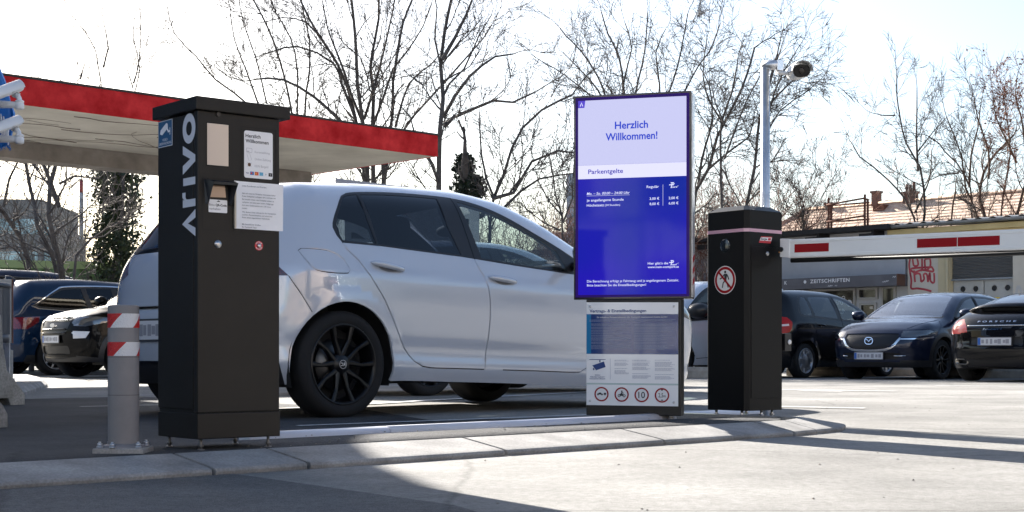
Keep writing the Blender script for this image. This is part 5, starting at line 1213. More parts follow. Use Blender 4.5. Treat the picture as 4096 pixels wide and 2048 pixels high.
m = MB(); n_ = 40; vs = []
for i in range(n_*2+1):
    x = 5.2*i/(n_*2); y = .03*(1 if (i//2) % 2 else -1)
    vs += [(x,y,.15),(x,y,2.25)]
m.add(vs, [(2*i, 2*i+2, 2*i+3, 2*i+1) for i in range(n_*2)]); m.box(0,5.2,.06,2.2,.1,2.25); m.build('wall', gm, gc, fix=False)
m = MB(); m.box(-.05,5.25,-.08,2.3,2.251,2.42); m.box(5.14,5.26,-.085,.05,0,2.25); m.build('frame', mat('container_rail', (.30,.38,.16), .6), gc)
m = MB(); m.box(5.15,5.25,-.092,-.086,1.95,2.10); m.build('green_label', mat('label_green', (.02,.5,.3), .5), gc)
# added unseen building, roofline shaped to cast the foreground shadow; carries tarp and cameras
sc = thing('shade_building', 'added building out of view on the left, wrapped in blue sheeting, shading the foreground', 'building', (-3.72, 9.2, 0), 0)
m = MB(); A = np.array([-.15,-.2]); B = np.array([-3.05,8.9]); w_ = np.array([-14,-1])
for fa, fb, ha, hb_ in ((0,.165,5.6,5.6),(.1655,.44,4.45,4.65),(.4405,1,4.65,6.15)):
    a_, b_ = A+(B-A)*fa, A+(B-A)*fb; bt = [a_, b_, b_+w_, a_+w_]; h_ = [ha, hb_, hb_, ha]
    m.add([(*p, 0) for p in bt]+[(*p, z) for p, z in zip(bt, h_)], [(3,2,1,0),(4,5,6,7),(0,1,5,4),(1,2,6,5),(2,3,7,6),(3,0,4,7)])
m.build('shade_wall', mat('sheet_blue', (.010,.05,.14), .6, var=.2, vscale=1.5), sc)
m = MB(); m.box(-24,-6,-1.5,3,0,14); m.build('sky_blocker', MATS['sheet_blue'], sc)  # added tall block out of view, shuts out sky light from the left
for i in range(7):
    m = MB(); x = -1.2-2.0*i; m.cyl((x,-.55,0),(x,-.55,4.6),.024,n=8); m.build('scaffold_pole', MATS['galv'], sc)
for z in (1.6,3.0,4.4):
    m = MB(); m.cyl((-14,-.6,z),(-.6,-.6,z),.024,n=8); m.build('scaffold_rail', MATS['galv'], sc)
# blue tarpaulin hanging at its corner
def at(px, py, d): return np.array([(px-2048)/5883*d, d, CAM_H+(1415-py)/5883*d])
dT = 10.0; tp_ = [(-160,250),(-40,180),(0,280),(22,335),(36,400),(55,450),(54,468),(46,520),(38,562),(24,578),(0,590),(-160,600)]
tarp = thing('blue_tarp', 'frayed blue tarpaulin with white streaks hanging behind two cameras at the left edge', 'tarpaulin', tuple(at(-60,600,dT)))
base = at(-60,600,dT); m = MB(); P3 = [at(x,y,dT)-base for x, y in tp_]; k = len(P3)
m.add([tuple(p+np.array([0,.012*math.sin(i*2.1),0])) for i, p in enumerate(P3)]+[tuple(p+np.array([0,.03,0])) for p in P3], [tuple(range(k)), tuple(range(k, 2*k))[::-1]]+[(i, k+i, k+(i+1) % k, (i+1) % k) for i in range(k)])
m.build('sheet', mat('tarp_blue', (.01,.16,.52), .5, var=.15, vscale=10), tarp)
m = MB(); rnd = random.Random(2)
for i in range(7):
    x = -22+9*i; p = [at(x+rnd.uniform(-2,2), 425+10*i+j*(95/4), dT-.02)-base for j in range(5)]; m.tube([tuple(q+np.array([rnd.uniform(-.004,.004),0,0])) for q in p], [.004,.007,.008,.006,.003], 6)
m.build('white_streaks', MATS['sign_white'], tarp, fix=False)
m = MB()
for i in range(30):
    x = -10+50*rnd.random(); y = 578+rnd.uniform(-8,14); a = at(x,y,dT-.015)-base; m.tube([tuple(a), tuple(a+np.array([rnd.uniform(-.01,.03),0,-rnd.uniform(.01,.035)]))], [.003,.001], 4, False)
m.build('frayed_edge', MATS['tarp_blue'], tarp, fix=False)
def bullet(name, label, a, b, rad, piv, arm, tilt_low, group='bullet cameras at the left edge'):
    dC = 9.7; base = at(*piv, dC); o = thing(name, label, 'security camera', tuple(base), 0, group); wc = MATS['camera_white']
    A3, B3 = at(*a, dC-.1)-base, at(*b, dC+.08)-base; ax = (B3-A3)/np.linalg.norm(B3-A3); L_ = np.linalg.norm(B3-A3)
    m = MB(); m.lathe([(0,-.0),(rad*.78,0),(rad*.84,.004),(rad*.84,L_*.55),(rad*.80,L_*.555),(rad*.80,L_*.565),(rad*.84,L_*.57),(rad*.84,L_-.03),(rad*.72,L_-.008),(rad*.45,L_),(0,L_)], tuple(A3), tuple(ax), 24); bd = m.build('camera_body', wc, o)
    q = Vector(ax).cross(Vector((0,0,1))).normalized(); u = q.cross(Vector(ax)).normalized(); m = MB(); arc = [(math.cos(t)*rad*1.14, math.sin(t)*rad*1.14) for t in np.linspace(-.25, math.pi+.25, 13)]
    vs = [tuple(Vector(A3)+Vector(ax)*h+q*x+u*y) for h in (-.05, L_*.96) for x, y in arc]; arc2 = [(x*.95, y*.95) for x, y in arc]; vs += [tuple(Vector(A3)+Vector(ax)*h+q*x+u*y) for h in (-.05, L_*.96) for x, y in arc2]
    m.add(vs, [(i, i+1, 14+i, 13+i) for i in range(12)]+[(26+i, 27+i, 40+i, 39+i) for i in range(12)]+[(13+i, 14+i, 40+i, 39+i) for i in range(12)], True); m.build('sun_shield', wc, bd)
    m = MB(); pv3 = np.zeros(3); n3 = A3+ax*L_*.72-np.array(u)*rad; m.tube([tuple(pv3+Z3*.01), tuple(pv3*.4+n3*.6+np.array([.012,0,0])), tuple(n3)], [.017,.016,.022], 12); m.build('swivel', wc, o)
    m = MB(); m.lathe([(0,-.036),(.022,-.036),(.029,-.030),(.029,.004),(.025,.006),(.025,.010),(.029,.012),(.029,.020),(.02,.026),(0,.026)], (0,0,0), (0,0,1), 22); m.build('pivot', wc, o)
    m = MB(); m.prism([(-.020,-.012),(.020,-.012),(.026,.018),(-.030,.018)], tuple(n3+np.array([0,0,-.006])), X3, Z3, Y3, -.018, .018); m.build('mount_block', mat('camera_grey', (.45,.45,.43), .5), o, bevel=.003)
    ar = at(*arm, dC+.15)-base; m = MB(); m.tube([tuple(ar), tuple(ar*.5), (0,0,-.006)], [.034,.026,.020], 14); m.build('bracket_arm', wc, o)
bullet('bullet_camera', 'upper white bullet camera with its bracket arm on the blue tarpaulin', (-34,386), (88,342), .040, (78,416), (-90,418), 0)
bullet('bullet_camera', 'lower white bullet camera tilted steeply down beneath the other one', (-22,520), (82,482), .037, (78,553), (-90,556), 0)
# sunlit houses behind the photographer (seen only as reflections in paint and screens)
hb = thing('facade_house', 'sunlit pale house with rows of windows', 'house', (26, -16, 0), R(90))
m = MB(); m.box(-14,14,-10,0,0,9.5); m.build('wall', mat('render_rose', (.48,.39,.32), .9, var=.05, vscale=.6), hb)
m = MB(); m.add([(-14.5,.5,9.5),(14.5,.5,9.5),(14.5,-10.5,9.5),(-14.5,-10.5,9.5),(-14.5,-5,13),(14.5,-5,13)], [(0,1,5,4),(2,3,4,5),(0,4,3),(1,2,5)]); m.build('roof', tile, hb)
for j in range(3):
    for i in range(8):
        m = MB(); m.box(-12+3*i,-10.8+3*i,.002,.05,1.3+2.9*j,2.9+2.9*j); m.build('window', MATS['pane_dark'], hb)
hb2 = thing('facade_house', 'sunlit grey house with rows of windows', 'house', (-26, -24, 0), 0)
m = MB(); m.box(0,44,-10,0,0,11); m.build('wall', mat('render_cool', (.36,.36,.37), .9, var=.05, vscale=.6), hb2)
for j in range(3):
    for i in range(13):
        m = MB(); m.box(1.5+3.2*i,2.9+3.2*i,.002,.05,1.3+3.1*j,3.0+3.1*j); m.build('window', MATS['pane_dark'], hb2)

hb3 = thing('facade_house', 'added unseen dull grey block with rows of windows, for dark reflections', 'house', (36, 4, 0), R(90))  # added dark block out of view, gives the car paint darker reflections
m = MB(); m.box(0,40,-10,0,0,6.5); m.build('wall', mat('render_dull', (.10,.105,.115), .9, var=.1, vscale=.6), hb3)
for i in range(12):
    m = MB(); m.box(1.5+3.2*i,2.9+3.2*i,.002,.05,2,4); m.build('window', MATS['pane_dark'], hb3)

sf = thing('scaffold', 'steel scaffold frame with diagonal braces on the house side of the road', 'scaffold', (-16, -21.5, 0), 0)
for i in range(9):
    m = MB(); m.cyl((i*2.2,0,0),(i*2.2,0,9),.05,n=8); m.build('scaffold_pole', MATS['roof_black'], sf)
for z in (2,4,6,8):
    m = MB(); m.cyl((0,.1,z),(17.6,.1,z),.045,n=8); m.box(0,17.6,.15,.9,z-.08,z-.03); m.build('scaffold_deck', MATS['roof_black'], sf)
for i in range(8):
    m = MB(); m.cyl((i*2.2,.12,2*(i % 3)+.1),(i*2.2+2.2,.12,2*(i % 3)+2),.035,n=8); m.build('scaffold_brace', MATS['roof_black'], sf)

# ---------------------------------------------------------------- left edge street furniture
def jersey(x, y0, y1, label):
    o = thing('concrete_barrier', label, 'concrete barrier', (x, y0, 0), R(62), 'concrete barriers at the left edge'); pf = [(-.30,0),(-.30,.07),(-.275,.11),(-.13,.26),(-.095,.42),(-.075,.66),(.075,.66),(.095,.42),(.13,.26),(.275,.11),(.30,.07),(.30,0),(.16,0),(.14,.055),(-.14,.055),(-.16,0)]
    m = MB(); m.prism(pf, (0,0,0), X3, Z3, Y3, 0, y1-y0); m.build('block', MATS['concrete_dirty'], o, bevel=.008)
jersey(-3.575-.30*.469, 10.8-.30*.883, 10.8-.30*.883+1.8, 'concrete barrier with a flared foot standing before the white board'); jersey(-2.56-.30*.469, 7.47-.30*.883, 7.47-.30*.883+1.5, 'concrete barrier of which only the flared foot shows, nearest the left edge')
wbd = thing('white_board', 'white site board with a rusty edge at the left behind the concrete barriers', 'board', tuple(at(-30,1372,13)), R(4))
m = MB(); m.box(-.22,.168,-.012,.012,0,.565); m.build('panel', mat('board_white', (.60,.58,.53), .6, var=.06, vscale=6), wbd, bevel=.003)
m = MB(); m.box(.1685,.176,-.014,.014,-.002,.567); m.build('edge', MATS['rust'], wbd)
m = MB(); m.box(-.20,-.15,.013,.05,-.47,.5); m.box(.10,.14,.013,.05,-.47,.2); m.build('leg', MATS['galv'], wbd)
bin_ = thing('ribbed_bin', 'dark ribbed round bin on a post by the white board', 'bin', (-4.455, 12.2, 0), 0)
m = MB(); m.cyl((0,0,0),(0,0,.42),.05,n=12); m.build('post', MATS['galv'], bin_)
m = MB(); n_ = 56; vs = []
for i in range(n_):
    r_ = .275 if i % 2 else .262; a = 2*math.pi*i/n_; vs += [(r_*math.cos(a), r_*math.sin(a), .54), (r_*math.cos(a), r_*math.sin(a), .93)]
m.add(vs, [(2*i, 2*((i+1) % n_), 2*((i+1) % n_)+1, 2*i+1) for i in range(n_)]); m.build('body', mat('bin_grey', (.06,.065,.075), .45, .4), bin_)
m = MB(); m.lathe([(.0,.98),(.24,.97),(.285,.955),(.285,.925),(.26,.92)], (0,0,0), (0,0,1), 40); m.build('lid', MATS['bin_grey'], bin_)
m = MB(); m.cyl((0,0,.47),(0,0,.54),.27,.27,n=32); m.build('base_ring', MATS['bin_grey'], bin_)
cbk = thing('concrete_block', 'square concrete block with a white painted foot behind the bin', 'concrete block', (-4.95, 14.0, 0), R(10))
m = MB(); m.box(-.35,.14,0,.35,.14,.415); m.build('block', MATS['concrete_dirty'], cbk, bevel=.01)
m = MB(); m.box(-.36,.155,-.01,.36,0,.139); m.build('painted_foot', mat('foot_white', (.6,.6,.6), .8, var=.2, vscale=8), cbk, bevel=.006)
fp = thing('signal_mast', 'slender pale mast with a red tip standing among the bare trees at the left', 'mast', (-12.3, 42, 0))
m = MB(); m.tube([(0,0,0),(0,0,4.7),(0,0,5.35)], [.085,.06,.05], 12); m.build('mast', mat('mast_pale', (.36,.36,.38), .6, var=.3, vscale=3), fp)
m = MB(); m.cyl((0,0,4.95),(0,0,5.36),.056,.052,n=12); m.build('tip', mat('mast_red', (.3,.06,.06), .6), fp)
# ---------------------------------------------------------------- other parked cars
def rot(pts, c, a):
    return [(c[0]+(x-c[0])*math.cos(a)-(y-c[1])*math.sin(a), c[1]+(x-c[0])*math.sin(a)+(y-c[1])*math.cos(a)) for x, y in pts]
def side_windows(frame, panes):
    return [(k, p) for k, p in panes] + [('trim', frame)]
def make_car(name, label, cat, P, side, B, T, F, loc, ang, paint_m, wheels, opts, h=.075, group='cars parked around the lane', plates=(), mirror=None, handles=()):
    S, sh = build_shell(P, {'R': side, 'L': side, 'B': B, 'T': T, 'F': F}, h)
    root = car_root(name, label, cat, (loc[0], loc[1], float(gz(loc[0], loc[1]))), R(ang), group)
    wl = []
    for ax in wheels:
        for s_ in (-1, 1): wl.append(((ax, s_*(P['w']-.03), P['arches'][0][1]), s_))
    finish_car(root, S, sh, P, paint_m, wl, opts)
    for (where, z, w_, sd) in plates:
        if where == 'B': plate(root, (float(S.x_rear([0],[z])[0])-.010, 0, z), (0,-1,0), (-1,0,0), seed=sd)
        else: plate(root, (float(S.x_front([0],[z])[0])+.010, 0, z), (0,1,0), (1,0,0), seed=sd)
    if mirror:
        for s_ in (-1, 1): mirror_part(root, S, mirror[0], mirror[1], s_, paint_m, mirror[2], shell=opts.get('mirror_shell'))
    for (x0, x1, z0, z1) in handles:
        for s_ in (-1, 1): door_handle(root, S, x0, x1, z0, z1, s_, opts.get('handle_m', paint_m))
    return root, S
def wq(px, d): return (px-2048)/5883*d
def origin(px, d, ang, cx, cy):
    """ground position of a car's tail centre when its point (cx, cy) stands at distance d under image column px"""
    a = R(ang); X, Y = wq(px, d), d
    return (X-cx*math.cos(a)+cy*math.sin(a), Y-cx*math.sin(a)-cy*math.cos(a))
SECT = lambda belt, top: [(.1,-.11),(.2,-.05),(.32,-.02),(.5,-.006),(.72,0),(belt-.12,-.012),(belt,-.05),(belt+.22,-.13),(top,-.13-(top-belt-.22)*.55)]
PLAN = lambda w, L: [(-.2,w-.32),(.0,w-.22),(.15,w-.13),(.45,w-.03),(.9,w),(L-1.2,w),(L-.6,w-.03),(L-.25,w-.09),(L-.05,w-.18),(L+.1,w-.3)]

# black compact people carrier, seen from its rear right
P = dict(L=4.27, w=.89, plan=PLAN(.89,4.27), sec=SECT(1.05,1.6), shear=.03, shear0=1.8,
  top=[(-.1,1.35),(.0,1.45),(.25,1.545),(.6,1.59),(1.2,1.61),(1.9,1.595),(2.4,1.53),(2.75,1.39),(3.1,1.2),(3.4,1.06),(3.7,.99),(4.0,.89),(4.2,.76),(4.35,.6)],
  rear=[(.15,.12),(.3,.03),(.55,.0),(.62,.02),(.85,.04),(1.05,.08),(1.3,.15),(1.5,.22)], front=[(.15,4.18),(.3,4.25),(.5,4.27),(.7,4.22),(.85,4.1),(1,3.9)],
  crown=.05, k1=.16, k2=.2, kr=.24, kf=.25, zb=.2, zq=1.46, yq=.5, zf=.74, yf=.5, yb=.6, yfb=.6, edge=[(.5,.54),(1.2,.55),(2.0,.54),(2.5,.57),(2.8,.66),(3.1,.73),(3.4,.76),(3.8,.7),(4.0,.6)],
  flare=[(.72,.31,.36,.016),(3.5,.31,.36,.016)], arches=[(.72,.31,.365),(3.5,.31,.365)], floor=(.5,3.5))
fr = catmull([(.60,1.10),(.58,1.2),(.66,1.40),(.76,1.475),(1.0,1.50),(1.9,1.515),(2.3,1.47),(2.65,1.33),(2.95,1.14),(3.05,1.03)], .06)+[(2.9,1.0),(1.9,1.04),(1.0,1.08)]
side = [('seam', stroke([(1.02,1.08),(1.0,.9),(1.1,.6),(1.2,.4),(1.35,.3),(1.95,.28),(1.97,.7),(1.93,1.0),(1.90,1.5)], .016)), ('seam', stroke([(1.95,.28),(2.9,.27),(3.0,.5),(3.02,.8),(2.97,1.0)], .016)),
  ('gq', spline_poly([(.66,1.15),(.66,1.24),(.72,1.38),(.80,1.44),(.95,1.46),(.97,1.3),(.99,1.13)], .06)), ('gr', [(1.08,1.12),(1.04,1.45),(1.2,1.475),(1.80,1.48),(1.84,1.08)]), ('gf', [(1.96,1.07),(1.95,1.475),(2.25,1.435),(2.58,1.30),(2.86,1.12),(2.9,1.04)]), ('trim', fr),
  ('lamp_c', [(-.1,.925),(.2,.92),(.30,.93),(.30,.965),(.2,.955),(-.1,.955)]), ('lamp_r', spline_poly([(-.1,.84),(.1,.80),(.30,.82),(.36,1.0),(.30,1.08),(.16,1.09),(-.1,1.09)], .06)), ('flap', spline_poly([(.50,.93),(.72,.93),(.76,.80),(.55,.80)], .05)), ('door_r', [(1.02,1.2),(1.0,.9),(1.1,.6),(1.2,.4),(1.35,.3),(1.95,.28),(1.97,.7),(1.93,1.2)]), ('door_f', [(1.93,1.2),(1.97,.7),(1.95,.28),(2.9,.27),(3.0,.5),(3.02,.8),(2.97,1.2)]),
  ('seam', stroke([(-.1,.62),(.25,.64),(.36,.60)], .014))]
B = [('rearglass', rrect(-.5,.5,1.08,1.42,.06)), ('lamp_r', [(.38,.82),(.8,.80),(.8,1.1),(.45,1.05)]), ('lamp_r2', [(-.38,.82),(-.8,.80),(-.8,1.1),(-.45,1.05)]), ('seam', stroke([(-.8,.62),(.8,.62)], .014))]
T = [('wind', [(2.42,-.50),(2.40,0),(2.42,.50),(2.75,.60),(3.05,.69),(3.28,.71),(3.34,0),(3.28,-.71),(3.05,-.69),(2.75,-.6)])]
F = [('grille', rrect(-.42,.42,.5,.68,.05)), ('intake', rrect(-.5,.5,.24,.4,.05))]
make_car('parked_car', 'black compact people carrier with silver wheel covers directly behind the barrier cabinet', 'car', P, side, B, T, F, origin(3226,26.3,45.5,.72,-.87), 45.5, MATS['paint_black'], (.72,3.5),
  dict(wheel=dict(kind='cover', rim_m=MATS['rim_silver'], n=8, r=.31, rim=.222), gr='glass_tint', gq='glass_tint', gf='glass_side', seat=(1.85,.62)), plates=(('B',.72,.52,7),), mirror=(2.93,1.05,1.05), handles=((1.12,1.32,.96,.945),(2.04,2.24,.93,.915)))

# dark blue crossover, seen from its front left
P = dict(L=4.395, w=.8975, plan=PLAN(.8975,4.395), sec=SECT(1.04,1.55), shear=.035, shear0=2.0,
  top=[(-.1,1.15),(.0,1.25),(.2,1.37),(.7,1.49),(1.3,1.54),(1.8,1.535),(2.25,1.48),(2.6,1.36),(2.95,1.2),(3.2,1.08),(3.4,1.03),(3.8,.985),(4.1,.90),(4.28,.79),(4.45,.6)],
  rear=[(.15,.12),(.3,.03),(.55,.0),(.7,.02),(.85,.03),(1.05,.12),(1.3,.42),(1.4,.5)], front=[(.15,4.26),(.28,4.34),(.42,4.36),(.55,4.395),(.72,4.385),(.82,4.31),(.9,4.15),(1,3.95)],
  crown=.06, k1=.16, k2=.18, kr=.24, kf=.34, zb=.22, zq=1.24, yq=.5, zf=.82, yf=.52, yb=.6, yfb=.56, edge=[(.5,.53),(1.2,.54),(1.9,.54),(2.4,.57),(2.75,.65),(3.0,.71),(3.3,.76),(3.7,.74),(4.0,.65)],
  flare=[(.80,.34,.39,.018),(3.455,.34,.39,.018)], arches=[(.80,.34,.385),(3.455,.34,.385)], floor=(.5,3.5))
fr = catmull([(.62,1.16),(.75,1.30),(1.0,1.41),(1.5,1.45),(1.9,1.445),(2.3,1.385),(2.65,1.24),(2.9,1.10),(2.98,1.03)], .06)+[(2.85,1.0),(1.9,1.03),(1.0,1.10)]
side = [('seam', stroke([(1.02,1.1),(1.1,.75),(1.25,.5),(1.4,.36),(1.95,.33),(1.98,.7),(1.94,1.03),(1.88,1.45)], .016)), ('seam', stroke([(1.95,.33),(2.85,.33),(2.97,.5),(2.98,.85),(2.93,1.0)], .016)),
  ('gr', [(.98,1.15),(.98,1.375),(1.4,1.42),(1.82,1.42),(1.86,1.07)]), ('gq', [(.72,1.17),(.80,1.28),(.93,1.36),(.93,1.15)]), ('gf', [(1.96,1.06),(1.94,1.415),(2.25,1.365),(2.58,1.23),(2.8,1.1),(2.84,1.03)]), ('trim', fr),
  ('clad', [(.3,.0)]+[(.80+.455*math.cos(t), .34+.455*math.sin(t)) for t in np.linspace(math.pi*1.02, -.05, 22)]+[(1.5,.30),(2.8,.30)]+[(3.455+.455*math.cos(t), .34+.455*math.sin(t)) for t in np.linspace(math.pi*1.05, -.02, 22)]+[(4.4,.33),(4.4,0)]),
  ('head_l', [(3.66,.775),(3.85,.83),(4.10,.82),(4.5,.80),(4.5,.735),(4.22,.715),(3.9,.735)]), ('chrome', stroke([(3.78,.715),(4.1,.685),(4.5,.68)], .022)),
  ('door_r', [(1.02,1.2),(1.1,.75),(1.25,.5),(1.4,.36),(1.95,.33),(1.98,.7),(1.94,1.2)]), ('door_f', [(1.94,1.2),(1.98,.7),(1.95,.33),(2.85,.33),(2.97,.5),(2.98,.85),(2.93,1.2)]), ('seam', stroke([(3.6,.6),(3.66,.775),(3.3,1.02)], .014)),
  ('lamp_r', [(-.2,.84),(.34,.86),(.3,.96),(-.2,.97)])]
gpoly = [(-.475,.775),(.475,.775),(.49,.70),(.42,.60),(.30,.535),(0,.515),(-.30,.535),(-.42,.60),(-.49,.70)]
F = [('grille', catmull(gpoly, .08, True)), ('chrome', stroke(catmull([(-.62,.705),(-.515,.69),(-.44,.585),(-.31,.51),(0,.49),(.31,.51),(.44,.585),(.515,.69),(.62,.705)], .05), .036)),
  ('head_l', [(.51,.80),(.70,.80),(.70,.715),(.53,.73)]), ('head_r', [(-.51,.80),(-.70,.80),(-.70,.715),(-.53,.73)]), ('intake', catmull([(-.56,.42),(-.4,.455),(.4,.455),(.56,.42),(.45,.35),(-.45,.35)], .08, True)), ('valance', [(-.7,.1),(.7,.1),(.7,.30),(-.7,.30)])]
T = [('wind', [(2.32,-.50),(2.28,0),(2.32,.50),(2.65,.585),(2.95,.655),(3.14,.70),(3.24,.36),(3.27,0),(3.24,-.36),(3.14,-.70),(2.95,-.655),(2.65,-.585)]), ('trim', [(3.1,-.73),(3.2,-.74),(3.32,0),(3.2,.74),(3.1,.73)]), ('seam', stroke([(3.3,.72),(3.75,.68),(4.1,.55)], .014)), ('seam', stroke([(3.3,-.72),(3.75,-.68),(4.1,-.55)], .014))]
B = [('rearglass', rrect(-.45,.45,1.02,1.2,.05)), ('lamp_r', [(.4,.86),(.8,.86),(.8,.97),(.45,.95)]), ('lamp_r2', [(-.4,.86),(-.8,.86),(-.8,.97),(-.45,.95)])]
o_ = origin(3411,25.6,228,3.455,-.80)
rt_, S_ = make_car('parked_car', 'dark blue crossover with a wide black grille and a chrome emblem, nose towards us', 'car', P, side, B, T, F, o_, 228, MATS['paint_navy'], (.80,3.455),
  dict(wheel=dict(r=.34, rim=.24), gf='glass_tint', gr='glass_dark', wind='glass_wind', seat=(1.8,.62)), plates=(('F',.405,.52,9),), mirror=(2.88,1.06,1.1), handles=((1.15,1.35,.96,.945),(2.05,2.25,.93,.915)))
m = MB(); OE = np.array([float(S_.x_front([0],[.655])[0])+.004, 0, .655]); NE = np.array([.97,0,.22])
m.prism(rrect(-.075,.075,-.052,.052,.05,8), OE, Y3, Z3, X3, 0, .006); em = m.build('emblem_back', MATS['trim_black'], rt_)
m = MB(); L_, R2 = stroke(rrect(-.072,.072,-.055,.055,.053,8), .014, True); k = len(L_)
m.add([OE+Y3*p[0]+Z3*p[1]+X3*.010 for p in list(L_)+list(R2)], [(i, (i+1) % k, k+(i+1) % k, k+i) for i in range(k)])
for p in ([(-.055,.018),(-.03,.022),(-.012,.0),(0,-.014)], [(.055,.018),(.03,.022),(.012,.0),(0,-.014)]): stroke_quads(m, OE, Y3, Z3, X3, p, .011, .011)
m.build('emblem', MATS['chrome'], em)
m = MB(); y0 = .60
for s_ in (-1, 1): m.tube([(float(S_.x_front([s_*.60],[.405])[0])+.004, s_*.60, .405), (float(S_.x_front([s_*.42],[.402])[0])+.004, s_*.42, .402)], .009, 8)
m.build('fog_strip', MATS['chrome'], rt_)

# black sports saloon, seen from behind, at the right edge
P = dict(L=4.97, w=.9655, plan=[(-.2,.60),(.0,.72),(.2,.84),(.5,.925),(.95,.965),(1.5,.955),(3.4,.955),(4.2,.94),(4.7,.84),(4.95,.66),(5.1,.5)], sec=[(.1,-.11),(.2,-.05),(.35,-.015),(.55,0),(.72,-.01),(.82,-.04),(.92,-.10),(1.1,-.21),(1.42,-.40)], shear=.02, shear0=2.2,
  top=[(-.15,.90),(.0,.955),(.25,1.02),(.55,1.11),(1.0,1.255),(1.5,1.365),(2.1,1.418),(2.6,1.40),(3.0,1.28),(3.4,1.09),(3.65,.98),(4.0,.90),(4.4,.84),(4.8,.70),(5.0,.6)],
  rear=[(.15,.16),(.28,.06),(.44,.0),(.50,-.005),(.54,.02),(.62,.03),(.8,.03),(.92,.06),(1.0,.10)], front=[(.15,4.86),(.35,4.95),(.55,4.97),(.7,4.88),(.8,4.7)],
  crown=.075, k1=.2, k2=.2, kr=.30, kf=.4, zb=.2, zq=.93, yq=.56, zf=.68, yf=.5, yb=.6, yfb=.6, edge=[(.4,.62),(.9,.56),(1.5,.50),(2.1,.50),(2.6,.53),(3.0,.62),(3.4,.72),(4.0,.76),(4.6,.62)],
  flare=[(.95,.34,.40,.02),(3.87,.34,.40,.02)], arches=[(.95,.34,.39),(3.87,.34,.39)], floor=(.6,4.0))
fr = catmull([(1.0,1.03),(1.3,1.18),(1.7,1.29),(2.2,1.325),(2.6,1.29),(3.0,1.15),(3.3,1.0),(3.35,.93)], .06)+[(3.2,.91),(2.1,.94),(1.3,.98)]
side = [('gr', [(1.2,1.02),(1.45,1.17),(1.75,1.255),(2.05,1.285),(2.1,.98)]), ('gf', [(2.2,.97),(2.15,1.29),(2.55,1.25),(2.95,1.12),(3.2,.97)]), ('trim', fr), ('lamp_r', spline_poly([(-.2,.73),(.2,.72),(.42,.75),(.46,.82),(.36,.90),(.15,.945),(-.2,.94)], .05)),
  ('seam', stroke([(.0,.72),(.3,.70),(.6,.62)], .014)), ('seam', stroke([(1.25,.98),(1.3,.6),(1.5,.3),(2.1,.28),(2.15,.95)], .014))]
B = [('lamp_r', [(.46,.74),(.6,.73),(.8,.73),(.8,.95),(.58,.94),(.50,.86)]), ('lamp_r2', [(-.46,.74),(-.6,.73),(-.8,.73),(-.8,.95),(-.58,.94),(-.50,.86)]), ('seam', stroke([(-.45,.74),(-.38,.66),(.38,.66),(.45,.74)], .014)), ('valance', rrect(-.5,.5,.22,.34,.04)), ('intake', rrect(-.42,.42,.55,.65,.03))]
T = [('rearglass', [(.62,-.43),(.60,0),(.62,.43),(1.1,.47),(1.5,.42),(1.52,0),(1.5,-.42),(1.1,-.47)]), ('wind', [(2.62,-.45),(2.6,0),(2.62,.45),(3.0,.57),(3.4,.66),(3.5,0),(3.4,-.66),(3.0,-.57)])]
Fp = [('intake', rrect(-.6,.6,.25,.45,.05))]
o_ = (wq(3976,21.6), 21.6)
rt_, S_ = make_car('parked_car', 'black sports saloon with a raised rear wing, cut off at the right edge', 'car', P, side, B, T, Fp, o_, 45.5, MATS['paint_black'], (.95,3.87),
  dict(wheel=dict(r=.34, rim=.25), mat_lamp_r=mat('lamp_pale_red', (.62,.10,.09), .12, coat=1), mat_lamp_r2=MATS['lamp_pale_red'], seat=(2.2,.42), gf='glass_dark', mat_intake=MATS['trim_black']), plates=(('B',.60,.52,13),), mirror=(3.12,.98,1.05))
m = MB(); pf = [(-.11,.0),(.10,.055),(.17,.06),(.12,.02),(-.10,-.03)]
n_ = 18; vs = []; k = len(pf)
for i in range(n_+1):
    y = -.66+1.32*i/n_; q = abs(y/.66); vs += [(.43+x+.20*q**3, y, 1.125+z-.045*q**3+.01*(1-q*q)) for x, z in pf]
m.add(vs, [(i*k+j, i*k+(j+1) % k, (i+1)*k+(j+1) % k, (i+1)*k+j) for i in range(n_) for j in range(k)]+[tuple(range(k)), tuple(range(n_*k, n_*k+k))], True); m.build('rear_wing', MATS['paint_black'], rt_)
m = MB()
for s_ in (-1, 1): m.prism([(.36,1.02),(.60,1.09),(.56,1.15),(.38,1.12)], (0,0,0), X3, Z3, Y3, s_*.40-.02, s_*.40+.02)
m.box(.42,.62,-.5,.5,1.02,1.11); m.build('wing_support', MATS['black_flat'], rt_)
def tail_text(txt, y, z, h, w, sh=0, sp=1.0):
    vs, fs = text_geo(txt, .02, sh, sp); sx = w/(vs[:,0].max()-vs[:,0].min()); sy = h/.69; yy = y-(vs[:,0]-vs[:,0].min())*sx; zz = z+vs[:,1]*sy
    xx = S_.x_rear(yy, zz); m = MB(); m.add(np.c_[xx-.004, yy, zz], fs); m.build('badge_lettering', MATS['chrome'], rt_, fix=False)
tail_text('PORSCHE', .30, .885, .022, .60, 0, 1.7); tail_text('Panamera 4', .19, .770, .028, .30, .3)
m = MB(); ys_ = np.linspace(-.46,.46,24); xs_ = S_.x_rear(ys_, np.full_like(ys_, .835)); m.tube([(x-.003, y, .835) for x, y in zip(xs_, ys_)], .0085, 8); m.build('chrome_strip', MATS['chrome'], rt_)
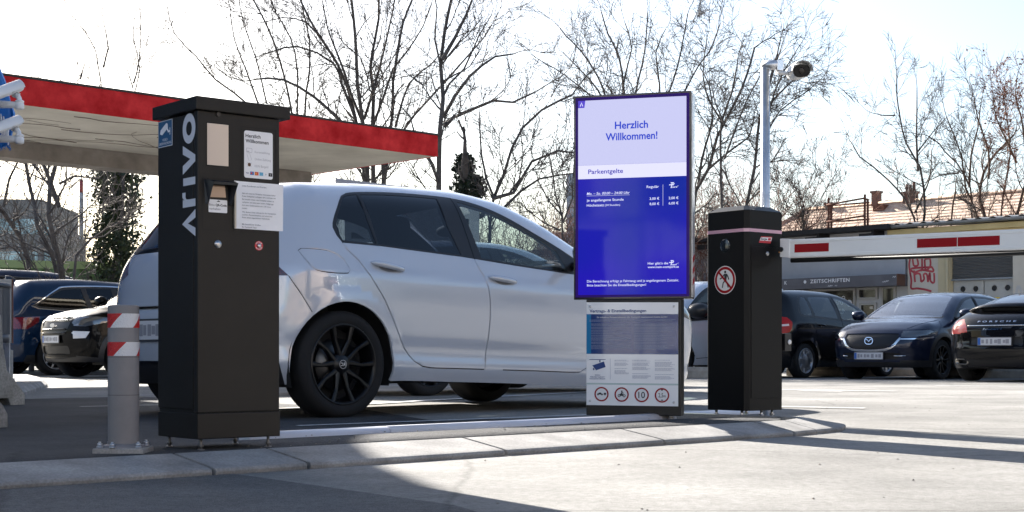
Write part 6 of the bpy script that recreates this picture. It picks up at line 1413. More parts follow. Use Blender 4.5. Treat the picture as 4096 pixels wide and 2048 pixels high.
for s_ in (-1, 1):
    m = MB(); xe = float(S_.x_rear([s_*.55],[.30])[0]); prf = rrect(-.105,.105,-.042,.042,.035, 5); k = len(prf)
    m.add([(xe-.03+.05*(abs(u+.0)), s_*.56+u, .30+v) for u, v in prf]+[(xe+.12, s_*.56+u, .30+v) for u, v in prf]+[(xe-.028, s_*.56+u*.84, .30+v*.78) for u, v in prf]+[(xe+.10, s_*.56+u*.8, .30+v*.7) for u, v in prf],
      [(i, (i+1) % k, k+(i+1) % k, k+i) for i in range(k)]+[(i, (i+1) % k, 2*k+(i+1) % k, 2*k+i) for i in range(k)]+[(2*k+i, 2*k+(i+1) % k, 3*k+(i+1) % k, 3*k+i) for i in range(k)]+[tuple(range(3*k,4*k))], True); m.build('exhaust_tip', mat('exhaust', (.30,.27,.23), .3, .9), rt_)

# black small off-roader, nose towards us on the left
P = dict(L=4.1, w=.8825, plan=PLAN(.8825,4.1), sec=SECT(1.12,1.65), shear=.02, shear0=2.0,
  top=[(-.1,1.4),(.0,1.5),(.3,1.61),(1.0,1.65),(1.8,1.63),(2.25,1.55),(2.6,1.38),(2.9,1.21),(3.1,1.13),(3.4,1.105),(3.75,1.05),(3.95,.98),(4.05,.9),(4.2,.7)],
  rear=[(.15,.12),(.3,.03),(.6,.0),(.9,.03),(1.1,.06),(1.5,.2)], front=[(.15,3.93),(.3,4.02),(.5,4.08),(.7,4.1),(.88,4.09),(.97,4.02),(1.06,3.8)],
  crown=.06, k1=.15, k2=.15, kr=.2, kf=.30, zb=.25, zq=1.45, yq=.5, zf=.955, yf=.52, yb=.62, yfb=.58, edge=[(.5,.55),(1.2,.56),(1.9,.55),(2.4,.6),(2.7,.67),(3.0,.73),(3.3,.76),(3.7,.70)],
  flare=[(.75,.34,.39,.02),(3.27,.34,.39,.02)], arches=[(.75,.34,.385),(3.27,.34,.385)], floor=(.5,3.3))
fr = [(.5,1.2),(.62,1.45),(1.0,1.53),(1.8,1.53),(2.2,1.46),(2.6,1.26),(2.8,1.12),(1.9,1.13),(1.0,1.17)]
side = [('gr', [(1.0,1.21),(1.0,1.48),(1.75,1.49),(1.78,1.17)]), ('gf', [(1.88,1.16),(1.86,1.485),(2.15,1.43),(2.5,1.26),(2.66,1.15)]), ('gq', [(.6,1.23),(.7,1.43),(.92,1.47),(.92,1.22)]), ('trim', fr), ('clad', [(.2,0)]+[(.75+.46*math.cos(t), .34+.46*math.sin(t)) for t in np.linspace(math.pi*1.02,-.05,20)]+[(2.7,.34)]+[(3.27+.46*math.cos(t), .34+.46*math.sin(t)) for t in np.linspace(math.pi*1.05,-.05,20)]+[(4.3,.4),(4.3,0)]),
  ('head_l', [(3.50,.93),(3.75,.955),(4.2,.96),(4.2,.83),(3.9,.80),(3.62,.86)]), ('seam', stroke([(1.88,1.16),(1.9,.4),(2.8,.38),(2.85,1.1)], .014)), ('drl', [(3.85,.72),(4.2,.74),(4.2,.60),(3.9,.62)])]
F = [('grille', catmull([(-.40,.955),(.40,.955),(.44,.86),(.38,.70),(.30,.665),(-.30,.665),(-.38,.70),(-.44,.86)], .09, True)), ('head_l', [(.47,.95),(.8,.95),(.8,.83),(.56,.80),(.48,.86)]), ('head_r', [(-.47,.95),(-.8,.95),(-.8,.83),(-.56,.80),(-.48,.86)]),
  ('drl', [(.50,.70),(.56,.745),(.8,.74),(.8,.62),(.60,.62)]), ('drl', [(-.50,.70),(-.56,.745),(-.8,.74),(-.8,.62),(-.60,.62)]), ('intake', rrect(-.42,.42,.36,.50,.05)), ('valance', [(-.9,.1),(.9,.1),(.9,.33),(-.9,.33)])]
T = [('wind', [(2.30,-.52),(2.28,0),(2.30,.52),(2.6,.60),(2.88,.67),(3.0,.68),(3.07,0),(3.0,-.68),(2.88,-.67),(2.6,-.60)]), ('trim', [(2.96,-.7),(3.06,-.72),(3.13,0),(3.06,.72),(2.96,.7)])]
B = [('rearglass', rrect(-.5,.5,1.12,1.4,.06))]
a_ = 224.5; nx_, ny_ = wq(205,23.0), 23.0; o_ = (nx_-4.1*math.cos(R(a_)), ny_-4.1*math.sin(R(a_)))
rt_, S_ = make_car('parked_car', 'black small off-roader behind the bollard, bonnet and grille towards us', 'car', P, side, B, T, F, o_, a_, paint('paint_soot', (.003,.003,.0035), 0, .35, .25), (.75,3.27),
  dict(wheel=dict(r=.34, rim=.22, rim_m=MATS['rim_silver']), seat=(1.8,.7)), plates=(('F',.605,.52,21),), mirror=(2.72,1.2,1.1))
m = MB(); xe = float(S_.x_front([0],[.82])[0])+.005; m.prism([(.075*math.cos(t), .032*math.sin(t)) for t in np.linspace(0,2*math.pi,25)[:-1]], (xe,0,.82), Y3, Z3, X3, 0, .008); m.build('emblem', MATS['silver_paint'], rt_)
for z in (.90,.76,.70):
    m = MB(); ys_ = np.linspace(-.38,.38,16); m.tube([(x+.001, y, z) for x, y in zip(S_.x_front(ys_, np.full_like(ys_, z)), ys_)], .012, 6); m.build('grille_bar', MATS['trim_black'], rt_)

# dark blue estate behind it, tail to the left, then a taller one with roof rails
def estate(H, label, o_, a_, paint_m, rails, fin, chrome, cat='car', lab2=None):
    k = H/1.72; P = dict(L=4.75, w=.92, plan=PLAN(.92,4.75), sec=SECT(1.10,1.72*k), shear=.02, shear0=2.0,
      top=[(-.1,1.45*k),(.0,1.54*k),(.3,1.63*k),(.8,1.69*k),(1.5,1.72*k),(2.3,1.70*k),(2.8,1.60*k),(3.2,1.36*k),(3.5,1.19),(3.7,1.10),(4.1,1.02),(4.5,.92),(4.7,.78),(4.85,.6)],
      rear=[(.15,.12),(.3,.03),(.6,.0),(.75,.03),(1.0,.05),(1.15,.10),(1.6,.42),(2.0,.6)], front=[(.15,4.64),(.3,4.72),(.5,4.75),(.75,4.71),(.9,4.5)], crown=.05, k1=.16, k2=.18, kr=.24, kf=.25, zb=.24, zq=1.47*k, yq=.52, zf=.8, yf=.5, yb=.62, yfb=.6,
      edge=[(.7,.56),(1.4,.58),(2.3,.57),(2.9,.62),(3.3,.72),(3.7,.78),(4.2,.72)], flare=[(.93,.35,.40,.018),(3.72,.35,.40,.018)], arches=[(.93,.35,.40),(3.72,.35,.40)], floor=(.5,3.8))
    fo = catmull([(.50,1.20),(.58,1.24),(1.0,1.50*k),(1.25,1.575*k),(2.2,1.60*k),(2.7,1.53*k),(3.1,1.33*k),(3.35,1.15)], .06)+[(3.3,1.07),(2.0,1.10),(1.0,1.13),(.62,1.155)]
    side = [('gq', catmull([(.60,1.215),(1.02,1.455*k),(1.22,1.51*k),(1.50,1.525*k)], .08)+[(1.56,1.17),(1.0,1.18),(.68,1.195)]), ('gr', [(1.66,1.17),(1.6,1.53*k),(2.1,1.545*k),(2.13,1.155)]), ('gf', [(2.23,1.15),(2.2,1.545*k),(2.65,1.48*k),(3.0,1.31*k),(3.2,1.12)]), ('trim', [(x*.985+.03, 1.30+(z-1.30)*.93) for x, z in fo]), ('chrome' if chrome else 'trim', fo),
      ('lamp_r', [(-.2,1.0),(.2,1.0),(.62,1.02),(.60,.92),(.40,.80),(.1,.80),(-.2,.84)]), ('seam', stroke([(1.4,1.13),(1.45,.6),(1.6,.35),(2.15,.33),(2.2,1.1)], .014)), ('seam', stroke([(2.15,.33),(3.1,.32),(3.25,.6),(3.28,1.07)], .014)), ('clad', [(.3,.1),(.4,.36),(1.4,.32),(3.3,.32),(4.3,.36),(4.3,0),(.3,0)])]
    B = [('rearglass', rrect(-.52,.52,1.14,1.42*k,.06)), ('lamp_r', [(.42,.86),(.9,.80),(.9,1.02),(.42,.99)]), ('lamp_r2', [(-.42,.86),(-.9,.80),(-.9,1.02),(-.42,.99)]), ('seam', stroke([(-.9,.62),(.9,.62)], .014)), ('valance', [(-.9,.1),(.9,.1),(.9,.38),(-.9,.38)])]
    T = [('wind', [(2.78,-.54),(2.75,0),(2.78,.54),(3.1,.62),(3.4,.70),(3.55,0),(3.4,-.70),(3.1,-.62)])]; Fq = [('grille', rrect(-.45,.45,.5,.75,.05))]
    rt, S = make_car('parked_car', label, cat, P, side, B, T, Fq, o_, a_, paint_m, (.93,3.72), dict(wheel=dict(r=.35, rim=.24, rim_m=MATS['rim_silver']), seat=(2.1,.65), mat_lamp_r=mat('lamp_deep', (.16,.006,.010), .12, coat=1), mat_lamp_r2=MATS['lamp_deep']), mirror=(3.2,1.14,1.1), plates=(('B',.75,.52,31),), handles=((1.55,1.77,1.02,1.01),(2.3,2.52,1.0,.99)))
    if rails:
        for s_ in (-1, 1):
            m = MB(); xs_ = np.linspace(.75,2.75,14); zz = S.z_at(xs_, np.full_like(xs_, .56)); lift = [.01]+[.075]*12+[.01]; m.tube([(x, s_*.57, z+l) for x, z, l in zip(xs_, zz, lift)], .022, 8)
            for x in (1.4,2.1): m.box(x-.05,x+.05,s_*.57-.015,s_*.57+.015,float(S.z_at([x],[.56])[0])-.02,float(S.z_at([x],[.56])[0])+.07)
            m.build('roof_rail', MATS['trim_black'], rt)
    if fin:
        zt = float(S.z_at([.55],[0])[0]); m = MB(); m.prism([(-.14,-.03),(.16,0),(-.06,.10),(-.12,.10)], (.55,0,zt), X3, Z3, Y3, -.02, .02); m.build('antenna_fin', paint_m, rt, bevel=.01)
    return rt
a_ = 44.5; o1 = origin(85,25.2,a_,.30,-.86)
estate(1.72, 'dark blue estate with chrome framed side windows at the left, behind the black off-roader', o1, a_, MATS['paint_blue'], False, True, True)
o2 = (o1[0]-.701*2.75+.713*.25, o1[1]+.713*2.75+.701*.25)
estate(2.02, 'tall dark car with black roof rails, only its roof showing above the dark blue estate', o2, a_, MATS['paint_navy'], True, False, False)

# white delivery van between the totem and the barrier
P = dict(L=4.4, w=.92, plan=PLAN(.92,4.4), sec=[(.1,-.1),(.25,-.03),(.5,0),(.8,0),(1.1,-.03),(1.3,-.07),(1.84,-.16)], top=[(-.1,1.74),(.0,1.79),(.2,1.82),(1,1.84),(2.2,1.83),(2.6,1.77),(2.95,1.58),(3.3,1.34),(3.55,1.18),(3.8,1.09),(4.1,1.0),(4.3,.86),(4.45,.7)],
  rear=[(.15,.1),(.3,.02),(.6,0),(1.0,.03),(1.7,.12),(1.8,.14)], front=[(.15,4.3),(.3,4.37),(.5,4.4),(.75,4.37),(.9,4.2)], crown=.05, k1=.15, k2=.15, kr=.12, kf=.3, zb=.24, zq=1.72, yq=.6, zf=.8, yf=.5, yb=.72, yfb=.6,
  edge=[(.6,.64),(1.5,.66),(2.4,.65),(2.9,.70),(3.3,.76),(3.7,.78),(4.0,.7)], flare=[(.75,.33,.38,.014),(3.46,.33,.38,.014)], arches=[(.75,.33,.375),(3.46,.33,.375)], floor=(.4,3.5))
side = [('gf', [(2.42,1.13),(2.42,1.62),(2.62,1.60),(2.98,1.36),(3.16,1.16),(3.16,1.08)]), ('trim', catmull([(2.36,1.09),(2.36,1.68),(2.66,1.65),(3.05,1.40),(3.30,1.18)], .08)+[(3.3,1.03)]), ('seam', stroke([(2.3,1.7),(2.3,.4),(3.05,.36),(3.32,.7),(3.34,1.02)], .014)), ('seam', stroke([(2.28,.5),(1.2,.5),(1.2,1.6),(2.28,1.66)], .014)), ('head_l', [(3.95,.84),(4.15,.92),(4.5,.85),(4.5,.68),(4.2,.7)]), ('lamp_r', [(-.1,.8),(.16,.8),(.16,1.3),(-.1,1.3)]), ('valance', [(3.9,.1),(3.9,.45),(4.6,.45),(4.6,.1)]), ('trim', [(-.1,1.60),(.22,1.66),(.20,1.9),(-.1,1.9)])]
B = [('rearglass', rrect(-.55,.55,1.1,1.5,.05)), ('trim', [(-.8,1.62),(.8,1.62),(.8,1.9),(-.8,1.9)])]; T = [('wind', [(2.68,-.58),(2.64,0),(2.68,.58),(3.0,.67),(3.4,.73),(3.58,0),(3.4,-.73),(3.0,-.67)])]; F = [('grille', rrect(-.4,.4,.55,.72,.05)), ('intake', rrect(-.5,.5,.26,.42,.05))]
a_ = 224.5; o_ = origin(2772,26.6,a_,3.28*1.1,1.04)
rt_, S_ = make_car('parked_van', 'white van with a big black wing mirror standing between the totem and the barrier', 'van', P, side, B, T, F, o_, a_, MATS['paint_white'], (.75,3.46), dict(wheel=dict(r=.33, rim=.21, rim_m=MATS['rim_silver']), gf='glass_tint', seat=(2.35,.7), mirror_shell=MATS['trim_black']), mirror=(3.22,1.17,1.75), group=None); rt_.scale = (1.1,1,1)

# low concrete wheel stops in the bays
for i, (px, d, l, lab) in enumerate(((2782,26.0,.8,'low concrete wheel stop under the white van'),(3330,29.0,1.9,'low concrete wheel stop between the black people carrier and the dark blue crossover'),(3560,29.2,1.5,'low concrete wheel stop behind the front wheels of the dark blue crossover'),(3835,27.6,1.6,'low concrete wheel stop between the crossover and the black sports saloon'),(4050,26.0,1.5,'low concrete wheel stop under the black sports saloon'))):
    X = wq(px, d); o = MB(); o.prism([(-.12,0),(-.12,.13),(-.08,.20),(.08,.20),(.12,.13),(.12,0)], (0,0,0), Y3, Z3, X3, -l/2, l/2)
    ob = o.build('wheel_stop', mat('concrete_tan', (.36,.31,.25), .9, var=.2, vscale=5, col2=(.46,.41,.34)), None, bevel=.015); ob.location = (X, d, float(gz(X, d))); ob.rotation_euler = (0,0,R(-38)); tag(ob, lab, 'wheel stop', 'concrete wheel stops in the bays')
# ---------------------------------------------------------------- bare trees
bark = mat('bark', (.070,.060,.054), .95, var=.35, vscale=5, col2=(.125,.108,.096), bump=.4, bscale=14)
bark2 = mat('bark_brown', (.10,.062,.042), .95, var=.3, vscale=5, col2=(.15,.10,.07), bump=.4, bscale=14)
mat('twig', (.105,.088,.078), .9); mat('twig_red', (.20,.09,.06), .9)
ivy_m = mat('ivy_leaf', (.020,.035,.012), .55, var=.5, vscale=6, col2=(.055,.075,.025)); mat('leaf_rust', (.26,.11,.06), .8, var=.3, vscale=5)
class Tree:
    def __init__(s, seed): s.r = random.Random(seed); s.thick = MB(); s.thin = MB(); s.count = 0; s.tips = []
    def limb(s, P, r0, r1):
        P = [Vector(p) for p in P]; n = len(P); rs = [r0+(r1-r0)*(i/(n-1))**.8 for i in range(n)]
        (s.thick if r0 > .018 else s.thin).tube(P, rs, 8 if r0 > .06 else (5 if r0 > .018 else 3), False); s.count += 1
    def twig(s, p, d, L, r, lev, up=.25, droop=0, dens=1.0, wob=.16):
        n = max(3, min(7, int(L/.22)+2)); P = [Vector(p)]; d = Vector(d).normalized(); R_ = s.r
        for i in range(n):
            d = (d + Vector((R_.gauss(0,wob), R_.gauss(0,wob), R_.gauss(0,wob)+up*.18-droop*.25))).normalized(); P.append(P[-1]+d*(L/n))
        r1 = max(.0045, r*.45); s.limb(P, r, r1)
        if lev <= 0: s.tips.append(P[-1]); return
        k = max(2, int((5.0 if lev > 1 else 5.4)*dens*(L/1.0)**.5+R_.random()))
        for i in range(k):
            t = R_.uniform(.22,1.0); j = min(n-1, int(t*n)); q = P[j].lerp(P[j+1], t*n-j); dd = (P[j+1]-P[j]).normalized()
            side = dd.cross(Vector((R_.gauss(0,1),R_.gauss(0,1),R_.gauss(0,1)))).normalized(); a = R(R_.uniform(22,55))
            s.twig(q, dd*math.cos(a)+side*math.sin(a), L*R_.uniform(.38,.62), max(.006, r*R_.uniform(.42,.6)), lev-1, up, droop, dens, wob)
    def main(s, P, r0, r1, every=.5, L=1.5, lev=2, up=.3, droop=0, dens=1.0, start=.2, jit=.10):
        """one traced main limb with wandering depth, then side branches along it"""
        P = [Vector(p) for p in P]; dy = 0; Q = []
        for i, p in enumerate(P):
            Q.append(p + Vector((s.r.uniform(-jit,jit)*.25, dy, 0))); dy += s.r.uniform(-.45,.45) if i else 0
        C_ = [Vector(q) for q in catmull([tuple(q) for q in Q], .35)]; s.limb(C_, r0, r1)
        tot = sum((C_[i+1]-C_[i]).length for i in range(len(C_)-1)); acc = 0; nxt = tot*start
        for i in range(len(C_)-1):
            acc += (C_[i+1]-C_[i]).length
            while acc > nxt:
                t = acc/tot; dd = (C_[i+1]-C_[i]).normalized(); side = dd.cross(Vector((s.r.gauss(0,1),s.r.gauss(0,1),s.r.gauss(0,1)))).normalized(); a = R(s.r.uniform(28,60))
                rr = (r0+(r1-r0)*t)
                s.twig(C_[i], dd*math.cos(a)+side*math.sin(a)+Vector((0,0,.25*up)), L*s.r.uniform(.55,1.2), max(.010, min(rr*.5, .03)), lev, up, droop, dens); nxt += every*s.r.uniform(.6,1.4)
        s.twig(C_[-1], (C_[-1]-C_[-2]), L*.9, max(.01, r1*.8), lev, up, droop, dens)
def F2(crop, pts):
    x0, y0, k = crop; return [(x0+x*k, y0+y*k) for x, y in pts]
c1, c2, c3, c4 = (0,0,.795), (1024,0,.795), (2048,0,.795), (3072,0,.795)
def bare(label, d, base, limbs, seed, b=bark, tw='twig', group='bare trees behind the car park', name='bare_tree', **kw):
    """limbs: list of (crop, points, width px at start, width px at end[, overrides])"""
    T = Tree(seed); bx, by = (base-2048)/5883*d, d
    for L in limbs:
        crop, pts, w0, w1 = L[:4]; k2 = dict(kw); k2.update(L[4] if len(L) > 4 else {})
        P = [at(x, y, d) for x, y in F2(crop, pts)]
        if k2.pop('ground', False): P = [np.array([P[0][0], d, -.2])] + P
        sc_ = .795*.5/5883*d
        T.main(P, w0*sc_*1.2, w1*sc_*1.2, **k2)
    off = Vector((bx, by, 0)); root = thing(name, label, 'tree', tuple(off), 0, group)
    for mb_, nm, mm in ((T.thick,'trunk',b),(T.thin,'twigs',MATS[tw])):
        mb_.v = [(x-bx, y-by, z) for x, y, z in mb_.v]
        if mb_.v: mb_.build(nm, mm, root, fix=False)
    return root, T
def leaves(root, m, pts, size, seed, name='foliage', n=1):
    r = random.Random(seed); mb_ = MB(); L = root.location
    for p in pts:
        for _ in range(n):
            a = Vector((r.gauss(0,1),r.gauss(0,1),r.gauss(0,1))).normalized(); b_ = a.cross(Vector((r.gauss(0,1),r.gauss(0,1),r.gauss(0,1)))).normalized(); s_ = size*r.uniform(.5,1.3); q = Vector(p)-L
            mb_.add([q-a*s_, q+b_*s_*.6, q+a*s_, q-b_*s_*.6], [(0,1,2,3)])
    return mb_.build(name, m, root, fix=False)
g_ = dict(ground=True)
bare('big many-stemmed bare tree rising behind the red canopy above the white car', 38, 1465, [
  (c2,[(545,905),(500,600),(455,430),(400,310),(330,190),(260,80),(215,-20)],30,9,g_), (c2,[(560,905),(540,600),(525,450),(520,300),(515,150),(500,20),(495,-40)],32,10,g_), (c2,[(590,905),(585,640),(590,470),(570,330),(590,180),(600,60),(610,-40)],34,10,g_),
  (c2,[(640,905),(690,600),(690,420),(720,270),(750,130),(790,0),(800,-40)],26,8,g_), (c2,[(650,905),(740,640),(850,500),(950,390),(1060,270),(1150,150),(1180,90)],24,6,g_), (c2,[(500,600),(430,420),(380,300),(200,215),(0,245)],14,6,dict(up=.6)), (c2,[(545,640),(480,480),(450,380),(400,250),(350,130),(330,0)],15,6),
  (c2,[(425,610),(300,490),(150,410),(0,395)],16,8,dict(up=.6)), (c2,[(330,190),(250,110),(130,75),(0,95)],9,4,dict(up=.6)), (c2,[(585,640),(640,480),(690,330),(760,250),(840,110),(880,10)],14,5), (c2,[(540,600),(600,430),(640,250),(690,60),(700,-30)],14,6), (c2,[(700,640),(770,420),(880,330),(930,290)],13,5)], 1, every=.62, L=1.5, lev=2)
bare('tall straight bare tree with one long arching branch right of the canopy corner', 36, 1752, [
  (c2,[(915,935),(935,650),(940,500),(930,330),(935,240),(950,150),(980,0),(985,-40)],36,12,g_), (c2,[(940,300),(1000,190),(1060,70),(1100,-30)],20,8), (c2,[(945,640),(1000,590),(1100,555),(1200,520),(1290,515),(1400,470)],18,8,dict(up=.7)), (c2,[(940,590),(1000,480),(1080,400),(1200,310),(1290,285)],18,7), (c2,[(935,500),(970,420),(1040,330),(1120,170),(1180,60)],12,5), (c2,[(925,930),(880,820),(800,700),(760,560),(700,480)],15,5), (c2,[(930,330),(900,200),(910,60),(890,-40)],10,5)], 2, every=.6, L=1.4)
bare('bare tree with three long stems leaning left above the red fascia', 40, 1190, [
  (c2,[(190,640),(180,560),(150,400),(100,230),(50,100),(0,20),(-40,-40)],18,7,g_), (c2,[(205,640),(200,350),(180,200),(110,80),(80,0),(60,-40)],14,6,g_), (c2,[(240,640),(270,380),(265,200),(240,50),(225,-30)],16,7,g_), (c1,[(1288,560),(1180,470),(1080,400),(1000,300),(900,190),(870,60)],10,4), (c1,[(1300,520),(1240,350),(1180,200),(1150,60)],9,4), (c1,[(1340,520),(1290,300),(1230,120),(1215,0)],8,4)], 3, every=.42, L=1.25, lev=2, dens=1.2)
bare('slim bare birch showing above the red fascia on the left, the middle one of three', 46, 412, [(c1,[(520,620),(518,450),(515,340),(480,250),(420,150),(390,115)],13,4,g_), (c1,[(516,340),(540,240),(535,120),(525,60)],9,3)], 4, every=.5, L=1.0, lev=2)
bare('slim bare birch showing above the red fascia nearest the payment column', 47, 530, [(c1,[(665,640),(660,470),(680,330),(670,200),(655,90)],12,4,g_), (c1,[(668,420),(700,300),(720,120),(735,80)],8,3), (c1,[(668,450),(640,360),(625,300)],6,3)], 5, every=.42, L=1.0, lev=2)
bare('small faint bare tree above the left end of the red fascia', 50, 322, [(c1,[(405,620),(402,440),(398,385),(350,310),(300,270)],9,3,g_), (c1,[(402,400),(420,330),(425,280)],6,3)], 6, every=.5, L=.9, lev=1)
bare('dark bare tree with a leaning trunk at the far left under the canopy', 31, 60, [(c1,[(160,1420),(130,1288),(90,1190),(40,1080),(0,990),(-40,850)],26,16,g_), (c1,[(20,1040),(50,900),(60,800),(40,700)],14,7), (c1,[(60,1120),(130,1060),(150,980)],9,4)], 7, every=.5, L=1.2)
bare('bare tree with a bent trunk between the leaning tree and the mast', 30, 220, [(c1,[(290,1420),(285,1288),(245,1150),(200,1050),(160,940),(140,810),(130,700)],24,14,g_), (c1,[(290,1300),(225,1235),(180,1200),(190,1160)],16,6), (c1,[(240,1140),(300,1080),(330,1000)],9,4)], 8, every=.5, L=1.3)
bare('forked bare tree in front of the distant office block under the canopy', 29, 245, [(c1,[(320,1420),(312,1288),(305,1100),(290,950),(310,830),(320,700)],32,16,g_), (c1,[(300,1040),(260,920),(230,820),(215,700)],22,12), (c1,[(296,925),(380,885),(470,888),(500,860)],12,5,dict(up=.5))], 9, every=.5, L=1.3)
bare('low bare tree with one crooked limb beside the ivy tree', 28, 300, [(c1,[(370,1420),(380,1288),(425,1195),(540,1120),(600,1090)],22,8,g_), (c1,[(425,1200),(520,1190),(560,1160)],9,4), (c1,[(430,1190),(440,1050),(430,900)],7,3)], 10, every=.45, L=1.0)
# ivy covered trunk seen under the canopy
root, T = bare('tall trunk wrapped in green ivy under the canopy, left of the payment column', 32, 462, [(c1,[(560,1420),(570,1288),(565,1000),(575,850),(580,650)],46,34,g_), (c1,[(600,1288),(640,1050),(640,860)],22,14,g_)], 11, every=.5, L=1.0, name='ivy_tree')
rnd = random.Random(8); pts = []
for i in range(2600):
    h = rnd.random(); y = 1420-h*620; w_ = 62+22*math.sin(h*9)+rnd.gauss(0,22)*(1+.4*math.sin(h*23)); a = rnd.uniform(0,2*math.pi); q = at(*F2(c1,[(578+w_*math.cos(a)*rnd.uniform(.7,1.05), y)])[0], 32); pts.append(q+np.array([0, .32*math.sin(a), 0]))
for _ in range(60):
    h = rnd.random(); c_ = at(*F2(c1,[(578+rnd.choice((-1,1))*rnd.uniform(55,115), 1380-h*560)])[0], 32)+np.array([0, rnd.uniform(-.3,.3), 0])
    for j in range(26): pts.append(c_+np.array([rnd.gauss(0,.09), rnd.gauss(0,.09), rnd.gauss(0,.08)]))
leaves(root, ivy_m, pts, .055, 1)
root, T = bare('short broken trunk smothered in dark ivy above the white car roof', 34, 1865, [(c2,[(1060,1150),(1060,1000),(1058,880),(1052,790)],34,26,g_)], 12, every=.6, L=.7, lev=1, name='ivy_tree')
pts = []
for i in range(3000):
    h = rnd.random(); y = 1100-h*320; w_ = (70 if y > 880 else 38)+rnd.gauss(0,14)+10*math.sin(h*17); a = rnd.uniform(0,2*math.pi); q = at(*F2(c2,[(1055+(16 if y > 880 else -8)+w_*math.cos(a)*rnd.uniform(.5,1.05), y)])[0], 34); pts.append(q+np.array([0, .28*math.sin(a), 0]))
leaves(root, mat('ivy_dark', (.010,.020,.008), .5, var=.5, vscale=6, col2=(.03,.045,.016)), pts, .055, 2)
bare('spreading bare tree with big arching limbs left of the blue screen', 33, 1990, [(c2,[(1175,1120),(1190,1000),(1250,880),(1290,760),(1345,650),(1440,560),(1588,492)],22,9,dict(ground=True,up=.5)), (c2,[(1190,1000),(1290,970),(1385,810),(1515,765),(1600,775)],18,8,dict(up=.5)), (c2,[(1230,1060),(1330,960),(1430,890),(1590,865)],14,6,dict(up=.5)), (c2,[(1195,1000),(1160,900),(1140,780),(1130,640),(1125,560)],12,5), (c2,[(1270,980),(1330,900),(1340,780),(1330,660)],9,4)], 13, every=.42, L=1.1, dens=1.2)
bare('bare young tree in front of the pale tower left of the screen', 31, 2250, [(c3,[(255,1420),(258,1288),(255,1150),(250,1080),(215,980),(205,900),(190,800)],15,5,g_), (c3,[(255,1120),(300,1000),(310,900),(320,760)],9,4), (c3,[(252,1090),(180,1010),(130,900),(110,800)],8,3), (c3,[(245,1160),(160,1120),(80,1050),(30,960)],8,3)], 14, every=.3, L=.95, dens=1.3)
bare('wide fan-shaped bare tree rising behind the blue screen', 42, 2490, [(c3,[(560,1300),(545,900),(520,640),(485,470),(440,340),(360,220),(280,130),(250,100)],26,5,g_), (c3,[(565,1300),(560,800),(560,470),(540,300),(480,180),(440,90)],24,5,g_), (c3,[(575,1300),(590,800),(620,470),(660,300),(690,180),(700,20)],24,5,g_), (c3,[(590,1300),(640,850),(780,500),(830,330),(870,150),(890,60)],22,5,g_), (c3,[(600,1300),(700,800),(860,470),(930,340),(990,270),(1040,130)],18,5,g_), (c3,[(540,900),(450,560),(330,420),(220,330),(130,290)],14,4), (c3,[(530,640),(430,450),(340,360),(260,260)],12,4), (c3,[(590,620),(560,420),(600,260),(560,130)],12,4), (c3,[(720,640),(740,430),(720,280),(770,150)],12,4)], 15, every=.5, L=1.45, lev=2, dens=1.15)
bare('leaning bare tree with hanging creeper twigs between the screen and the steel pole', 38, 2800, [(c3,[(900,1330),(925,960),(985,850),(1020,700),(1060,620),(1130,480),(1180,340),(1200,260)],26,8,g_), (c3,[(935,940),(960,800),(1000,600),(990,430),(960,330)],14,5), (c3,[(985,850),(1100,760),(1190,690),(1230,560)],12,5,dict(droop=.6)), (c3,[(1060,620),(1000,520),(960,380),(980,200)],10,4)], 16, every=.36, L=1.15, droop=.4, dens=1.2)
bare('upright bare trunk with tangled creeper just left of the barrier cabinet top', 36, 2898, [(c3,[(1070,1330),(1070,1030),(1068,800),(1080,600),(1120,450),(1150,330)],19,8,g_), (c3,[(1069,800),(1130,640),(1180,500),(1230,400)],10,5,dict(droop=.7)), (c3,[(1075,640),(1020,520),(1010,430)],9,4,dict(droop=.6))], 17, every=.28, L=.95, droop=.75, dens=1.3)
bare('bare tree behind the steel camera pole', 37, 2995, [(c3,[(1150,1330),(1180,1030),(1215,850),(1240,600),(1280,440),(1330,280)],22,9,g_), (c3,[(1240,600),(1330,480),(1400,420),(1500,350)],12,4,dict(droop=.4)), (c4,[(-10,640),(30,470),(80,350),(140,250)],11,4), (c4,[(-20,700),(60,560),(180,470),(230,430)],9,4,dict(droop=.3)), (c4,[(-30,620),(10,420),(50,280),(60,220)],9,4)], 18, every=.36, L=1.1, droop=.3, dens=1.2)
bare('low bushy bare tree right of the barrier cabinet before the tiled roof', 43, 3215, [(c4,[(180,1300),(178,1150),(170,1050),(190,960),(220,870)],10,3,g_), (c4,[(178,1170),(130,1080),(80,960),(50,860)],8,3,g_), (c4,[(182,1170),(230,1060),(270,960),(300,900)],8,3,g_), (c4,[(180,1160),(160,1000),(140,900)],7,3), (c4,[(184,1160),(250,1120),(300,1040)],7,3)], 19, every=.28, L=1.0, dens=1.4, up=.6)
bare('bare tree with two crossing trunks in front of the tiled roof and chimneys', 47, 3670, [(c4,[(745,1250),(740,1085),(690,1000),(620,900),(550,830),(470,780),(430,730)],20,5,g_), (c4,[(772,1250),(770,1085),(765,950),(755,850),(700,720),(660,600),(645,480),(640,400)],22,5,g_), (c4,[(757,860),(750,700),(770,550),(780,420)],13,4), (c4,[(740,1070),(780,980),(830,880),(825,760)],11,4), (c4,[(755,760),(830,660),(880,600)],8,3), (c4,[(640,580),(580,580),(530,560)],7,3)], 20, every=.5, L=1.2, lev=2)
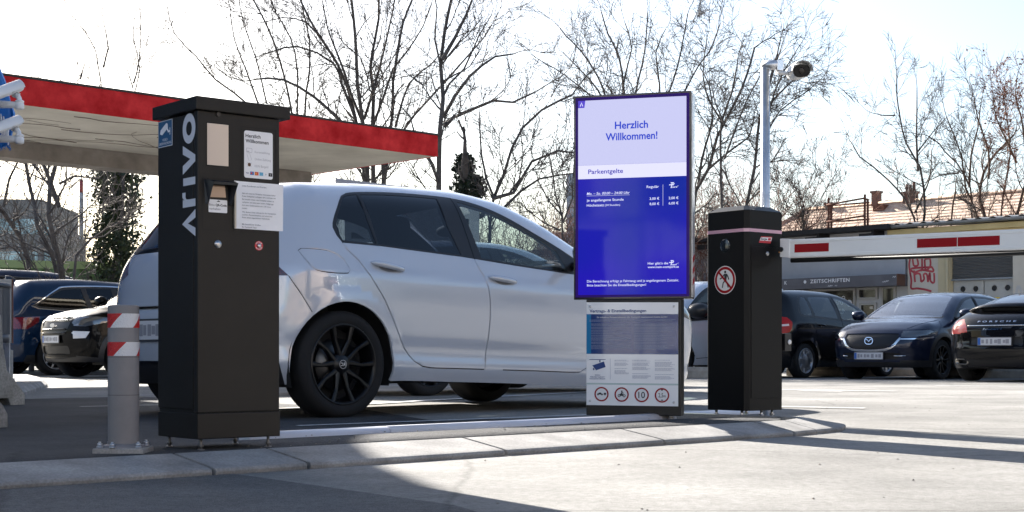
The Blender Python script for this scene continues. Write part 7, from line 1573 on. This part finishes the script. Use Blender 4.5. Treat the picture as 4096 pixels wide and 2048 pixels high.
bare('bare low-forked tree before the tiled roof, left of the rust-leaved one', 46, 3890, [(c4,[(1035,1250),(1030,1060),(1010,950),(960,820),(900,760),(850,730),(800,690)],18,5,g_), (c4,[(1105,1250),(1100,1060),(1090,980),(1130,850),(1200,750),(1260,690),(1320,640)],28,9,g_), (c4,[(1060,1200),(1050,1040),(1010,940),(970,800),(920,680),(880,600)],18,5,g_), (c4,[(1010,940),(1020,780),(1070,640),(1080,520)],12,4), (c4,[(1110,900),(1110,760),(1060,600),(1040,480)],12,4), (c4,[(960,870),(870,880),(790,920)],8,3)], 21, b=bark2, tw='twig', every=.4, L=1.25, lev=2, dens=1.2)
root, T = bare('reddish tree still holding rust coloured leaves at the right edge', 45, 4070, [(c4,[(1240,1250),(1235,1050),(1270,900),(1320,780),(1340,600)],22,8,g_), (c4,[(1180,1250),(1190,1050),(1230,900),(1250,760),(1230,600),(1210,470)],16,5,g_), (c4,[(1250,820),(1200,700),(1150,590),(1120,480)],11,4), (c4,[(1300,760),(1280,600),(1270,470),(1280,370)],11,4)], 22, b=bark2, tw='twig_red', every=.34, L=1.15, lev=2, dens=1.25)
leaves(root, MATS['leaf_rust'], [p for p in T.tips if root.location.z+p[2] > 6.3][::2], .05, 3)
for x, lab, sd, h_ in ((3798,'short dead stump with a split top before the tiled roof',31,775),(3745,'thin crooked sapling between the two bare trees at the right',32,720)):
    bare(lab, 44, x, [((0,0,1),[(x+6,1000),(x+3,880),(x,820),(x-4,h_)],16 if sd == 31 else 9,8 if sd == 31 else 3,dict(ground=True,L=.5,lev=1 if sd == 32 else 0,every=.8 if sd == 32 else 3))], sd, b=bark2)
# tangled undergrowth closing the view far behind
def thicket(name, label, x0, x1, y0, y1, h, n, seed, mm, lean=0):
    r = random.Random(seed); T = Tree(seed)
    for i in range(n):
        x, y = r.uniform(x0,x1), r.uniform(y0,y1); T.twig((x,y,-.1), (r.uniform(-.4,.4), r.uniform(-.3,.3), 1), h*r.uniform(.5,1.1), .014, 2, .3, 0, 1.0)
    for mb_ in (T.thick,): T.thin.v, T.thin.f, T.thin.m, T.thin.sm = T.thin.v, T.thin.f, T.thin.m, T.thin.sm
    n0 = len(T.thin.v); T.thin.v += T.thick.v; T.thin.f += [tuple(n0+i for i in f) for f in T.thick.f]; T.thin.m += T.thick.m; T.thin.sm += T.thick.sm
    tag(T.thin.build(name, mm, fix=False), label, 'undergrowth', kind='stuff')
thicket('undergrowth', 'leafless tangled undergrowth behind the parked cars and canopy', -19, -2, 36, 44, 3.2, 150, 41, MATS['twig'])
thicket('undergrowth', 'brownish leafless bushes behind the screen and the barrier', 1.5, 8.5, 42, 50, 4.2, 190, 42, MATS['twig_red'])
thicket('undergrowth', 'bare bushes in the middle distance behind the white car', -6, 3, 44, 54, 3.6, 120, 43, MATS['twig'])
